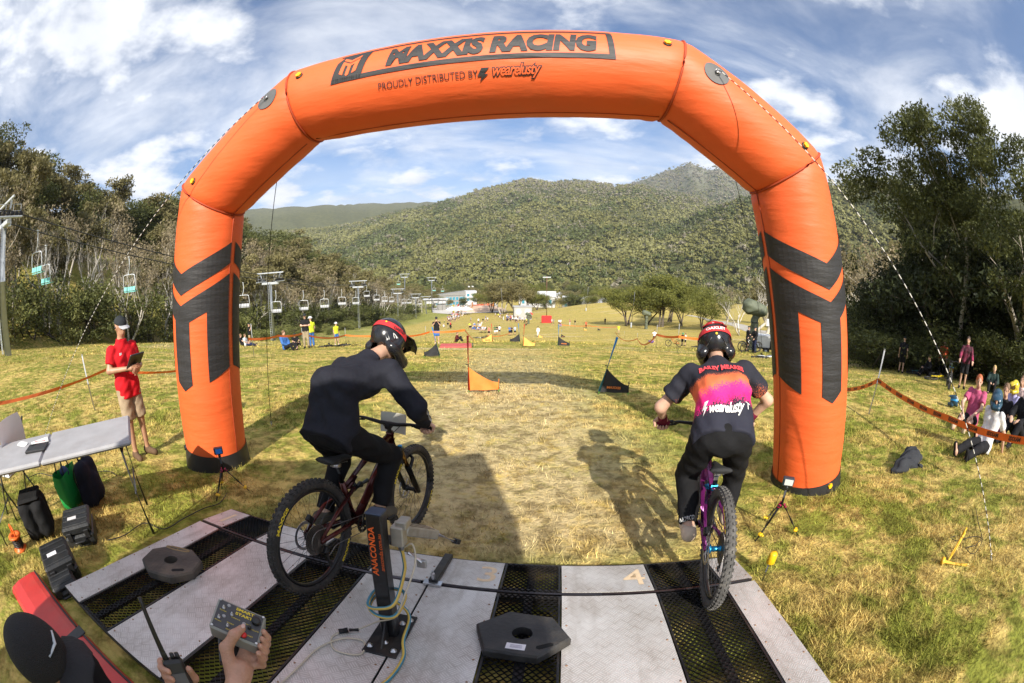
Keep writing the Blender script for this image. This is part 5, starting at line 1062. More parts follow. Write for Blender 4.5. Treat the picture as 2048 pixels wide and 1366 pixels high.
# ------------------------------------------------------------------ poses (facing +x, y to the left, feet at z 0)
def stand(arms='down', head=(0, 0), lean=0.0, step=0.0):
    J = dict(pel=(0, 0, .95), chest=(lean * .5, 0, 1.36), arc=(0, 0, 0), neck=(lean * .6 + .01, 0, 1.485), head=(lean * .7 + .035, 0, 1.635), face=(math.cos(head[0]), math.sin(head[0]), math.sin(head[1])), hpL=(0, .088, .92), hpR=(0, -.088, .92), knL=(.03 + step * .4, .10, .50), knR=(.02 - step * .3, -.10, .50), anL=(-.01 + step, .11, .09), anR=(-.02 - step, -.11, .09), heL=(-.05 + step, .11, .04), heR=(-.06 - step, -.11, .04), toL=(.14 + step, .14, .035), toR=(.13 - step, -.14, .035), shL=(lean * .5, .18, 1.37), shR=(lean * .5, -.18, 1.37))
    A = {'down': ((-.03, .235, 1.13), (.05, .24, .88)), 'clip': ((-.01, .24, 1.14), (.22, .10, 1.20)), 'camera': ((.10, .23, 1.22), (.20, .06, 1.47)), 'hips': ((-.09, .36, 1.17), (.02, .19, 1.02)), 'bar': ((.08, .26, 1.16), (.32, .28, 1.02)), 'folded': ((.03, .25, 1.16), (.17, -.06, 1.17)), 'phone': ((.02, .24, 1.15), (.24, .06, 1.25))}[arms]
    for sd, sg in (('L', 1), ('R', -1)): J['el' + sd] = (A[0][0] + lean * .3, A[0][1] * sg, A[0][2]); J['wr' + sd] = (A[1][0] + lean * .2, A[1][1] * sg, A[1][2])
    return J
def sit(arms='knees', kneeup=.42, lean=-.12, head=(0, 0)):
    J = dict(pel=(0, 0, .13), chest=(lean, 0, .56), neck=(lean + .02, 0, .665), head=(lean + .05, 0, .815), face=(math.cos(head[0]), math.sin(head[0]), math.sin(head[1])), hpL=(.03, .09, .13), hpR=(.03, -.09, .13), knL=(.40, .14, kneeup), knR=(.41, -.13, kneeup * .92), shL=(lean, .18, .60), shR=(lean, -.18, .60))
    ex = .80 if kneeup < .3 else .62
    for sd, sg in (('L', 1), ('R', -1)): J['an' + sd] = (ex, .13 * sg, .09 if kneeup > .3 else .07); J['he' + sd] = (ex - .01, .13 * sg, .045); J['to' + sd] = (ex + (.13 if kneeup > .3 else .05), .15 * sg, .04 if kneeup > .3 else .19)
    A = {'knees': ((.16, .25, .40), (.36, .13, .40 if kneeup > .3 else .28)), 'back': ((lean - .16, .26, .34), (lean - .27, .28, .06)), 'lap': ((.02, .24, .36), (.2, .08, .26))}[arms]
    for sd, sg in (('L', 1), ('R', -1)): J['el' + sd] = (A[0][0], A[0][1] * sg, A[0][2]); J['wr' + sd] = (A[1][0], A[1][1] * sg, A[1][2])
    return J
def heading(az): return R(90 - az)
def cap(parent, hd, m, brim_m=None, s=1.0):
    c, f, up, l, M = hd; smesh('cap', solid([('e', A3(c + up * .045 * s - f * .008 * s), (.088 * s, .106 * s, .088 * s), M)], .009, .01, [(A3(c + up * .038 * s), A3(-up))]), m, parent)
    mb = MB(); vs = []
    for i, q in enumerate((.085, .12, .155, .175)):
        for t in (-1, -.5, 0, .5, 1): vs.append(c + f * (q - abs(t) * .03) * s + l * t * (.075, .082, .075, .05)[i] * s + up * (.048 - i * .006 - t * t * .012) * s)
    o = len(vs); vs += [v - up * .005 for v in vs]; fs = [(i * 5 + j, i * 5 + j + 1, i * 5 + j + 6, i * 5 + j + 5) for i in range(3) for j in range(4)]; mb.add(vs, fs + [tuple(o + q for q in f_[::-1]) for f_ in fs]); mb.build('cap_brim', brim_m or m, parent, True)
def face_bits(parent, hd, shades=False, s=1.0):
    c, f, up, l, M = hd
    for sg in (-1, 1):
        mb = MB()
        if shades: mb.box(c + f * .092 * s + l * sg * .033 * s + up * .012 * s, (.05 * s, .008, .032 * s), Matrix((l, f, up)).transposed(), .004)
        else: mb.ball(c + f * .078 * s + l * sg * .030 * s + up * .012 * s, .011 * s, 8, 6)
        mb.build('sunglasses_lens' if shades else 'eye', mat('eye_dark', (.02, .015, .012), .3), parent, True)
    mb = MB(); mb.tube([c + f * .088 * s - up * .054 * s + l * t * .022 * s for t in (-1, 0, 1)], .0045 * s, 5); mb.build('mouth', mat('lip', (.35, .12, .10), .5), parent, True)
RED_C = cloth('red_polo', (.56, .015, .022), .8); KHAKI = cloth('khaki_shorts', (.34, .26, .17), .9); BROWN_S = cloth('brown_boot', (.12, .075, .045), .85); DARKCAP = cloth('dark_cap', (.028, .032, .035), .85); GREYC = cloth('grey_cloth', (.42, .43, .45), .85)
# ------------------------------------------------------------------ marshal in red
g = ground_at(288, 912); tr = thing('person', 'man in red polo shirt, khaki shorts and dark cap reading a clipboard', 'person', g, heading(98))
JM = stand('clip', (.12, -.28)); JM['elR'] = (.02, -.27, 1.16); JM['wrR'] = (.27, -.08, 1.17); JM['elL'] = (.02, .25, 1.13); JM['wrL'] = (.26, .08, 1.13)
_b2, hd_ = figure(tr, JM, SKIN_T, RED_C, 'short', KHAKI, 'short', BROWN_S, h=.014, k=1.0, fingers=True, hands='relaxed', palm={'L': (0, -1, .3), 'R': (0, 1, .3)}, hem=.16)
cap(tr, hd_, DARKCAP, GREYC); face_bits(tr, hd_, True)
mb = MB(); mb.ball(hd_[0] + hd_[3] * -.085 - Vector(hd_[1]) * .01, .016, 8, 6); mb.build('earphone', BLKP, tr, True)
sh_ = [o for o in bpy.data.objects if o.parent == tr and o.name.startswith('shirt')][0]
mb = MB(); mb.box((.115, -.09, 1.33), (.004, .035, .03)); mb.build('badge', WHITE, tr)
for s_ in (-1, 1): mb = MB(); mb.prism([(0, 0), (.07, .0), (.06, .045), (0, .05)], .004, Matrix.Translation((.055, .0, 1.455)) @ Euler((R(60), 0, R(90 * s_ + 20 * s_))).to_matrix().to_4x4()); mb.build('collar', RED_C, tr)
cb = thing('clipboard', 'black clipboard case held by the man in red', 'clipboard', g, heading(98)); mb = MB(); mb.box((.34, 0, 1.235), (.30, .22, .022), (0, R(-42), 0), .005); mb.build('board', BLKP, cb); mb = MB(); mb.box((.335, 0, 1.25), (.26, .19, .003), (0, R(-42), 0)); mb.build('paper', WHITE, cb); mb = MB(); mb.tube([(.44, -.02, 1.36), (.50, -.03, 1.40)], .005, 6); mb.build('pen', BLKP, cb)

# ------------------------------------------------------------------ folding table with papers, chair, bags and cases
TAB = mat('table_grey', (.33, .33, .34), .55, var=.1, vscale=5, bump=.05, bscale=80, dirt=(.22, .2, .18), dirt_amt=.35); TUBE = mat('tube_dark', (.10, .105, .11), .4, .6)
zt = .90; c1, c2, c3 = at_z(262, 880, zt), at_z(200, 852, zt), at_z(0, 942, zt)
ex = (c1 - c3).normalized(); ey = Vector((-ex.y, ex.x, 0)); TMx = Matrix(((ex.x, ey.x, 0, c1.x), (ex.y, ey.y, 0, c1.y), (0, 0, 1, zt), (0, 0, 0, 1)))
tb_ = thing('folding_table', 'grey plastic folding table with dark tube legs beside the red shirted man', 'table', M=TMx); wd = .70
for k, x0 in enumerate((-.92, -1.84)):
    mb = MB(); mb.box((x0 + .459, wd / 2, -.022), (.916, wd, .044), bevel=.016); mb.build('table_half', TAB, tb_)
zg = -(zt - gz(c1.x, c1.y)) + .01
for x0, sg in ((-.12, 1), (-1.72, -1)):
    for y in (.08, wd - .08): mb = MB(); mb.tube([(x0, y, -.045), (x0 + .03 * sg, y, zg)], .013, 8); mb.build('leg', TUBE, tb_, True)
    for pp_ in ([(x0, .08, -.12), (x0, wd - .08, -.12)], [(x0, wd / 2, -.12), (x0 - .35 * sg, wd / 2, -.05)], [(x0 + .01 * sg, .08, -.45), (x0 + .01 * sg, wd - .08, -.45)]): mb = MB(); mb.tube(pp_, .010, 6); mb.build('brace', TUBE, tb_, True)
p_ = at_z(75, 893, zt); q = thing('notebook', 'black tablet case and notebook lying open on the grey table', 'notebook', p_, .5); mb = MB(); mb.box((.04, -.06, .012), (.24, .17, .02), (0, 0, .3), .006); mb.build('cover', BLKP, q); mb = MB(); mb.box((.0, .06, .016), (.20, .12, .012), (0, 0, .7), .003); mb.build('pages', WHITE, q); mb = MB(); mb.tube([(-.05, .03, .03), (.08, .06, .03)], .004, 6); mb.build('pen', mat('pen_red', (.5, .05, .05), .4), q)
p_ = at_z(45, 889, zt); q = thing('paper_sheet', 'round white paper beside the notebook on the grey table', 'paper', p_, .2); mb = MB(); mb.add([(0, 0, .006)] + [(.09 * math.cos(a), .06 * math.sin(a), .004 + .004 * math.sin(3 * a)) for a in [2 * math.pi * k / 18 for k in range(18)]], [(0, 1 + k, 1 + (k + 1) % 18) for k in range(18)]); mb.build('sheet', WHITE, q)
CHW = mat('chair_white', (.74, .75, .76), .45, var=.04); p_ = Vector((-4.42, 1.05, 0)); p_.z = gz(p_.x, p_.y); q = thing('folding_chair', 'white plastic folding chair behind the grey table', 'chair', p_, R(20))
mb = MB(); vs = []
for i in range(7):
    z = .45 + .46 * i / 6; w = .21 * (1 if i < 5 else (.93 if i == 5 else .75))
    for t in (-1, -.5, 0, .5, 1): vs.append((.19 + .06 * (i / 6) - .03 * (1 - t * t), t * w, z))
mb.add(vs, [(i * 5 + j, i * 5 + j + 1, i * 5 + j + 6, i * 5 + j + 5) for i in range(6) for j in range(4)]); mb.build('backrest', CHW, q, True)
mb = MB(); mb.box((-.03, 0, .44), (.42, .42, .03), bevel=.012); mb.build('seat', CHW, q)
for s_ in (-1, 1): mb = MB(); mb.tube([(.24, .22 * s_, .85), (.0, .22 * s_, .43), (-.22, .22 * s_, .0)], .011, 6); mb.build('leg', TUBE, q, True); mb = MB(); mb.tube([(-.18, .205 * s_, .43), (.22, .205 * s_, .0)], .011, 6); mb.build('leg', TUBE, q, True)
GREENB = mat('green_bag', (.01, .30, .06), .6, var=.12, bump=.4, bscale=10); NAVY = cloth('navy_pack', (.016, .018, .03), .75); BLKC = cloth('black_canvas', (.016, .016, .017), .8)
p_ = ground_at(150, 1008); q = thing('shopping_bag', 'bright green reusable shopping bag with white print under the table', 'bag', p_, R(25))
prof = [(0, .085, .15), (.12, .09, .16), (.26, .085, .165), (.36, .075, .175)]; mb = MB(); vs = []
for z, a, b in prof:
    for i in range(16):
        t = 2 * math.pi * i / 16; r_ = 1 / max(abs(math.cos(t)), abs(math.sin(t))) ** .8; vs.append((a * math.cos(t) * r_ + .012 * math.sin(5 * t + z * 20), b * math.sin(t) * r_ + .01 * math.sin(4 * t + z * 30), z + (.02 * math.sin(2 * t) if z > .3 else 0)))
mb.add(vs, [(i * 16 + j, i * 16 + (j + 1) % 16, (i + 1) * 16 + (j + 1) % 16, (i + 1) * 16 + j) for i in range(3) for j in range(16)] + [tuple(range(16))[::-1]]); mb.build('sack', GREENB, q, True)
for s_ in (-1, 1): mb = MB(); mb.tube(spline([(.06 * s_, -.07, .35), (.05 * s_, -.05, .45), (.05 * s_, .05, .45), (.06 * s_, .07, .35)], 5), .008, 6); mb.build('handle', mat('handle_dark', (.03, .03, .03), .7), q, True)
for k in range(4): mb = MB(); mb.lathe([(.022, 0), (.022, .004), (.013, .004), (.013, 0)], 12, (-.094, .09, .08 + k * .055), (-1, 0, 0), caps=False); mb.build('print', WHITE, q)
mb = MB(); mb.ball((.02, 0, .34), (.07, .05, .06), 10, 8); mb.build('contents', mat('blue_cloth', (.03, .06, .16), .8), q, True)
p_ = ground_at(193, 1004); q = thing('backpack', 'navy backpack standing beside the green bag under the table', 'backpack', p_, R(25)); smesh('sack', solid([('c', (0, -.08, .10), (0, -.07, .36), .115, .10), ('c', (0, .08, .10), (0, .07, .36), .115, .10), ('c', (.08, 0, .14), (.07, 0, .25), .09, .08)], .014, .04, [((0, 0, 0), (0, 0, -1))], 0, .003), NAVY, q)
mb = MB(); mb.tube(spline([(-.03, -.04, .44), (-.03, -.03, .50), (-.03, .03, .50), (-.03, .04, .44)], 5), .010, 6); mb.build('handle', BLKP, q, True)
for s_ in (-1, 1): mb = MB(); mb.tube(spline([(-.09, .06 * s_, .42), (-.15, .08 * s_, .3), (-.11, .09 * s_, .10)], 5), .014, 6, flat=.5); mb.build('shoulder_strap', BLKP, q, True)
p_ = ground_at(90, 1070); q = thing('camera_bag', 'black padded camera bag standing by the orange reel', 'bag', p_, R(-30)); smesh('sack', solid([('c', (-.06, -.08, .10), (-.06, -.08, .28), .09, .09), ('c', (.06, .08, .10), (.06, .08, .28), .09, .09), ('c', (.06, -.08, .10), (.06, -.08, .28), .09, .09), ('c', (-.06, .08, .10), (-.06, .08, .28), .09, .09)], .014, .03, [((0, 0, 0), (0, 0, -1)), ((0, 0, .36), (0, 0, 1))], 0, .003), BLKC, q)
mb = MB(); mb.box((0, 0, .365), (.27, .27, .04), bevel=.02); mb.build('lid', BLKC, q); mb = MB(); mb.box((-.15, 0, .14), (.06, .2, .18), bevel=.03); mb.build('pocket', BLKC, q)
p_ = ground_at(68, 1062); q = thing('small_bag', 'low black pouch lying against the camera bag', 'bag', p_, 0); mb = MB(); mb.box((0, 0, .07), (.2, .16, .14), bevel=.05); mb.build('sack', BLKC, q, True); mb = MB(); mb.box((0, 0, .145), (.16, .05, .02), bevel=.008); mb.build('flap', BLKP, q)
CASE = mat('case_black', (.014, .015, .016), .45, var=.3, bump=.15, bscale=60, dirt=(.06, .055, .045), dirt_amt=.5)
def hard_case(label, p_, rz, sx, sy, sz, tilt=0, sticker=True):
    q = thing('equipment_case', label, 'case', p_, rz); T = Matrix.Rotation(tilt, 4, 'Y')
    for nm, z, hh in (('case_body', sz * .30, sz * .58), ('case_lid', sz * .80, sz * .38)):
        mb = MB(); mb.box((0, 0, z), (sx, sy, hh), bevel=.018)
        if nm == 'case_lid':
            for k in range(4): mb.box((-sx * .36 + k * sx * .24, 0, sz * .99), (sx * .12, sy * .86, .012), bevel=.004)
        tb(mb, T).build(nm, CASE, q)
    for y in (-.3, .3):
        mb = MB(); mb.box((sx / 2 + .006, y * sy, sz * .62), (.016, .05, .07), bevel=.004); tb(mb, T).build('latch', BLKP, q)
    mb = MB(); mb.tube([(sx / 2, -.07, sz * .4), (sx / 2 + .035, -.05, sz * .4), (sx / 2 + .035, .05, sz * .4), (sx / 2, .07, sz * .4)], .009, 6); tb(mb, T).build('handle', BLKP, q, True)
    if sticker: mb = MB(); mb.box((sx * .1, -sy * .1, sz + .0075), (.05, .10, .001)); tb(mb, T).build('sticker', MATS['sticker'], q)
    return q
hard_case('black hard equipment case with white sticker next to the green bag', ground_at(168, 1075), R(-35), .36, .32, .20)
hard_case('open black hard equipment case propped at the corner of the ramp', ground_at(130, 1145), R(-20), .36, .30, .18)
q2 = hard_case('low black battery case tucked under the propped equipment case', ground_at(150, 1165) + Vector((.0, -.1, 0)), R(-20), .26, .24, .12, sticker=False)
ORP = mat('orange_plastic', (.75, .13, .015), .45); p_ = ground_at(42, 1098); q = thing('cable_reel', 'small orange cable reel standing in the grass', 'cable reel', p_, 0); mb = MB(); mb.lathe([(.075, 0), (.08, .012), (.05, .02), (.05, .11), (.08, .118), (.075, .13), (.03, .13), (.03, .0)], 18, (0, 0, 0), caps=False); mb.build('drum', ORP, q, True); mb = MB(); mb.tube([(.055 * math.cos(a), .055 * math.sin(a), .03 + .07 * a / 31) for a in np.linspace(0, 31, 90)], .006, 5); mb.build('cable', BLKP, q, True); mb = MB(); mb.tube(spline([(.06, 0, .13), (.05, 0, .20), (-.05, 0, .20), (-.06, 0, .13)], 5), .009, 6); mb.build('handle', ORP, q, True)
def ground_cable(label, px, m=BLKP, r=.005):
    P = [ground_at(*p_) + Vector((0, 0, .02)) for p_ in px]; t = thing('ground_cable', label, 'cable', P[0]); mb = MB(); mb.tube([p_ - P[0] for p_ in spline(P, 6)], r, 5); mb.build('lead', m, t, True)
ground_cable('black cable snaking through the grass from the cases to the timing tripod', [(215, 1085), (250, 1075), (290, 1050), (330, 1062), (370, 1040), (410, 1020), (440, 1010), (455, 990)])
ground_cable('tangled black lead in the grass behind the folding table', [(55, 960), (80, 950), (110, 955), (140, 945), (170, 950), (215, 945), (235, 955)])
# ------------------------------------------------------------------ timing tripods
def tripod(label, base, rz, H=.42, screen=(.02, .12, .35), facing=0):
    q = thing('timing_tripod', label, 'tripod', base, rz); hb_ = H * .62
    for k in range(3):
        a = 2 * math.pi * k / 3 + .4; e_ = Vector((.23 * math.cos(a), .23 * math.sin(a), .0)); s_ = Vector((.02 * math.cos(a), .02 * math.sin(a), hb_)); zz = gz_np(*[np.array([v]) for v in ((q.matrix_basis @ e_).x, (q.matrix_basis @ e_).y)])[0] - base.z; e_.z = zz
        mb = MB(); mb.tube([s_, s_.lerp(e_, .55)], [.011, .010], 8); mb.tube([s_.lerp(e_, .5), e_], [.008, .007], 8); lg = mb.build('leg', BLKP, q, True)
        mb = MB(); mb.tube([s_ + Vector((0, 0, .004)), s_.lerp(e_, .08)], .0135, 8); mb.build('leg_collar', mat('magenta_ring', (.55, .02, .10), .4), lg, True)
        mb = MB(); c_ = s_.lerp(e_, .80); mb.box(c_, (.035, .035, .022), (0, 0, a), .006); mb.box(c_ + Vector((.02 * math.cos(a + 1.5), .02 * math.sin(a + 1.5), .0)), (.022, .03, .014), (0, 0, a), .004); mb.build('yellow_clamp', YEL, lg)
    mb = MB(); mb.tube([(0, 0, hb_ - .03), (0, 0, H - .02)], .010, 8); mb.box((0, 0, H - .02), (.028, .028, .035), bevel=.006); mb.tube([(.015, 0, H - .03), (.05, 0, H - .035)], .006, 6); mb.build('column', BLKP, q, True)
    mb = MB(); mb.box((0, 0, H + .035), (.045, .095, .068), bevel=.006); ho = mb.build('sensor_housing', mat('sensor_dark', (.02, .035, .05), .4), q)
    mb = MB(); mb.box((-.0235, -.005, H + .036), (.002, .07, .048)); mb.build('screen', mat('screen_' + str(round(screen[2], 2)), screen, .3), ho); mb = MB(); mb.tube(spline([(.02, .03, H), (.03, .05, H * .5), (.05, .08, .02)], 5), .003, 5); mb.build('lead', BLKP, q, True)
    return q
tripod('timing sensor with blue screen on mini tripod beside the left arch leg', ground_at(459, 985), heading(-44 + 8), .42, (.03, .22, .75))
tripod('timing sensor with white label on mini tripod beside the right arch leg', ground_at(1545, 1065), heading(41 - 6), .44, (.62, .60, .58))
# ------------------------------------------------------------------ yellow capped pin, ground anchors, jacket
p_ = ground_at(1520, 1157); q = thing('capped_pin', 'steel ground pin with yellow plastic safety cap at the ramp corner', 'ground pin', p_); mb = MB(); mb.tube([(0, -.03, -.03), (.03, .0, .16)], .008, 8); mb.tube([(.035 + .018 * math.cos(a), .0, .15 + .018 * math.sin(a)) for a in [2 * math.pi * k / 10 for k in range(10)]], .005, 5, closed=True); mb.build('pin', STEEL, q, True); mb = MB(); mb.lathe([(.028, .13), (.032, .135), (.029, .205), (.024, .215), (.004, .217)], 16, (.035, .0, 0)); mb.build('cap', YEL, q, True)
YELM = mat('yellow_steel', (.72, .42, .01), .45, var=.15, dirt=(.4, .3, .1), dirt_amt=.4)
a1, a2 = ground_at(1897, 1120), ground_at(1937, 1062)
q = thing('ground_anchor', 'yellow steel ground peg leaning up with rope looped on its ring', 'ground peg', a1); d = (a2 - a1); d.z = 0; L_ = .30; d.normalize(); top = d * .24 + Vector((0, 0, .14)); mb = MB(); mb.tube([(0, 0, 0), top], [.012, .017], 4); mb.build('shaft', YELM, q); x, y, dd = basis(top); mb = MB(); mb.tube([top + (d * math.cos(a) + Vector((0, 0, 1)) * math.sin(a)) * .03 for a in [2 * math.pi * k / 16 for k in range(16)]], .010, 6, closed=True); mb.build('ring', YELM, q, True)
p0 = ground_at(1882, 1127); q = thing('ground_anchor', 'yellow steel ground peg lying flat in the grass', 'ground peg', p0); d = ground_at(1940, 1131) - p0; d.z = .015; mb = MB(); mb.tube([Vector((0, 0, .02)), d * .9 + Vector((0, 0, .02)), d * 1.05 + Vector((0, 0, .015))], [.018, .016, .003], 4); mb.build('shaft', YELM, q); mb = MB(); mb.lathe([(.028, -.01), (.03, 0), (.028, .02)], 12, (0, 0, .025), d); mb.build('head', YELM, q, True)
ground_cable('loose black rope coiled in the grass by the yellow pegs', [(1912, 1075), (1900, 1080), (1915, 1086), (1940, 1078), (1960, 1080), (1948, 1095), (1930, 1100), (1945, 1112), (1962, 1085), (1955, 1050), (1950, 1020)], ROPE_B, .004)
p_ = ground_at(1812, 930); q = thing('jacket', 'crumpled dark grey jacket lying on the grass', 'jacket', p_, heading(70)); smesh('cloth', solid([('c', (-.28, .02, .04), (.2, -.02, .05), .10, .13), ('c', (.05, .0, .05), (.30, -.13, .03), .09, .05), ('c', (-.2, 0, .04), (-.42, .06, .03), .08, .05), ('c', (.12, .05, .07), (.32, .10, .10), .07, .02), ('c', (-.05, -.05, .05), (.05, -.22, .02), .07, .04)], .012, .05, [((0, 0, 0), (0, 0, -1))], 0, .014, 24), cloth('charcoal_jacket', (.035, .037, .042), .85), q)
mb = MB(); mb.box((.05, .02, .105), (.22, .012, .004), (0, .1, .5)); mb.build('zip', GREYP, q)
# ------------------------------------------------------------------ the starter with his control box and radio
def slant(px, py, s_): d = ray(px, py); return Vector((0, 0, CAM_Z)) + Vector(d) * s_
TL, TR, BL, BR = slant(447, 1199, 1.21), slant(541, 1237, 1.19), slant(408, 1245, 1.17), slant(508, 1290, 1.15)
bc = (TL + TR + BL + BR) / 4; br = ((TR - TL) + (BR - BL)).normalized(); bu = ((TL - BL) + (TR - BR)); bu = (bu - br * bu.dot(br)).normalized(); bn = br.cross(bu).normalized()
bw = ((TR - TL).length + (BR - BL).length) / 2; bh = ((TL - BL).length + (TR - BR).length) / 2
BM = Matrix(((br.x, bu.x, bn.x, bc.x), (br.y, bu.y, bn.y, bc.y), (br.z, bu.z, bn.z, bc.z), (0, 0, 0, 1)))
GREYB = mat('box_grey', (.27, .28, .25), .5, var=.08); PANEL = mat('panel_dark', (.055, .055, .06), .45, var=.1)
box = thing('control_box', 'grey start control box with dark switch panel held in a hand', 'control box', M=BM); dp = .062
mb = MB(); mb.box((0, 0, -dp / 2), (bw, bh, dp), bevel=.005); mb.build('case', GREYB, box)
mb = MB(); mb.box((0, 0, .0006), (bw - .012, bh - .012, .002), bevel=.0008); mb.build('panel', PANEL, box)
for x, y in ((-1, -1), (1, -1), (1, 1), (-1, 1)): mb = MB(); mb.lathe([(.004, 0), (.0035, .002)], 8, (x * (bw / 2 - .007), y * (bh / 2 - .007), .0015)); mb.build('screw', STEEL, box)
for txt, y, s_ in (('SMART', .36, .012), ('START', .22, .012)):
    V, F = text_mesh(txt, s_, .0004); mb = MB(); mb.add([(x * 1.35 + .012, y * bh + y_, .0022) for x, y_ in V], F); mb.build('lettering', YELT, box)
for txt, x, y in (('POWER', -.33, .13), ('CADENCE', -.05, .05), ('LIGHTS', .2, .02), ('VOLUME', .36, -.08), ('RECALL', -.36, -.22), ('ENABLE', -.12, -.16), ('START', .30, -.30), ('DISABLE', -.10, -.36)):
    V, F = text_mesh(txt, .0055); mb = MB(); mb.add([(x * bw + a, y * bh + b, .0022) for a, b in V], F); mb.build('switch_label', YELT, box)
for x, y in ((-.33, .22), (-.14, .12), (-.36, -.12), (-.15, -.26)): mb = MB(); mb.lathe([(.005, 0), (.005, .003), (.0025, .003), (.0025, .014), (.001, .015)], 8, (x * bw, y * bh, .0015)); mb.build('switch', STEEL, box, True)
for x, y in ((-.25, .36), (.13, .0), (-.28, -.02), (.06, -.2)): mb = MB(); mb.lathe([(.0055, 0), (.005, .0015), (.002, .002)], 10, (x * bw, y * bh, .0015)); mb.build('lamp', mat('lamp_grey', (.35, .34, .34), .3), box, True)
mb = MB(); mb.lathe([(.013, 0), (.012, .014), (.010, .015)], 16, (.34 * bw, .2 * bh, .0015)); mb.build('knob', BLKP, box, True); mb = MB(); mb.lathe([(.006, 0), (.005, .010)], 12, (.25 * bw, -.06 * bh, .0015)); mb.build('knob', BLKP, box, True)
mb = MB(); mb.lathe([(.009, 0), (.009, .005), (.007, .008)], 14, (.18 * bw, -.34 * bh, .0015)); mb.build('start_button', mat('button_red', (.6, .02, .02), .35), box, True)
mb = MB(); mb.box((-.10 * bw, -.62 * bh, -dp - .03), (.06, .09, .03), (0, .1, .3), .006); mb.build('battery_pack', BLKP, box)
# his figure: kneels beside the ramp below the frame, the head and both hands reach in
zg = gz(-1.05, .05); st = thing('person', 'starter in black mesh cap holding the control box and a radio', 'person', (0, 0, 0))
head_c = Vector((-1.0, .03, 1.225)); fdir = Vector((.78, .60, .06))
bw2 = lambda a, b, c: BM @ Vector((a, b, c))
wrR = bw2(.03, -.175, -.075); wrL = slant(352, 1420, 1.12)
JS = dict(pel=(-1.16, -.10, zg + .38), chest=(-1.17, -.04, .97), neck=(-1.05, .02, 1.09), head=head_c[:], face=fdir[:], shL=(-1.20, .13, .98), shR=(-1.10, -.20, .98), elL=(-1.02, .0, .70), elR=(-.74, -.14, .72), wrL=wrL[:], wrR=wrR[:], hpL=(-1.14, .0, zg + .36), hpR=(-1.10, -.2, zg + .36), knL=(-.78, .16, zg + .16), knR=(-.72, -.1, zg + .16), anL=(-1.15, .12, zg + .09), anR=(-1.10, -.2, zg + .09), heL=(-1.2, .12, zg + .05), heR=(-1.15, -.2, zg + .05), toL=(-1.0, .13, zg + .04), toR=(-.95, -.2, zg + .04))
J_ = arr(JS); hp_, M_, f_, up_, l_ = head_prims(JS['head'], JS['face'], (.2, .05, 1))
B_ = trunk(J_, .93) + limbs(J_, .92) + hp_ + [('c', J_['neck'], A3(head_c - up_ * .05), .055, .05), ('c', J_['chest'], J_['neck'], .07, .06)]
HB = [('c', A3(wrR), A3(bw2(.03, -.115, -.065)), .030, .034), ('c', A3(wrR), A3(wrR + (Vector(JS['elR']) - wrR) * .3), .031, .036)]
for i in range(4):   # fingers wrap under the box and up its right side
    y = -.075 + i * .024; k0 = bw2(.040 - .004 * i, y - .02, -.072); k1 = bw2(bw / 2 + .012, y, -.062); k2 = bw2(bw / 2 + .013, y + .004, -.028); k3 = bw2(bw / 2 + .004, y + .006, -.004)
    HB += [('c', A3(bw2(.03, -.115, -.068)), A3(k0), .020, .013), ('c', A3(k0), A3(k1), .0125, .0110), ('c', A3(k1), A3(k2), .0110, .0100), ('c', A3(k2), A3(k3), .0098, .0085)]
HB += [('c', A3(wrR.lerp(bw2(0, -.1, -.06), .5)), A3(bw2(-.012, -.088, -.02)), .024, .018), ('c', A3(bw2(-.012, -.088, -.02)), A3(bw2(.004, -.052, .016)), .0165, .0135), ('c', A3(bw2(.004, -.052, .016)), A3(bw2(.018, -.024, .017)), .013, .0105)]
rad_c = slant(352, 1338, 1.14); ra = (slant(318, 1225, 1.10) - slant(352, 1310, 1.14)).normalized(); rx = (slant(375, 1338, 1.14) - rad_c); rx = (rx - ra * rx.dot(ra)).normalized(); rn = rx.cross(ra)
RM = Matrix(((rx.x, ra.x, rn.x, rad_c.x), (rx.y, ra.y, rn.y, rad_c.y), (rx.z, ra.z, rn.z, rad_c.z), (0, 0, 0, 1))); rw = lambda a, b, c: RM @ Vector((a, b, c))
HL = [('c', A3(wrL), A3(rw(.0, -.07, -.04)), .03, .034)]
for i in range(4): y = -.06 + i * .022; HL += [('c', A3(rw(-.0, -.06, -.045)), A3(rw(-.034, y, -.035)), .018, .012), ('c', A3(rw(-.034, y, -.035)), A3(rw(-.038, y, .0)), .0115, .0105), ('c', A3(rw(-.038, y, .0)), A3(rw(-.022, y, .022)), .0105, .0085)]
HL += [('c', A3(rw(.01, -.07, -.035)), A3(rw(.037, -.035, -.01)), .017, .013), ('c', A3(rw(.037, -.035, -.01)), A3(rw(.036, .0, .012)), .0125, .010)]
bo_ = smesh('body', cat_vf([solid(B_, .016, .025), solid(HB, .0038, .009), solid(HL, .0045, .009)]), mat('skin_hand', (.50, .27, .18), .5, var=.16, vscale=30, bump=.25, bscale=160), st)
nail = mat('nail', (.62, .40, .33), .3); mb = MB(); mb.ball(bw2(.021, -.020, .0265), (.006, .008, .0025), 10, 6, BM.to_3x3()); mb.build('thumbnail', nail, st, True)
smesh('jacket', solid(trunk(J_, 1) + [('c', J_['neck'], J_['chest'], .07, .085)], .02, .03, (), .015, .006, free=[('c', J_['shR'], J_['elR'], .07, .06), ('c', J_['elR'], J_['wrR'] + (J_['elR'] - J_['wrR']) * .32, .058, .045), ('c', J_['shL'], J_['elL'], .07, .06), ('c', J_['elL'], J_['wrL'] + (J_['elL'] - J_['wrL']) * .35, .058, .045)]), cloth('black_jacket', (.014, .014, .015), .8), st)
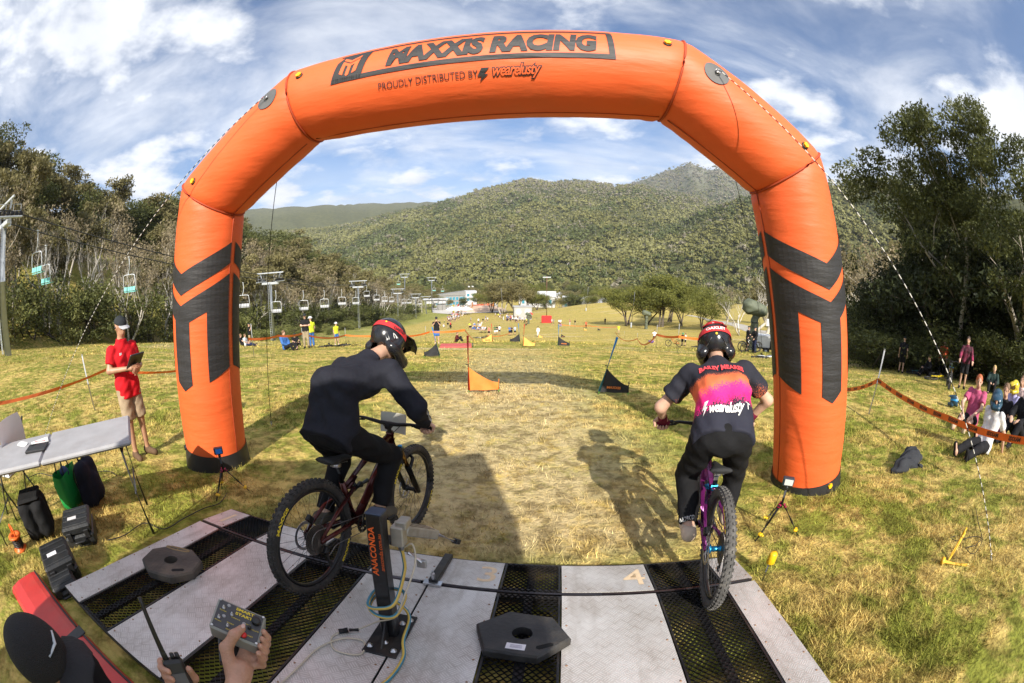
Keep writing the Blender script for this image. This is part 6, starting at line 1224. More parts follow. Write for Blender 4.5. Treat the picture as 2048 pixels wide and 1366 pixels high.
smesh('trousers', solid([('c', J_['hpL'], J_['knL'], .1, .08), ('c', J_['knL'], J_['anL'], .08, .06), ('c', J_['hpR'], J_['knR'], .1, .08), ('c', J_['knR'], J_['anR'], .08, .06), ('e', J_['pel'], (.16, .16, .14), None)], .022, .03, (), 0, .005), cloth('dark_jeans', (.03, .035, .05), .85), st)
c = head_c; MESHC = mat('cap_mesh_black', (.014, .014, .015), .85, bump=.5, bscale=300)
smesh('cap', solid([('e', A3(c + up_ * .05 - f_ * .012), (.094, .112, .098), M_)], .006, .01, [(A3(c + up_ * .03), A3(-up_))]), MESHC, st)
mb = MB(); vs = []
for i, q_ in enumerate((.085, .12, .155, .18)):
    for t in (-1, -.6, 0, .6, 1): vs.append(c + f_ * (q_ - abs(t) * .028) + l_ * t * (.082, .09, .082, .055)[i] + up_ * (.046 - i * .010 - t * t * .022))
o = len(vs); vs += [v - up_ * .004 for v in vs]; fs = [(i * 5 + j, i * 5 + j + 1, i * 5 + j + 6, i * 5 + j + 5) for i in range(3) for j in range(4)]; mb.add(vs, fs + [tuple(o + q_ for q_ in ff[::-1]) for ff in fs]); mb.build('cap_brim', mat('cap_cloth', (.010, .010, .012), .75, bump=.2, bscale=80), st, True)
mb = MB(); mb.tube([c + f_ * .10 + l_ * t * .04 + up_ * .085 - f_ * abs(t) * .02 for t in (-1, -.5, 0, .5, 1)], .006, 5, flat=.4); mb.build('cap_badge', mat('badge_thread', (.55, .60, .62), .6), st, True)
smesh('hair', solid([('e', A3(c + up_ * .0 - f_ * .03), (.084, .085, .09), M_)], .008, .01, [(A3(c + f_ * .01), A3(f_))], 0, .003, 60), mat('hair_reddish', (.17, .08, .04), .7), st)
radio = thing('radio', 'black two way radio with long antenna in the starter\'s hand', 'radio', M=RM)
mb = MB(); mb.box((0, -.035, 0), (.058, .13, .034), bevel=.008); mb.build('case', BLKP, radio); mb = MB(); mb.tube([(-.015, .03, 0), (-.016, .055, 0), (-.02, .175, .0), (-.021, .19, 0)], [.009, .0075, .0055, .006], 8); mb.build('antenna', BLKP, radio, True)
for x in (.006, .02): mb = MB(); mb.lathe([(.007, 0), (.006, .014)], 10, (x, .03, 0), (0, 1, 0)); mb.build('knob', BLKP, radio, True)
mb = MB(); mb.box((0, -.02, .0175), (.04, .03, .002)); mb.build('speaker_grille', GREYP, radio)
# ------------------------------------------------------------------ unseen box added behind the start to shade the ramp's left half, trailer form assumed
tl = thing('race_trailer', 'unseen white box trailer added behind the start ramp to cast its shade', 'trailer', (-1.15, -1.75, gz(-1.15, -1.75)), R(14)); h_ = 3.35
mb = MB(); mb.box((0, -.75, .5 + h_ / 2 - .25), (2.75, 1.5, h_ - .5), bevel=.03); mb.build('body', WHITE, tl); mb = MB(); mb.box((0, -.75, .45), (2.6, 1.4, .10)); mb.build('chassis', BLKS, tl)
for x in (-1, 1):
    for y in (-1.2, -.3): mb = MB(); mb.lathe([(.2, -.09), (.30, -.08), (.30, .08), (.2, .09)], 20, (x * 1.2, y, .30), (1, 0, 0)); mb.build('wheel', TYRE, tl, True)
mb = MB(); mb.box((.3, .01, 1.5), (.8, .03, 1.9), bevel=.01); dr = mb.build('door', WHITE, tl); mb = MB(); mb.box((.62, .035, 1.5), (.03, .03, .15), bevel=.006); mb.build('handle', STEEL, dr)
# ------------------------------------------------------------------ trees
BARK_G = mat('bark_grey', (.40, .36, .30), .9, var=.3, vscale=3, bump=.5, bscale=12, stretch=(3, 3, .6)); BARK_D = mat('bark_dark', (.10, .08, .06), .9, var=.35, vscale=3, bump=.5, bscale=12); BARK_W = mat('dead_branch', (.60, .56, .50), .85, var=.25, vscale=3)
LEAF = {'olive': leafmat('leaf_olive', (.115, .105, .04), (.26, .225, .10), .35), 'dark': leafmat('leaf_dark', (.05, .062, .018), (.15, .16, .05), .5), 'bright': leafmat('leaf_bright', (.085, .10, .016), (.22, .22, .05), .5), 'shrub': leafmat('leaf_shrub', (.10, .12, .03), (.26, .26, .09), .5), 'brown': leafmat('leaf_brown', (.17, .135, .08), (.34, .28, .17), .4), 'deep': leafmat('leaf_deep', (.018, .025, .009), (.06, .072, .025), .6)}  # the last, darkest leaf colour has the wood's dense shade painted in
def grow(g, p, d, L, r, depth, out, tips, spread, up=.15, nb=3, seg=4):
    pts = [p.copy()]; rad = [r]; q = p.copy(); dd = d.copy()
    for i in range(seg):
        dd = (dd + Vector(g.normal(0, .16, 3)) + Vector((0, 0, up * .35))).normalized(); q = q + dd * (L / seg); pts.append(q.copy()); rad.append(r * (1 - .5 * (i + 1) / seg))
    out.append((pts, rad, max(3, 7 - (3 - depth) * 2 if depth < 3 else 8)))
    if depth <= 0: tips.append((pts[-1], L)); return
    for k in range(nb):
        t = .45 + .55 * (k + g.uniform(0, .8)) / nb; i = min(seg, max(1, int(round(t * seg)))); az = g.uniform(0, 6.283); sd = Vector((math.cos(az), math.sin(az), g.uniform(-.1, .5)))
        nd = (dd * (1 - spread) + sd * spread + Vector((0, 0, up))).normalized(); grow(g, pts[i], nd, L * g.uniform(.52, .75), rad[i] * .62, depth - 1, out, tips, spread, up, nb, max(2, seg - 1))
    if depth >= 2: tips.append((pts[-1], L * .6))
def leaf_cloud(g, C, Rr, n, size, droop=.5):
    "n leaf faces spread through the clumps C (k,3) of radius Rr (k)"
    k = len(C); w = Rr ** 2; idx = g.choice(k, n, p=w / w.sum()); u = g.normal(0, 1, (n, 3)); u /= np.linalg.norm(u, axis=1)[:, None]; rad = g.uniform(.35, 1, n) ** .6
    P = C[idx] + u * (Rr[idx] * rad)[:, None] * np.array([1, 1, .62]); d = g.normal(0, 1, (n, 3)); d[:, 2] -= droop; d /= np.linalg.norm(d, axis=1)[:, None]; s = np.cross(d, g.normal(0, 1, (n, 3))); s /= np.linalg.norm(s, axis=1)[:, None] + 1e-9
    L = size * g.uniform(.6, 1.4, n); W_ = L * .42; V = np.stack([P - s * W_[:, None] * .5, P + d * L[:, None] * .5 - s * W_[:, None] * .1, P + d * L[:, None], P + d * L[:, None] * .45 + s * W_[:, None]], 1).reshape(-1, 3)
    b = np.arange(n)[:, None] * 4; return V, np.concatenate([b + [0, 1, 3], b + [1, 2, 3]])
def tree_proto(kind, seed, leaf, bark, n, size):
    "meshes of trunk and crown for a tree 10 m tall"
    g = np.random.default_rng(seed); out, tips = [], []
    if kind == 'gum':
        grow(g, Vector((0, 0, -.3)), Vector((g.normal(0, .06), g.normal(0, .06), 1)), 5.6, .17, 3, out, tips, .55, .22, 3, 5); rs = (.55, 1.15)
    elif kind == 'dense':
        for k in range(3): grow(g, Vector((g.normal(0, .2), g.normal(0, .2), -.3)), Vector((g.normal(0, .3), g.normal(0, .3), 1)), 4.2, .16, 2, out, tips, .6, .15, 4, 4)
        rs = (1.0, 1.9)
    elif kind == 'dead':
        for k in range(2): grow(g, Vector((g.normal(0, .15), g.normal(0, .15), -.3)), Vector((g.normal(0, .22), g.normal(0, .22), 1)), 4.6, .19, 4, out, tips, .48, .24, 3, 4)
        rs = (.4, .8)
    elif kind == 'umbrella':
        for k in range(3): grow(g, Vector((g.normal(0, .25), g.normal(0, .25), -.3)), Vector((g.normal(0, .32), g.normal(0, .32), 1)), 4.9, .20, 3, out, tips, .62, .16, 3, 4)
        rs = (.9, 1.6)
    else:
        for k in range(5): grow(g, Vector((g.normal(0, .5), g.normal(0, .5), -.3)), Vector((g.normal(0, .5), g.normal(0, .5), 1)), 4.5, .12, 1, out, tips, .6, .1, 4, 3)
        rs = (1.5, 2.6)
    mb = MB()
    for pts, rad, sides in out: mb.tube(pts, rad, sides, caps=False)
    C = np.array([t[0][:] for t in tips]); top = max(1e-3, C[:, 2].max()); k = 10. / (top + .8); mb.v = [(a * k, b * k, c * k) for a, b, c in mb.v]; C = C * k
    if kind in ('dense', 'shrub'):   # foliage down to the ground
        ex = g.normal(0, 1, (int(len(C) * .7), 3)) * np.array([1.6, 1.6, 0]) + np.array([0, 0, 1]) * g.uniform(.8, 6.5, (int(len(C) * .7), 1)); C = np.concatenate([C, ex])
    tm = mb.mesh(kind + '_trunk', [bark], True)
    if n == 0: return tm, None
    Rr = g.uniform(rs[0], rs[1], len(C)); V, F = leaf_cloud(g, C, Rr, n, size); V[:, 2] = np.maximum(V[:, 2], .02); return tm, np_mesh(kind + '_crown', V, F, [leaf])
PROTO = {}
def proto(key, *a):
    if key not in PROTO: PROTO[key] = [tree_proto(a[0], a[1] + i * 17, *a[2:]) for i in range(3)]
    return PROTO[key]
proto('gum', 'gum', 3, LEAF['olive'], BARK_G, 4200, .36); proto('gumd', 'gum', 91, LEAF['dark'], BARK_G, 17000, .15); proto('dense', 'dense', 5, LEAF['dark'], BARK_D, 8000, .36); proto('dead', 'dead', 8, None, BARK_W, 0, .1); proto('twiggy', 'dead', 31, LEAF['brown'], BARK_G, 1100, .30); proto('umb', 'umbrella', 12, LEAF['bright'], BARK_D, 12000, .28); proto('shrub', 'shrub', 21, LEAF['shrub'], BARK_D, 2600, .5); proto('bushd', 'shrub', 25, LEAF['dark'], BARK_D, 3200, .5); proto('deep', 'dense', 45, LEAF['deep'], BARK_D, 13000, .27); proto('gold', 'umbrella', 52, LEAF['olive'], BARK_G, 7000, .36)
NAMES = {'gum': 'gum_tree', 'gumd': 'gum_tree', 'dense': 'evergreen_tree', 'dead': 'dead_tree', 'twiggy': 'bare_tree', 'umb': 'snow_gum', 'shrub': 'shrub', 'bushd': 'shrub', 'deep': 'evergreen_tree', 'gold': 'gum_tree'}
TREE_ROOT = {}
def tree(key, i, p, h, rz, label, group=None, wide=1.0, cat=None, lean=0.0):
    tm, cm = PROTO[key][i % 3]; o = bpy.data.objects.new(NAMES[key], None); COL.objects.link(o); o.empty_display_size = .3; s = h / 10.
    o.location = p; o.rotation_euler = (lean, 0, rz); o.scale = (s * wide, s * wide, s); tag(o, label, cat or ('shrub' if 'shrub' in NAMES[key] else 'tree'), group)
    link('trunk', tm, o)
    if cm: link('crown', cm, o)
    return o
tg = np.random.default_rng(77)
LT = 'trees of the wooded bank left of the lift'
def bank(n, x0, x1, y0, y1, keys, h0, h1, labels, wide=(.8, 1.1)):
    ys = np.linspace(y0, y1, n) + tg.uniform(-1.5, 1.5, n)
    for y in ys:
        x = tg.uniform(x0, x1); k = keys[tg.integers(len(keys))]; hh = tg.uniform(h0, h1) * (1 - .35 * max(0, (y - 130) / 110)); az_ = math.degrees(math.atan2(x, y))
        if az_ < -86: continue
        w_ = ('beside the nearest lift tower', 'between the nearest and second lift towers', 'between the second and third lift towers', 'beyond the third lift tower', 'towards the village')[int(np.searchsorted((24, 56, 100, 150), y))]; r_ = 'at the foot of the bank' if x > -47 else 'midway up the bank' if x > -62 else 'high on the bank'
        tree(k, int(tg.integers(3)), (x, y, gz(x, y)), hh, tg.uniform(0, 6.28), labels[k] + ' ' + r_ + ' ' + w_ if k != 'shrub' else labels[k] + ' ' + w_, LT, tg.uniform(*wide))
LB = {'gum': 'tall olive gum', 'dead': 'bleached dead tree', 'twiggy': 'brown bare tree', 'dense': 'dark bushy evergreen', 'bushd': 'dark green shrub', 'shrub': 'pale green shrub in long grass'}
bank(40, -47, -43.5, 4, 190, ['bushd', 'dense', 'bushd', 'shrub'], 4, 7.5, LB, (1.0, 1.5)); bank(44, -54, -46, 3, 215, ['gum', 'twiggy', 'twiggy', 'gum'], 11, 16, LB); bank(46, -48, -42.5, 6, 200, ['dead', 'twiggy', 'dead'], 10, 16, LB, (.7, 1.0))
bank(44, -66, -55, 2, 215, ['gum', 'twiggy', 'gum', 'twiggy', 'dead', 'gum'], 12, 17, LB); bank(36, -82, -66, 4, 205, ['gum', 'dense', 'gum'], 13, 18, LB, (1.0, 1.3)); bank(22, -104, -84, 10, 170, ['gum', 'dense'], 14, 18, LB, (1.2, 1.6))
bank(26, -43.5, -37.5, 55, 160, ['shrub'], 1.2, 3.2, LB, (1.5, 2.4))
# right-hand wood: big gums over evergreens with dense shade put into their leaf colour
RT = 'dark wood to the right of the start'
def plant(key, i, px, by, D, ty, label, group=None, wide=1.0, lean=0.0, cat=None):
    "stands at distance D under image column px, top at image row ty"
    b = at(px, by, D); z = gz(b.x, b.y); d = ray(px, ty); zt_ = CAM_Z + d[2] * D / math.hypot(d[0], d[1]); return tree(key, i, (b.x, b.y, z), max(1.0, zt_ - z), i * 1.9 + px * .01, label, group, wide, cat, lean)
plant('gumd', 0, 1915, 690, 25, 200, 'tallest dark gum with open crown over the right hand wood', RT, .75); plant('gumd', 1, 1990, 700, 27, 235, 'tall dark gum with leaning pale trunk in the right hand wood', RT, 1.1, .12); plant('gumd', 2, 2045, 700, 24, 300, 'dark gum at the outer end of the right hand wood', RT, 1.2); plant('gumd', 1, 1858, 690, 30, 300, 'slender dark gum on the inner edge of the right hand wood', RT, .6)
for i, (px, D, ty, k, w) in enumerate(((1735, 36, 560, 'dense', 1.0), (1775, 32, 535, 'deep', 1.0), (1825, 30, 480, 'deep', 1.0), (1860, 30, 470, 'deep', 1.3), (1905, 28, 420, 'deep', 1.1), (1950, 29, 450, 'deep', 1.3), (1995, 27, 430, 'deep', 1.2), (2035, 26, 460, 'deep', 1.3), (1715, 42, 580, 'dense', 1.0), (1885, 34, 380, 'dense', 1.2), (1985, 34, 380, 'dense', 1.2), (2075, 25, 430, 'deep', 1.3), (1850, 38, 450, 'dense', 1.1))):
    plant(k, i, px, 690, D, ty, 'bushy evergreen with shade darkened leaves in the right hand wood' if k == 'deep' else 'dark green bushy evergreen in the right hand wood', RT, w)
for i, (px, D, h) in enumerate(((1700, 36, 3.0), (1735, 30, 2.4), (1760, 27, 2.6), (1830, 26, 2.2), (1870, 25, 2.6), (1925, 24, 2.4), (1960, 24, 3.0), (2010, 22, 2.2), (2040, 21, 2.4), (1790, 29, 3.0))):
    b = at(px, 690, D); tree('bushd', i, (b.x, b.y, gz(b.x, b.y)), h, i * 1.3, 'dark green shrub along the edge of the right hand wood', 'shrubs at the edge of the right hand wood', 1.8)
for i, (px, D, ty) in enumerate(((1700, 78, 500), (1740, 70, 478), (1775, 66, 455), (1720, 90, 470), (1800, 60, 470), (1690, 60, 540))): plant('dead' if i % 2 else 'twiggy', i, px, 650, D, ty, 'bleached bare tree behind the right hand wood' if i % 2 else 'brown twigged tree behind the right hand wood', 'bare trees behind the right hand wood', 1.1)
for i, (px, D, ty) in enumerate(((1690, 95, 505), (1725, 110, 490), (1770, 100, 470), (1560, 120, 545), (1600, 120, 540), (1540, 150, 555))): plant('gold' if i % 2 else 'gum', i, px, 650, D, ty, 'olive gum on the slope beyond the right hand wood' if i % 2 else 'loose olive gum on the slope beyond the right hand wood', 'gums beyond the right hand wood', 1.3)
# snow gums in the middle distance
for i, (px, by, ty, w, lb) in enumerate(((1252, 652, 566, 1.0, 'leftmost dark green snow gum by the covered snow gun'), (1292, 650, 556, 1.05, 'bushy green snow gum in the clump on the slope'), (1322, 654, 546, 1.15, 'tallest bright green snow gum of the clump'), (1362, 652, 578, 1.0, 'small round snow gum of the clump'), (1402, 660, 572, 1.0, 'forked snow gum with dark leaning trunks'), (1338, 640, 552, 1.2, 'snow gum standing behind the clump'))):
    b = ground_at(px, by); D = math.hypot(b.x, b.y); plant('umb', i, px, by, min(D, 120), ty, lb, 'snow gums in the middle distance', w * 1.05)
plant('dead', 0, 1502, 640, 62, 508, 'white dead tree with curling bare branches behind the light trailer', None, 1.6); plant('dead', 2, 1480, 640, 82, 560, 'grey dead tree beside the white dead tree', None, 1.2); plant('twiggy', 1, 1450, 640, 95, 565, 'brown bare tree behind the snow gums', None, 1.3)
# trees about the village
VT = 'trees about the village'
for i, (px, D, by, ty, k, w) in enumerate(((1003, 185, 640, 556, 'gold', 1.1), (1030, 190, 640, 552, 'gold', 1.1), (1055, 200, 640, 566, 'umb', 1.1), (985, 200, 630, 570, 'umb', 1.0), (1075, 210, 630, 580, 'umb', 1.2), (1150, 240, 620, 585, 'dense', 1.2), (940, 300, 610, 578, 'gold', 1.3), (880, 300, 610, 572, 'gold', 1.4), (840, 270, 610, 570, 'gum', 1.3), (815, 260, 610, 565, 'gold', 1.4), (1215, 290, 600, 575, 'umb', 1.4), (1140, 300, 600, 580, 'gold', 1.5), (1180, 320, 600, 575, 'dense', 1.5))):
    plant(k, i, px, by, D, ty, {'gold': 'open olive gum among the village buildings', 'umb': 'green snow gum among the village buildings', 'dense': 'dark evergreen among the village buildings', 'gum': 'tall thin gum among the village buildings'}[k], VT, w)
for i in range(110):
    D = tg.uniform(315, 470); az_ = tg.uniform(-19, 27); x, y = D * math.sin(R(az_)), D * math.cos(R(az_)); k = ('dense', 'gold', 'umb', 'dense')[i % 4]; tree(k, i, (x, y, min(gz(x, y), -29)), tg.uniform(9, 16), i, {'gold': 'olive gum', 'umb': 'bright snow gum', 'dense': 'dark evergreen'}[k] + ' in the wooded valley ' + ('behind the lift station', 'behind the lodge', 'behind the big gum trees', 'behind the white hall', 'behind the low hall', 'behind the snow gums')[int(np.searchsorted((-11, -5, 1, 6, 12), az_))], 'trees of the valley floor', tg.uniform(1.0, 1.4))
for i, (px, D, by, h) in enumerate(((866, 262, 612, 9), (893, 262, 612, 6), (925, 268, 612, 7), (958, 262, 612, 9), (975, 255, 612, 10), (1092, 236, 615, 9), (1066, 240, 615, 8), (1118, 232, 615, 7), (1136, 228, 615, 9), (1178, 232, 612, 8), (1196, 245, 610, 9), (1225, 240, 610, 10), (1242, 220, 612, 9), (850, 250, 615, 10))):
    b = at(px, by, D); tree(('umb', 'gold', 'dense')[i % 3], i, (b.x, b.y, gz(b.x, b.y)), h, i * 1.1, ('bright rounded snow gum', 'open olive gum', 'dark low evergreen')[i % 3] + (' beside the lift station and lodge', ' before the white hall', ' before the low hall and knoll')[0 if px < 990 else 1 if px < 1125 else 2], VT, 1.15)
# ------------------------------------------------------------------ gates of the course
PO = {'red': mat('pole_red', (.78, .05, .03), .5), 'blue': mat('pole_blue', (.03, .28, .62), .5), 'green': mat('pole_green', (.2, .55, .08), .5)}; FLAG = {'orange': mat('flag_orange', (.75, .22, .04), .75, var=.1, bump=.3, bscale=12), 'black': mat('flag_black', (.02, .02, .022), .75, bump=.3, bscale=12), 'yellow': mat('flag_yellow', (.75, .42, .10), .75, bump=.3, bscale=12)}
def gate(label, p, flag, pole, right=1, H=1.05, lean=0.0, rz=0.0, text=True, s=1.0):
    q = thing('race_gate', label, 'race gate', p, rz, 'flagged gates set out down the course'); W_ = .56 * s; top = Vector((lean, 0, H * s))
    mb = MB(); mb.tube([top * .06, top], .022, 8); mb.build('pole', PO[pole], q, True); 
    for pp_ in ([(0, 0, -.05), top * .08], [(W_ * right, 0, -.05), (W_ * right, 0, .06)]): mb = MB(); mb.tube(pp_, .014, 6); mb.build('base_pin', PO['green'], q, True)
    mb = MB(); mb.tube([(W_ * right, 0, .05), (W_ * right, 0, .26 * s)], .013, 6); mb.build('short_pole', FLAG['black'] if flag == 'black' else FLAG['orange'], q, True)
    mb = MB(); vs = []; n = 10
    for i in range(n + 1):
        t = i / n; x = W_ * right * t + top.x * (.28) * (1 - t); hi = (.50 * (1 - t) ** 1.35 + .20 * t) * s; lo = .05
        for k in range(5): z = lo + (hi - lo) * k / 4; vs.append((x + top.x * .4 * (1 - t) * (k / 4 - .5), .012 * math.sin(t * 9 + k), z))
    mb.add(vs, [(i * 5 + k, (i + 1) * 5 + k, (i + 1) * 5 + k + 1, i * 5 + k + 1) for i in range(n) for k in range(4)]); fl = mb.build('flag', FLAG[flag], q, True)
    if text:
        V, F = text_mesh('MAXXIS', .085 * s, .003, .12); w = V[:, 0].max() - V[:, 0].min(); V[:, 0] *= .26 * s / w; mb = MB(); mb.add([(W_ * right * .50 + x, -.030, .15 * s + y * .75 - .03 * x * right) for x, y in V], F); mb.build('lettering', FLAG['orange'] if flag == 'black' else FLAG['black'], fl)
    mb = MB(); mb.tube([top * .5 + Vector((0, -.02, 0)), top * .5 + Vector((0, .02, 0)), top * .5 + Vector((-.05, .02, .01))], .008, 5); mb.build('strap', BLKP, q, True); return q
for lb, px, py, fl, po, rt_, ln, tx in (('orange gate flag on red pole in the middle of the slope', 938, 786, 'orange', 'red', 1, 0, False), ('black gate flag with orange lettering on leaning blue pole', 1196, 789, 'black', 'blue', 1, .30, True), ('black gate flag on leaning blue pole left of the orange gate', 880, 714, 'black', 'blue', -1, -.25, False), ('black gate flag on blue pole beside a yellow gate', 1040, 685, 'black', 'blue', -1, -.1, False), ('yellow gate flag on red pole beside a black gate', 1046, 694, 'yellow', 'red', 1, .06, False), ('black gate flag with lettering on upright blue pole', 1116, 693, 'black', 'blue', 1, .02, True), ('yellow gate flag without pole facing the tape', 985, 685, 'yellow', 'red', -1, -.05, True), ('small yellow gate flag at the feet of the marshal in white', 1077, 676, 'yellow', 'red', 1, .0, False), ('black gate flag on slim blue pole far down the right side', 1122, 675, 'black', 'blue', 1, .12, True), ('tiny black gate flag before the crowd', 1054, 651, 'black', 'red', -1, -.15, False), ('far black gate flag on blue pole by the red boxes', 1195, 661, 'black', 'blue', 1, .1, False), ('far yellow gate flag low in the grass', 1168, 661, 'yellow', 'red', 1, 0, False)):
    p = ground_at(px, py); D = math.hypot(p.x, p.y); gate(lb, p, fl, po, rt_, 1.08, ln, -math.atan2(p.x, p.y), tx, 1.0 if D < 30 else 1.15)
# ------------------------------------------------------------------ tape and posts
TAPE = mat('tape_orange', (.80, .16, .02), .5, var=.12, vscale=9); POSTW = mat('post_white', (.70, .70, .68), .5)
def tape(label, P, h=.075, twist=0., text=False, n=14, m=None):
    t = thing('barrier_tape', label, 'barrier tape', P[0]); mb = MB(); vs = []; ps = []
    for i in range(len(P) - 1):
        a, b = Vector(P[i]), Vector(P[i + 1]); L_ = (b - a).length
        for k in range(n if i < len(P) - 2 else n + 1): s_ = k / n; ps.append(a.lerp(b, s_) - Vector((0, 0, L_ * .025 * 4 * s_ * (1 - s_))) - P[0])
    for i, p in enumerate(ps): d = (ps[min(i + 1, len(ps) - 1)] - ps[max(0, i - 1)]).normalized(); sd = Vector((-d.y, d.x, 0)).normalized(); w = (Vector((0, 0, 1)) * math.cos(twist * math.sin(i * .45)) + sd * math.sin(twist * math.sin(i * .45))) * h / 2; vs += [p - w, p + w]
    mb.add(vs, [(2 * i, 2 * i + 2, 2 * i + 3, 2 * i + 1) for i in range(len(ps) - 1)]); mb.build('ribbon', m or TAPE, t)
    if text:
        V, F = text_mesh('MAXXIS', h * .75, h * .03); V[:, 0] -= (V[:, 0].max() + V[:, 0].min()) / 2; w = .22; V[:, 0] *= w / (V[:, 0].max() - V[:, 0].min()); cum = [0.]
        for a, b in zip(ps, ps[1:]): cum.append(cum[-1] + (b - a).length)
        nm = max(1, int(cum[-1] / .42))
        for j in range(nm):
            s0 = (j + .5) * cum[-1] / nm; mb = MB(); vs = []
            for x, y in V:
                s_ = min(max(s0 - x, 0), cum[-1] - 1e-4); i = int(np.searchsorted(cum, s_, 'right')) - 1; a, b = ps[i], ps[i + 1]; d = (b - a).normalized(); p = a + d * (s_ - cum[i]); toc = (Vector((0, 0, CAM_Z)) - (p + P[0])); toc.z = 0; vs.append(p + Vector((0, 0, y)) + toc.normalized() * .006)
            mb.add(vs, F); mb.build('lettering', BLACKF, t)
    return t
def tpost(label, px, by, ty=None, H=1.1, lean=(0, 0)):
    b = ground_at(px, by); q = thing('tape_post', label, 'post', b, group='white posts carrying the tape'); mb = MB(); mb.tube([(0, 0, -.05), (lean[0], lean[1], H)], .016, 8); mb.build('rod', POSTW, q, True); mb = MB(); mb.tube([(lean[0], lean[1], H), (lean[0], lean[1], H + .02)], .019, 8); mb.build('cap', POSTW, q, True); return b
pb = tpost('leaning white post holding the lettered tape near the seated spectators', 1737, 828, H=1.10, lean=(.30, .10)); P0 = pb + Vector((.16, .05, .58))
tape('orange lettered barrier tape running past the seated spectators', [at(1692, 779, 9.6), P0, at(1900, 838, 6.0), at(2052, 882, 5.2)], .085, 0, True, 16)
tpost('white post carrying the tape behind the red shirted man', 190, 820, H=1.05, lean=(-.15, 0)); 
tape('orange and black tape strung behind the red shirted man', [at(-30, 812, 6.5), at(213, 739, 8.4), at(360, 741, 9.5), at(500, 708, 22)], .05, .6)
for i, (px, by) in enumerate(((508, 712), (606, 694), (692, 690), (852, 686), (1274, 690), (1312, 697), (1355, 706), (1248, 680), (1000, 672), (960, 670))): tpost(('thin white tape post by the seated spectators on the left', 'thin white tape post beside the man in the yellow vest', 'thin white tape post at the end of the lying bikes', 'thin white tape post near the man with blue shorts', 'thin white tape post by the man in white shirt', 'thin white tape post between the man in white and the bikers', 'thin white tape post before the bikers', 'thin white tape post beyond the man in white', 'thin white tape post by the group on the course', 'thin white tape post beside the lying bikes on the course')[i], px, by, H=1.3)
def tape_px(label, pts, lift=.75): tape(label, [ground_at(*p) + Vector((0, 0, lift)) for p in pts], .10, .3)
tape_px('orange tape along the left side of the course', [(500, 716), (560, 705), (606, 697), (692, 692), (790, 690), (860, 690)]); tape_px('orange tape crossing the lower slope to the watching group', [(862, 690), (930, 687), (975, 682), (1020, 675)]); tape_px('orange tape along the right side of the course', [(1230, 672), (1274, 692), (1312, 700), (1355, 708), (1420, 714)]); tape_px('orange tape beyond the red boxes', [(1120, 655), (1180, 658), (1240, 660)])
# ------------------------------------------------------------------ chairlift
GALV = mat('galvanised', (.52, .55, .58), .5, .35, var=.1, vscale=2); CHAIRM = mat('chair_steel', (.62, .65, .68), .45, .4); TEAL = mat('seat_teal', (.18, .50, .46), .5); CABLE = mat('lift_cable', (.05, .05, .05), .5, .6)
def tower(label, x, y, ztop, w=4.6, r=.36, lad=True):
    z = gz(x, y) - .3; H = ztop - z; q = thing('lift_tower', label, 'lift tower', (x, y, z), group='towers of the chairlift')
    mb = MB(); mb.tube([(0, 0, 0), (0, 0, H - 1.5)], [r, r * .72], 14); mb.build('mast', GALV, q, True)
    mb = MB(); mb.box((0, 0, H - 1.5), (w * .62, .42, .34), bevel=.04); mb.build('crossarm', GALV, q)
    for s_ in (-1, 1): mb = MB(); mb.tube([(s_ * w * .27, 0, H - 1.4), (s_ * w * .40, 0, H)], .11, 6); mb.build('strut', GALV, q, True)
    mb = MB(); mb.box((0, 0, H), (w, .2, .18), bevel=.03); mb.build('top_beam', GALV, q)
    for s_ in (-1, 1):
        mb = MB(); mb.box((s_ * w * .36, 0, H - 1.25), (.18, 2.6, .14), bevel=.03); sh = mb.build('sheave_beam', GALV, q); mb = MB()
        for k in range(6): mb.lathe([(.16, -.05), (.20, -.04), (.17, 0), (.20, .04), (.16, .05)], 12, (s_ * w * .36, -1.1 + k * .44, H - 1.05), (1, 0, 0))
        tag(mb.build('sheaves', BLKS, sh, True), kind='stuff'); mb = MB()
        for a, b in (((-1.2), 1.2),):
            for dz in (.5, .95): mb.tube([(s_ * w * .30, a, H - 1.3 + dz), (s_ * w * .30, b, H - 1.3 + dz)], .025, 5)
            for k in range(4): mb.tube([(s_ * w * .30, a + k * .8, H - 1.3), (s_ * w * .30, a + k * .8, H - .35)], .025, 5)
        mb.build('walkway_rail', GALV, q)
    if lad:
        mb = MB()
        for s_ in (-.17, .17): mb.tube([(s_, -r - .18, .5), (s_, -r * .72 - .18, H - 1.6)], .028, 4)
        for k in range(int((H - 2.4) / .34)): mb.tube([(-.17, -r - .16, .8 + k * .34), (.17, -r - .16, .8 + k * .34)], .018, 4)
        tag(mb.build('ladder', GALV, q), kind='stuff')
    return Vector((x, y, z + H))
def at_x(px, py, x): d = ray(px, py); t = x / d[0]; return Vector((x, d[1] * t, CAM_Z + d[2] * t))
LX = -34.5
tt = []
for lb, px, ty, x in (('nearest tall lift tower with ladder at the edge of the wooded bank', 12, 408, LX + .5), ('second lift tower standing in the meadow', 540, 546, LX), ('third lift tower beyond the shrubs', 716, 562, LX - 3), ('fourth lift tower down the line', 795, 578, LX - 4), ('fifth short lift tower near the village', 831, 588, LX - 4), ('last low lift tower before the station', 852, 593, LX - 6)):
    p = at_x(px, ty, x); tt.append(tower(lb, p.x, p.y, p.z, 4.8))
for lb, px, ty, y in (('very tall thin tower of the second lift near the village', 809, 548, 190), ('tall thin tower of the second lift at the village edge', 863, 555, 210)):
    d = ray(px, ty); t = y / d[1]; tower(lb, d[0] * t, y, CAM_Z + d[2] * t, 5.0, .42, False)
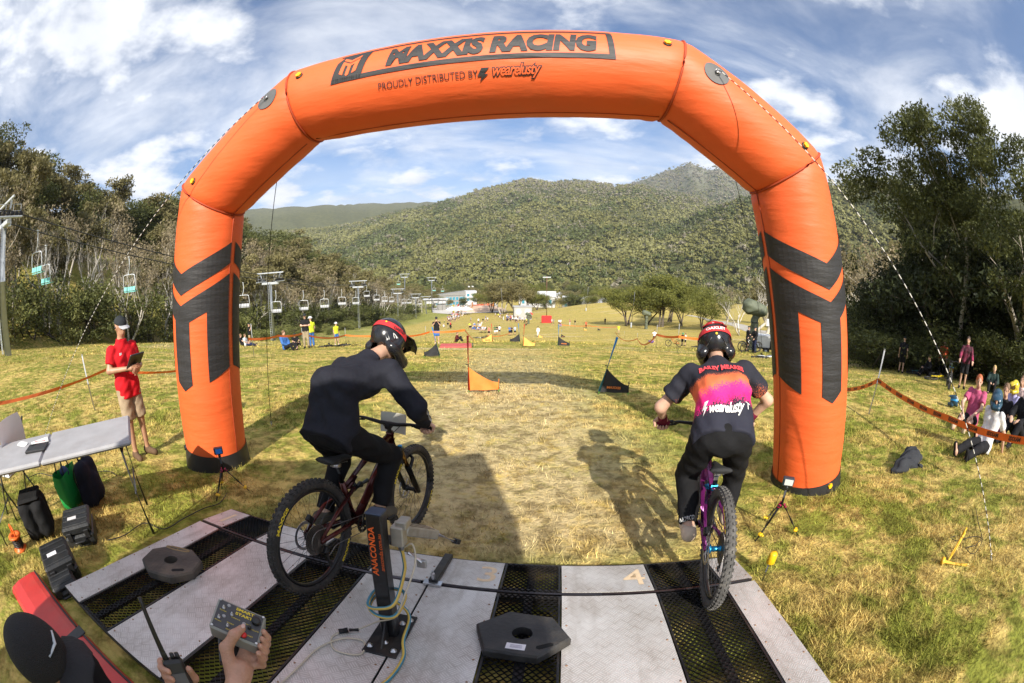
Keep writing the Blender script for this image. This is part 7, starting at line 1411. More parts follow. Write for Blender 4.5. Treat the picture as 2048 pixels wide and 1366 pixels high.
def lift_chair(label, P, seat, rz=0.0, s=1.0, sway=0.0):
    q = thing('lift_chair', label, 'lift chair', P, rz, 'chairs hanging on the chairlift'); w = .78 * s
    mb = MB(); mb.box((0, 0, .02), (.12, .30, .10), bevel=.03); mb.tube(spline([(0, 0, 0), (.05, 0, -.5), (.02, 0, -1.0), (-.12, 0, -1.35), (-.10, 0, -1.5)], 5), .045, 6); mb.build('hanger', CHAIRM, q, True)
    mb = MB(); mb.tube(spline([(-w, .2, -2.95), (-w * 1.04, 0, -2.5), (-w * .97, -.05, -1.75), (-w * .8, -.05, -1.53), (0, 0, -1.5), (w * .8, -.05, -1.53), (w * .97, -.05, -1.75), (w * 1.04, 0, -2.5), (w, .2, -2.95)], 4), .040, 6); mb.build('bail', CHAIRM, q, True)
    mb = MB(); mb.box((0, .18, -2.97), (w * 2, .48, .07), (.08, 0, 0), .02); mb.build('seat', seat, q); mb = MB()
    for k in range(4): mb.box((-w * .75 + k * w * .5, -.05, -2.72), (w * .46, .06, .36), (-.18, 0, 0), .02)
    mb.build('backrest', seat, q); mb = MB(); mb.tube([(-w * .9, .42, -2.35), (w * .9, .42, -2.35)], .022, 5); mb.tube([(-w * .9, .42, -2.35), (-w * 1.0, -.02, -1.9)], .02, 5); mb.tube([(w * .9, .42, -2.35), (w * 1.0, -.02, -1.9)], .02, 5); mb.build('safety_bar', CHAIRM, q, True); return q
CHW_ = [('teal seated lift chair hanging highest beside the nearest tower', 76, 462, LX + 1.7, TEAL), ('lower teal seated lift chair partly behind the highest one', 92, 492, LX - 1.7, TEAL), ('teal seated lift chair hanging before the wooded bank', 258, 515, LX + 1.7, TEAL), ('grey lift chair showing past the edge of the left arch leg', 486, 566, LX + 1.7, GREYC), ('grey lift chair hanging right beside the second tower', 551, 582, LX + 1.7, GREYC), ('first grey lift chair beyond the second tower', 606, 582, LX + 1.7, GREYC), ('second grey lift chair beyond the second tower', 648, 581, LX + 1.7, GREYC), ('third grey lift chair beyond the second tower', 683, 579, LX + 1.2, GREYC), ('grey lift chair just before the third tower', 711, 582, LX - 1, GREYC), ('raised grey lift chair just past the third tower', 733, 571, LX - 4, GREYC), ('first grey lift chair beyond the third tower', 753, 579, LX - 2, GREYC), ('second grey lift chair beyond the third tower', 769, 583, LX - 2, GREYC), ('third grey lift chair beyond the third tower', 783, 585, LX - 3, GREYC), ('grey lift chair before the fifth tower', 808, 590, LX - 3, GREYC), ('grey lift chair past the fifth tower', 818, 591, LX - 4, GREYC), ('grey lift chair nearest the station', 840, 595, LX - 5, GREYC)]
CP = []
for lb, px, py, x, sm in CHW_: p = at_x(px, py, x); CP.append(p); lift_chair(lb, p, sm, .25, 1.0)
for k, s_ in enumerate((1, -1)):
    t = thing('lift_cable', 'lift cable on the meadow side of the towers' if s_ > 0 else 'lift cable on the wooded side of the towers', 'cable', tt[0], group='cables of the chairlift'); mb = MB(); pts = [Vector((s_ * 1.73, -60, 5.0))] + [p - tt[0] + Vector((s_ * 1.73, 0, -.85)) for p in tt]; q = []
    for a, b in zip(pts, pts[1:]):
        for j in range(8): u = j / 8; q.append(a.lerp(b, u) - Vector((0, 0, (b - a).length * .012 * 4 * u * (1 - u))))
    mb.tube(q + [pts[-1]], .05, 5); mb.build('wire', CABLE, t, True)
for lb, px, py, D in (('tiny teal chair of the second lift by its first tower', 797, 556, 190), ('tiny teal chair of the second lift between its towers', 885, 572, 230), ('tiny teal chair of the second lift past its last tower', 868, 570, 215)): lift_chair(lb, at(px, py, D), TEAL)
# ------------------------------------------------------------------ village
LODGE = mat('lodge_grey', (.22, .215, .20), .7, var=.1, vscale=.3); WHW = mat('white_wall', (.50, .50, .50), .6, var=.06, vscale=.3); BLUEW = mat('blue_glass', (.05, .22, .30), .15, var=.2, vscale=.4); ROOFG = mat('roof_grey', (.36, .37, .38), .6, var=.08, vscale=.3); PAVE = mat('paving', (.52, .49, .45), .8, var=.12, vscale=.2)
def block(q, name, c, size, m): mb = MB(); mb.box(c, size, bevel=min(.12, size[1] * .02)); return mb.build(name, m, q)
def windows(q, xs, zs, y, w, h, m=BLUEW):
    for x in xs:
        for z in zs:
            mb = MB(); mb.box((x, y, z), (w + .25, .10, h + .25)); fr_ = mb.build('window_frame', WHW, q); mb = MB(); mb.box((x, y - .07, z), (w, .04, h)); mb.build('pane', m, fr_)
p = at(905, 612, 285); z = gz(p.x, p.y) - .5; q = thing('lodge', 'long grey lodge with rows of blue windows and a white end block', 'building', (p.x, p.y, z), R(14)); q.scale = (.85, .85, .8)
block(q, 'wall', (-2, 5, 4.6), (25, 10, 9.2), LODGE)
mb = MB(); mb.prism([(-14.7, 9.2), (10.7, 9.2), (10.7, 12.6), (-14.7, 9.6)], 10.6, Matrix(((1, 0, 0, 0), (0, 0, 1, -.3), (0, 1, 0, 0), (0, 0, 0, 1)))); mb.build('roof', LODGE, q)
block(q, 'end_block', (15, 5.2, 6.3), (9, 10.5, 12.6), WHW); windows(q, [-12, -9.2, -4, -1.4, 1.2, 3.8, 7, 9], (2.6, 6.6), -.05, 1.9, 2.5); windows(q, (12.6, 16.8), (5.5, 9.2), -.1, 2.0, 2.2)
for k in range(2): mb = MB(); mb.tube([(13 + 3 * k, 3, 12.6), (13 + 3 * k, 3, 17)], .09, 6); po_ = mb.build('flagpole', WHW, q, True); mb = MB(); mb.add([(13 + 3 * k, 3, 16.8), (14.6 + 3 * k, 3.3, 16.5), (14.5 + 3 * k, 3.2, 15.6), (13 + 3 * k, 3, 15.8)], [(0, 1, 2, 3)]); mb.build('flag', WHW, po_)
def house(label, px, py, D, L_, W_, h, rh, rz, wall, roof, nw=2, group=None):
    p = at(px, py, D); q = thing('house' if L_ < 14 else 'hall', label, 'building', (p.x, p.y, min(gz(p.x, p.y), p.z)), rz, group); block(q, 'wall', (0, 0, h / 2), (L_, W_, h), wall); ov = .5
    mb = MB(); mb.prism([(-W_ / 2 - ov, h - .1), (W_ / 2 + ov, h - .1), (0, h + rh)], L_ + 2 * ov, Matrix(((0, 0, 1, -L_ / 2 - ov), (1, 0, 0, 0), (0, 1, 0, 0), (0, 0, 0, 1)))); rf = mb.build('roof', roof, q)
    windows(q, [L_ * (k + .5) / nw - L_ / 2 for k in range(nw)], [h * .55], -W_ / 2 - .04, min(1.6, L_ / nw * .5), h * .36); mb = MB(); mb.box((L_ * .42, -W_ / 2 - .05, 1.05), (1.0, .08, 2.1)); mb.build('door', LODGE, q); return q
house('white hall with pale gabled roof right of the big gum trees', 1075, 612, 265, 22, 12, 7.0, 3.0, R(-8), WHW, WHW, 4); house('low hall with broad grey roof and dark window band', 1160, 612, 250, 20, 11, 4.0, 3.2, R(-12), LODGE, ROOFG, 5); house('small grey roofed hall at the edge of the yellow knoll', 1205, 606, 265, 10, 9, 3.5, 2.6, R(10), ROOFG, ROOFG, 2)
for i, (px, py) in enumerate(((1078, 588), (1098, 586), (1105, 580), (1152, 582), (1168, 580), (1128, 590), (1020, 586), (965, 590), (1190, 585))): house(('white cottage with white roof on the wooded slope', 'pale cottage beside the white cottage', 'white cottage half hidden by trees', 'cream cottage above the low hall', 'small white house right of the cream cottage', 'white house behind the low hall', 'white house behind the big gum trees', 'white house behind the lodge', 'grey roofed cottage beside the snow gums')[i], px, py, 345 + i * 9, 9, 7, 3.6, 2.2, R((i * 37) % 60 - 30), WHW, ROOFG if i % 3 == 2 else WHW, 2)
p = at(872, 622, 235); q = thing('lift_station', 'white framed lift station with glass front at the end of the chairlift', 'lift station', (p.x, p.y, gz(p.x, p.y)), R(8)); block(q, 'roof', (0, 0, 6.2), (14, 6, .5), WHW); block(q, 'hut', (3, 0, 1.6), (5, 4, 3.2), LODGE); block(q, 'machine_cover', (0, 0, 4.9), (11, 3.4, 2.2), WHW)
for k in range(6): mb = MB(); mb.tube([(-6 + 2.4 * k, -2.6, 0), (-6 + 2.4 * k, -2.6, 6)], .14, 6); mb.build('column', WHW, q, True)
# paved plaza below the lodge
pz = [(862, 617), (930, 609), (992, 607), (998, 625), (950, 626), (905, 629), (866, 626)]; mb = MB(); C_ = [ground_at(*v) for v in pz]; cc = sum(C_, Vector()) / len(C_); nn = 6; vs = []
for i in range(len(C_)):
    for k in range(nn):
        for a in (0, 1): w_ = C_[(i + a) % len(C_)]; v = cc.lerp(w_, (k + 1) / nn); vs.append((v.x, v.y, gz(v.x, v.y) + .12))
o = len(vs); vs.append((cc.x, cc.y, gz(cc.x, cc.y) + .12)); fs = []
for i in range(len(C_)):
    b = i * nn * 2; fs.append((o, b, b + 1))
    for k in range(nn - 1): fs.append((b + 2 * k, b + 2 * k + 2, b + 2 * k + 3, b + 2 * k + 1))
mb.add(vs, fs); tag(mb.build('plaza', PAVE), kind='structure')
# dirt bowl and road at the right
def ribbon_sheet(name, P, w, m, lift=.05):
    mb = MB(); vs = []
    P = spline([Vector((*p, 0)) for p in P], 8)
    for i, p in enumerate(P): d = (P[min(i + 1, len(P) - 1)] - P[max(0, i - 1)]).normalized(); s_ = Vector((-d.y, d.x, 0)) * w / 2; vs += [(*(p - s_).xy, gz(*(p - s_).xy) + lift), (*(p + s_).xy, gz(*(p + s_).xy) + lift)]
    mb.add(vs, [(2 * i, 2 * i + 1, 2 * i + 3, 2 * i + 2) for i in range(len(P) - 1)]); return tag(mb.build(name, m, None, True), kind='structure')
g0, g1_, g2_ = ground_at(1420, 640), ground_at(1480, 652), ground_at(1540, 664); ribbon_sheet('road', [(g0.x - 3, g0.y + 12), (g0.x, g0.y), (g1_.x, g1_.y), (g2_.x, g2_.y), (g2_.x + 25, g2_.y - 6)], 4.2, mat('gravel_road', (.42, .39, .34), .9, var=.12, vscale=.6))
TAN = mat('dirt_bowl', (.50, .36, .26), .95, var=.12, vscale=.3); p = ground_at(965, 622); mb = MB(); mb.lathe([(14, -.5), (11, 1.2), (7, 2.2), (2, 2.6)], 28, p); tag(mb.build('dirt_mound', TAN, None, True), 'low tan earth mound of the finish bowl behind the crowd', 'mound')
def banner(label, pts, h, m): 
    P = [ground_at(*v) for v in pts]; t = thing('course_banner', label, 'banner', P[0]); mb = MB(); vs = []
    for p in spline(P, 6): q = p - P[0]; q.z = gz(p.x, p.y) - P[0].z; vs += [q + Vector((0, 0, .3)), q + Vector((0, 0, .3 + h))]
    mb.add(vs, [(2 * i, 2 * i + 2, 2 * i + 3, 2 * i + 1) for i in range(len(vs) // 2 - 1)]); mb.build('cloth', m, t)
    for i in range(0, len(vs) // 2, 6): mb = MB(); mb.tube([vs[2 * i] - Vector((0, 0, .4)), vs[2 * i + 1] + Vector((0, 0, .2))], .04, 5); mb.build('stake', POSTW, t)
banner('orange finish banner curving round the dirt bowl', [(945, 619), (960, 616), (985, 615)], 2.2, mat('banner_orange', (.75, .20, .10), .7)); banner('tall orange feather banner left of the dirt bowl', [(943, 624), (946, 622)], 4.5, mat('banner_orange2', (.78, .30, .05), .7)); banner('orange feather banner right of the dirt bowl', [(985, 622), (988, 621)], 4.5, MATS['banner_orange2']); banner('yellow banner above the crowd', [(905, 628), (909, 627)], 4.0, mat('banner_yellow', (.80, .62, .05), .7)); banner('red banner beside the white tents', [(915, 626), (918, 625)], 4.0, PO['red'])
REDB = mat('red_vinyl2', (.62, .02, .02), .5); p = ground_at(1093, 646); q = thing('padded_mat', 'bright red safety mattress wrapped round a lift pole', 'safety mat', p); mb = MB(); mb.box((0, 0, 1.1), (3.0, .8, 2.2), bevel=.15); mb.build('pad', REDB, q); mb = MB(); mb.tube([(0, .2, 0), (0, .2, 14)], .14, 8); mb.build('pole', mat('rust_pole', (.30, .14, .09), .7), q, True); mb = MB(); mb.box((0, .2, 13.6), (2.4, .3, .3), bevel=.05); mb.build('pole_head', GALV, q)
p = ground_at(937, 694); q = thing('padded_mat', 'flat red mat lying in the grass behind the orange gate', 'mat', p, .1); mb = MB(); mb.box((-.6, 0, .06), (1.5, .8, .12), bevel=.03); mb.build('pad', mat('mat_red_faded', (.45, .08, .07), .7), q); mb = MB(); mb.box((.2, .0, .125), (.04, .75, .01)); mb.build('strap', BLKP, q)
p = ground_at(1060, 640); q = thing('red_parasol', 'small red umbrella by the covered snow gun', 'umbrella', p); mb = MB(); mb.lathe([(1.1, 1.9), (.7, 2.3), (.05, 2.6)], 10, (0, 0, 0), caps=False); mb.build('canopy', REDB, q); mb = MB(); mb.tube([(0, 0, 0), (0, 0, 2.5)], .03, 6); mb.build('stick', GALV, q)
for i, px in enumerate((905, 918, 932)):
    p = ground_at(px, 630); q = thing('tent', ('white pop up tent at the left of the finish', 'white pop up tent between its neighbours at the finish', 'white pop up tent nearest the dirt bowl')[i], 'tent', p, R(8)); mb = MB(); mb.lathe([(3.1, 2.3), (3.1, 2.6), (.08, 3.9)], 4, (0, 0, 0), caps=False); mb.build('canopy', WHITE, q)
    for a in range(4): mb = MB(); mb.tube([(2.1 * math.cos(a * math.pi / 2 + .0), 2.1 * math.sin(a * math.pi / 2), 0), (2.8 * math.cos(a * math.pi / 2), 2.8 * math.sin(a * math.pi / 2), 2.4)], .05, 5); mb.build('leg', GALV, q)
p = ground_at(1046, 640); q = thing('judges_booth', 'grey box booth with two white discs on its front', 'booth', p, R(5)); block(q, 'wall', (0, 1.5, 2.2), (6, 3, 4.4), mat('booth_grey', (.38, .38, .36), .7)); mb = MB(); mb.box((0, 1.5, 4.5), (6.4, 3.4, .2)); mb.build('roof', ROOFG, q)
for x in (-1.5, 1.5): mb = MB(); mb.lathe([(.9, 0), (.9, .05)], 20, (x, -.02, 2.8), (0, -1, 0)); mb.build('disc', WHITE, q)
for lb, px, by, H in (('leaning white snow lance pole near the big gum trees', 1007, 640, 11), ('slim white pole in the meadow by the snow gums', 1262, 655, 9), ('grey slanted pole on the yellow knoll', 1172, 622, 9)):
    p = ground_at(px, by); q = thing('snow_lance', lb, 'pole', p); mb = MB(); mb.tube([(0, 0, -.2), (-.8 if 'leaning' in lb else .7, 0, H)], [.13, .09], 8); mb.build('mast', WHW, q, True); mb = MB(); mb.box((0, 0, .6), (.35, .35, 1.2), bevel=.05); mb.build('base', GALV, q)
TARP = mat('tarp_green', (.10, .115, .075), .7, var=.25, vscale=2, bump=.5, bscale=3)
for lb, px, by, ty, w in (('tall snow gun wrapped in green tarpaulin behind the light trailer', 1505, 692, 597, 1.0), ('snow gun wrapped in green tarpaulin at the foot of the snow gums', 1292, 658, 620, 1.0), ('snow gun wrapped in green tarpaulin beside the crowd', 1057, 648, 624, 1.0)):
    p = ground_at(px, by); D = math.hypot(p.x, p.y); D = min(D, 45) if px == 1505 else min(D, 130); p = at(px, by, D); p.z = gz(p.x, p.y); d = ray(px, ty); H = CAM_Z + d[2] * D / math.hypot(d[0], d[1]) - p.z; k = H / 4.0; q = thing('covered_snow_gun', lb, 'snow gun', p, -math.atan2(p.x, p.y)); smesh('tarpaulin', solid([('c', (0, 0, .05 * k), (0, 0, 2.5 * k), .36 * k, .30 * k), ('c', (-.45 * k, 0, 3.4 * k), (.55 * k, 0, 3.2 * k), .58 * k, .44 * k)], .08 * k, .25 * k, (), 0, .04 * k, 5 / k), TARP, q); mb = MB(); mb.tube([(.3 * k * math.cos(a), .42 * k * math.sin(a), 2.3 * k) for a in np.linspace(0, 6, 16)], .03 * k, 4); mb.build('tie', BLKP, q)
p = at(1530, 690, 38); p.z = gz(p.x, p.y); q = thing('light_trailer', 'white and black lighting trailer with folded mast beyond the right racer', 'trailer', p, -math.atan2(p.x, p.y)); mb = MB(); mb.box((-.3, 0, 1.15), (1.5, 1.1, 1.1), bevel=.06); mb.build('hood', WHITE, q); mb = MB(); mb.box((.75, 0, 1.1), (.6, 1.05, 1.0), bevel=.04); mb.build('control_cabinet', BLKP, q); mb = MB(); mb.box((.1, 0, .55), (2.6, 1.0, .12)); mb.tube([(1.3, 0, .55), (2.1, 0, .5)], .05, 6); mb.build('chassis', BLKS, q)
for s_ in (-1, 1): mb = MB(); mb.lathe([(.16, -.08), (.33, -.07), (.33, .07), (.16, .08)], 18, (.15, s_ * .62, .33), (0, 1, 0)); wh_ = mb.build('wheel', TYRE, q, True); mb = MB(); mb.lathe([(.16, -.085), (.16, .085)], 12, (.15, s_ * .62, .33), (0, 1, 0)); mb.build('rim', GALV, wh_, True)
mb = MB(); mb.tube([(.5, 0, 1.6), (.5, 0, 2.9)], .07, 8); mb.build('mast', GALV, q, True)
for x in (.15, .85): mb = MB(); mb.box((x, -.1, 2.75), (.42, .12, .62), bevel=.03); mb.build('floodlight', WHITE, q)

# ------------------------------------------------------------------ air
hz_ = bpy.data.materials.new('air'); hz_.use_nodes = True; n_ = hz_.node_tree.nodes; n_.remove(n_['Principled BSDF']); vp_ = n_.new('ShaderNodeVolumePrincipled'); vp_.inputs['Color'].default_value = (.80, .88, 1, 1); vp_.inputs['Density'].default_value = 1.0e-4; vp_.inputs['Anisotropy'].default_value = .2
hz_.node_tree.links.new(vp_.outputs[0], n_['Material Output'].inputs['Volume'])
mb = MB(); mb.box((0, 0, 500), (19500, 19500, 1080)); tag(mb.build('haze', hz_), 'thin blue haze over the hills', 'haze', kind='stuff')
# ------------------------------------------------------------------ spectators near by
def colr(n, c): return cloth('cloth_' + n, c, .85)
CW, CB, CK, CPK, CBLU, CNAVY, CHV, CGRN, CORG, CTAN = colr('white', (.66, .66, .66)), colr('black', (.016, .016, .018)), colr('khaki', (.32, .26, .17)), colr('pink', (.45, .09, .18)), colr('blue', (.05, .14, .38)), colr('navy', (.02, .025, .06)), colr('hivis', (.55, .62, .04)), colr('green', (.03, .12, .05)), colr('orange', (.65, .12, .05)), colr('tan', (.40, .30, .18))
HAIR = {'red': mat('hair_red', (.40, .10, .03), .6), 'brown': MATS['hair_brown'], 'dark': MATS['hair_dark'], 'blonde': mat('hair_blonde', (.50, .34, .14), .6)}
def who(label, px, by, pose, az, top, bottom, sleeve='short', legs='long', shoe=None, hat=None, hair='brown', h=.02, s=1.0, D=None, face=False, group=None, fold=.004, skin=SKIN):
    if D: p = at(px, by, D); p.z = gz(p.x, p.y)
    else: p = ground_at(px, by)
    q = thing('person', label, 'person', p, heading(az), group); q.scale = (s, s, s); bo, hd = figure(q, pose, skin, top, sleeve, bottom, legs, shoe or CB, h=h, hair=None if hat in ('cap', 'helmet', 'hat') else HAIR[hair], fold=fold, fingers=h < .016)
    if hat == 'cap': cap(q, hd, DARKCAP)
    elif hat == 'hat':
        c, f, up, l, M = hd; mb = MB(); mb.lathe([(.16, .05), (.155, .056), (.095, .06), (.085, .14), (.02, .15)], 14, c, up); mb.build('sun_hat', CW, q, True)
    elif hat: helmet(q, hd[0], hd[1], hd[2], hat, hat, hat, 1.0, max(h * .8, .012))
    if face: face_bits(q, hd)
    return q
BLUH = mat('helmet_blue', (.02, .06, .10), .3); YBH = mat('helmet_yellow', (.55, .42, .03), .3, var=.5, vscale=9); GRNH = mat('helmet_green', (.05, .25, .12), .3)
# on the grass at the right
q = who('red haired woman in pink top sitting on the grass behind the tape', 1938, 852, sit('knees', .18, -.10, (.35, -.1)), -96, CPK, CB, 'short', 'short', SHOE_B, None, 'red', .014, face=True)
q = who('child in white shirt and blue helmet sitting with hand behind on the grass', 1962, 905, sit('back', .16, -.16, (.5, -.1)), -82, CW, CB, 'short', 'long', CB, BLUH, 'brown', .014, .92)
q = who('girl in black top and pink patterned trousers sitting beside the helmeted child', 1990, 872, sit('lap', .16, -.10, (.2, -.1)), -84, CB, mat('pink_pattern', (.55, .08, .28), .8, var=.6, vscale=40), 'short', 'long', CB, None, 'brown', .016, .95, face=True)
q = who('child in yellow and blue helmet and lilac shirt sitting in the group', 2012, 850, sit('knees', .35, -.08), -70, colr('lilac', (.42, .40, .66)), CB, 'short', 'long', CB, YBH, 'brown', .018, .9)
q = who('girl in floral top with brown hair sitting at the back of the group', 2030, 832, sit('lap', .3, -.08), -80, mat('floral', (.62, .45, .42), .8, var=.6, vscale=30), CB, 'short', 'long', CB, None, 'brown', .018, .95)
q = who('woman in black with brown hair sitting at the edge of the group', 2034, 884, sit('knees', .35, -.05), -78, CB, CB, 'long', 'long', CB, None, 'brown', .018)
p = ground_at(1905, 815); q = thing('bike_helmet', 'black and blue full face helmet set down by the red haired woman', 'helmet', p, 1.0); helmet(q, Vector((0, 0, .13)), (1, .2, 0), (0, 0, 1), BLUH, BLUH, PO['blue'], 1.0, .012)
# standing and crouching at the edge of the wood
who('big man in black shirt and black shorts seen from behind by the wood', 1802, 737, stand('down', (0, 0), 0, .05), 62, CB, CB, 'short', 'short', CB, 'cap', h=.022, D=22.5)
who('rider in black and pink jersey standing over a green bike by the wood', 1925, 762, stand('bar', (-.3, -.1)), -118, mat('jersey_pink', (.06, .008, .02), .8, var=.95, vscale=5, dirt=(.5, .03, .12), dirt_amt=.9), CB, 'long', 'short', CB, None, 'dark', .02, D=16.5)
who('person in dark jacket over red shirt standing in the shade of the wood', 1887, 712, stand('down'), -120, CORG, CB, 'long', 'long', CB, None, 'dark', .024, D=23)
who('person in black crouching over a bike in the shade of the wood', 1862, 722, sit('knees', .4, .05), -60, CB, CB, 'long', 'long', CB, None, 'brown', .024, 1.05, D=22)
who('grey haired man in dark jacket sitting on the grass by the wood', 1988, 748, sit('knees', .42, -.02), -110, colr('dkgreen', (.03, .05, .045)), CB, 'long', 'long', CB, None, 'blonde', .022, D=17)
FR = {'yellow': mat('frame_yellow', (.60, .45, .02), .3), 'teal': mat('frame_teal', (.12, .32, .36), .3), 'green': mat('frame_olive', (.06, .09, .05), .3), 'black': BLKA, 'grey': ALLOY, 'orange': mat('frame_orange', (.6, .14, .03), .3), 'white': mat('frame_white', (.6, .62, .64), .35)}
def spare_bike(label, px, by, az, lying, frame, D=None):
    if D: p = at(px, by, D); p.z = gz(p.x, p.y)
    else: p = ground_at(px, by)
    M = bike_frame(p, az, 0, 1.0, lean=0.0, pitch=0.0)
    if lying: M = Matrix.Translation(p + Vector((0, 0, .06))) @ Matrix.Rotation(R(90 - az), 4, 'Z') @ Matrix.Rotation(R(82), 4, 'X')
    q = thing('mountain_bike', label, 'bicycle', M=M, group='bikes of the spectators'); bike(q, FR[frame], TYRE, False); return q
spare_bike('green bike held by the rider in pink and black', 1895, 762, -122, False, 'green', 16.3); spare_bike('yellow bike lying on its side by the wood', 1850, 742, 70, True, 'yellow', 19); spare_bike('teal bike lying behind the yellow bike', 1815, 722, 65, True, 'teal', 23); spare_bike('dark bike lying beside the sitting man', 2030, 745, 70, True, 'black', 17)
spare_bike('white bike lying in the grass behind the right racer', 1505, 716, 80, True, 'white', 21)
# left side of the course
for lb, px, by, ps, az, tp, bt, sl, lg, ht, D in (('photographer in black standing by the lift side tape', 502, 703, stand('camera'), 60, CB, CTAN, 'short', 'long', 'cap', 34), ('person in black sitting by the lift side tape', 487, 712, sit('knees', .4), 70, CB, CB, 'short', 'long', None, 33), ('person in white sitting by the lift side tape', 496, 718, sit('lap', .2), 80, CW, CNAVY, 'short', 'long', None, 32), ('man in black shirt and khaki trousers beside a yellow vested marshal', 614, 697, stand('folded'), 160, CB, CK, 'short', 'long', 'cap', None), ('marshal in yellow vest and white hat talking to a man in black', 625, 695, stand('down'), -60, CHV, CBLU, 'short', 'long', 'hat', None), ('marshal in yellow vest, hat and blue shorts standing alone', 674, 690, stand('down', (0, 0), 0, .06), 120, CHV, CBLU, 'short', 'short', 'hat', None), ('person in blue sitting behind the tape', 572, 700, sit('lap', .3), 100, CBLU, CB, 'long', 'long', None, None), ('person in dark cap sitting behind the lying bike', 592, 694, sit('knees', .4), 130, CB, CB, 'short', 'long', 'cap', None), ('man in black shirt and blue shorts filming on the course', 874, 688, stand('camera'), 170, CB, CBLU, 'short', 'short', 'cap', None), ('photographer crouching in the grass by the tape', 912, 685, sit('knees', .5, .1), 100, colr('maroon', (.10, .02, .02)), CB, 'long', 'long', None, None),
        ('spectator in red top and black shorts beside lying bikes', 978, 672, stand('down'), 200, colr('salmon', (.5, .2, .15)), CB, 'short', 'short', None, None), ('spectator in green shirt in the watching group', 990, 670, stand('folded'), 190, CGRN, CW, 'short', 'short', 'cap', None), ('spectator in black shirt in the watching group', 994, 669, stand('folded'), 190, CB, CW, 'short', 'short', 'cap', None), ('spectator in white shirt and black shorts in the watching group', 999, 668, stand('hips'), 190, CW, CB, 'short', 'short', 'cap', None), ('spectator in blue of the trio by the black gate', 1019, 671, stand('folded'), 200, CBLU, CB, 'short', 'short', None, None), ('spectator in black of the trio by the black gate', 1023, 671, stand('folded'), 180, CB, CB, 'short', 'short', None, None), ('spectator in pale blue of the trio by the black gate', 1030, 670, stand('folded'), 170, colr('pale', (.35, .45, .55)), CB, 'short', 'short', None, None), ('marshal all in white standing on the course', 1076, 673, stand('down'), 200, CW, CW, 'long', 'long', 'cap', None),
        ('hi vis marshal holding arms wide by the meadow', 1237, 668, stand('hips'), 180, CHV, CTAN, 'short', 'short', None, None), ('person in red standing far up the right side', 1172, 656, stand('down'), 180, CORG, CB, 'short', 'long', None, None), ('person in black standing before the knoll', 1210, 648, stand('down'), 180, CB, CB, 'short', 'long', None, None), ('person in dark clothes under the snow gums', 1257, 652, stand('down'), 180, CB, CB, 'short', 'long', None, None), ('man in white shirt and black shorts seen from behind by the tape', 1308, 684, stand('hips'), 20, CW, CB, 'short', 'short', 'cap', None), ('rider in white shirt talking beside an orange bike', 1370, 692, stand('bar'), -80, CW, CB, 'short', 'short', None, None), ('rider in green helmet holding an orange bike', 1364, 691, stand('bar'), 60, CB, CB, 'short', 'short', GRNH, None), ('rider in black on a bike by the light trailer', 1493, 704, stand('bar'), 100, CB, CB, 'short', 'short', 'cap', 30), ('second rider in black on a bike by the light trailer', 1507, 706, stand('bar'), -100, CB, CNAVY, 'long', 'long', 'cap', 29)):
    who(lb, px, by, ps, az, tp, bt, sl, lg, SHOE_B if 'shorts' in lb else CB, ht, h=.03 if (D or 99) < 40 else .04, D=D, fold=.006)
p = ground_at(1302, 686); q = thing('kit_bag', 'purple kit bag at the feet of the man in white', 'bag', p); smesh('sack', solid([('c', (-.2, 0, .2), (.2, 0, .2), .2, .2)], .04, .02, (), 0, .01), mat('purple_cloth', (.12, .06, .22), .8), q); mb = MB(); mb.tube(spline([(-.15, 0, .38), (0, 0, .5), (.15, 0, .38)], 4), .02, 5); mb.build('handle', BLKP, q, True)
for i, (lb, px, by, az, ly, fr_) in enumerate((('black bike lying behind the left hand tape', 650, 694, 70, True, 'black'), ('second dark bike lying behind the left hand tape', 690, 692, 95, True, 'green'), ('bike lying in the yellow grass below the lift', 870, 648, 80, True, 'black'), ('bike lying near the watching group', 950, 676, 80, True, 'grey'), ('second bike lying near the watching group', 970, 673, 95, True, 'black'), ('third bike lying near the watching group', 960, 665, 85, True, 'black'), ('orange bike standing with two riders', 1358, 694, -70, False, 'orange'), ('bike under the first rider in black by the light trailer', 1483, 706, 100, False, 'black'), ('bike under the second rider in black by the light trailer', 1512, 708, -100, False, 'grey'), ('bike lying behind the orange bike', 1385, 694, 85, True, 'black'))):
    spare_bike(lb, px, by, az, ly, fr_, 29.5 if 'under' in lb else None)
# ------------------------------------------------------------------ crowd along the lower course: small figures
def crowd_proto(i, top, bot, pose):
    J = arr(pose); B = trunk(J, 1.05) + limbs(J, 1.12) + head_prims(J['head'], J['face'], (0, 0, 1), 1.1)[0] + [('c', J['chest'], J['head'], .07, .06)]; V, F = solid(B, .055, .03); c = V[F].mean(1); d_arm = np.minimum(np.linalg.norm(c - J['wrL'], axis=1), np.linalg.norm(c - J['wrR'], axis=1)); zn = J['neck'][2] + .03; zp = J['pel'][2] + .02
    mi = np.where(c[:, 2] > zn, 0, np.where((d_arm < .2) & (c[:, 2] > zp - .25), 0, np.where(c[:, 2] > zp, 1, np.where((c[:, 2] < .45) & (i % 2 == 0), 0, 2)))); hz = (c[:, 2] > J['head'][2] + .04); mi = np.where(hz, 3, mi)
    return np_mesh('person', V, F, [SKIN, top, bot, HAIR[('brown', 'dark', 'blonde')[i % 3]]], mi, True)
CPR = []
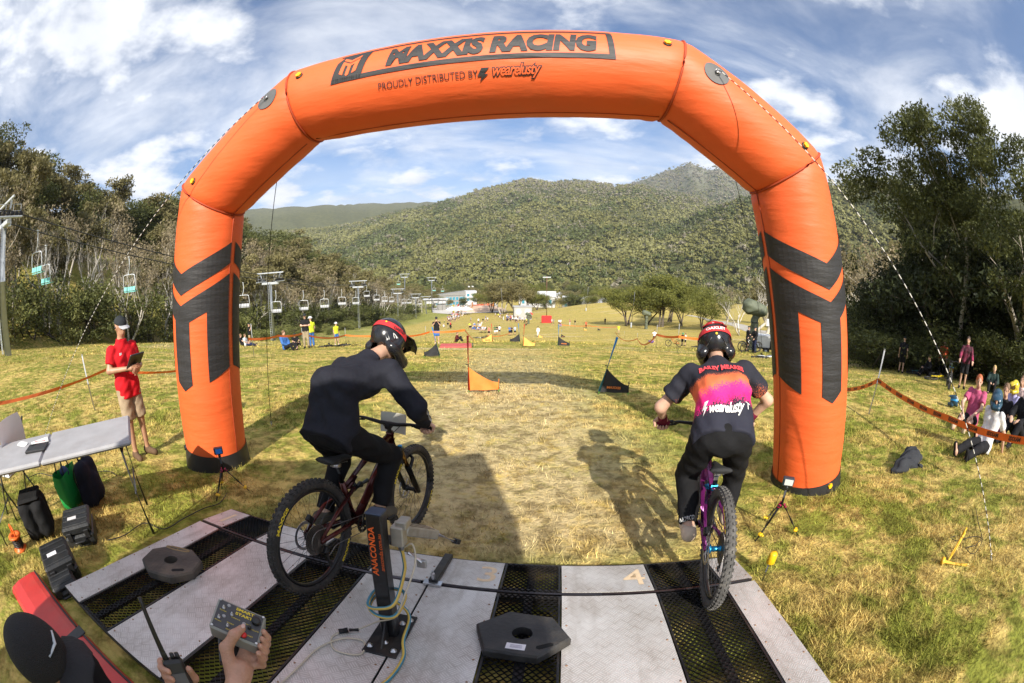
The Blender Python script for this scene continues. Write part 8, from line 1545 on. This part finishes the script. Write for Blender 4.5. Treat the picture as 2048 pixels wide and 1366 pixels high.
for i, (nm, tp, bt) in enumerate((('white', CW, CNAVY), ('black', CB, CK), ('blue', CBLU, CB), ('red', colr('crimson', (.5, .04, .05)), CB), ('grey', colr('greym', (.3, .31, .33)), CNAVY), ('green', CGRN, CTAN), ('yellow', CHV, CB), ('pink', CPK, CW))): CPR.append((nm, crowd_proto(i, tp, bt, stand(('down', 'folded', 'hips', 'phone')[i % 4]))))
CPS = [(nm, crowd_proto(i, tp, bt, sit('knees', .4))) for i, (nm, tp, bt) in enumerate((('white', CW, CNAVY), ('black', CB, CK), ('blue', CBLU, CB)))]
cg = np.random.default_rng(5)
def crowd(n, poly, where, group, seated=.12):
    poly = np.array(poly, float)
    for k in range(n):
        w = cg.dirichlet(np.ones(len(poly)) * .8); px, py = w @ poly; p = ground_at(px, py); st_ = cg.uniform() < seated; nm, me = (CPS[cg.integers(3)] if st_ else CPR[int(cg.choice(8, p=[.24, .24, .12, .09, .11, .08, .06, .06]))])
        o = link('person', me); o.location = p; o.rotation_euler = (0, 0, cg.uniform(0, 6.28)); s_ = cg.uniform(.93, 1.06); o.scale = (s_, s_, s_); tag(o, 'spectator in %s top %s %s' % (nm, 'sitting' if st_ else 'standing', where), 'person', group)
crowd(72, [(888, 650), (897, 632), (925, 622), (935, 630), (912, 648)], 'in the crowd left of the finish', 'crowd left of the finish'); crowd(52, [(982, 634), (1000, 630), (1035, 640), (1056, 648), (1030, 648)], 'in the crowd under the big gums', 'crowd under the big gums'); crowd(60, [(880, 618), (930, 611), (990, 608), (995, 622), (950, 620)], 'on the plaza below the lodge', 'people on the plaza', 0.0); crowd(18, [(920, 660), (935, 655), (960, 660), (985, 662)], 'in the grass above the crowd', 'people resting above the crowd', .8); crowd(10, [(870, 655), (905, 650), (900, 660)], 'below the last lift towers', 'people below the last lift towers', .5); crowd(8, [(1130, 655), (1100, 650), (1160, 652)], 'by the red mattress', 'people by the red mattress', .2); crowd(7, [(940, 645), (985, 640), (960, 650)], 'on the lower course', 'people on the lower course', .2)
for o in [o for o in bpy.data.objects if o.name.startswith('lettering') and o.type == 'FONT']: bpy.data.objects.remove(o)
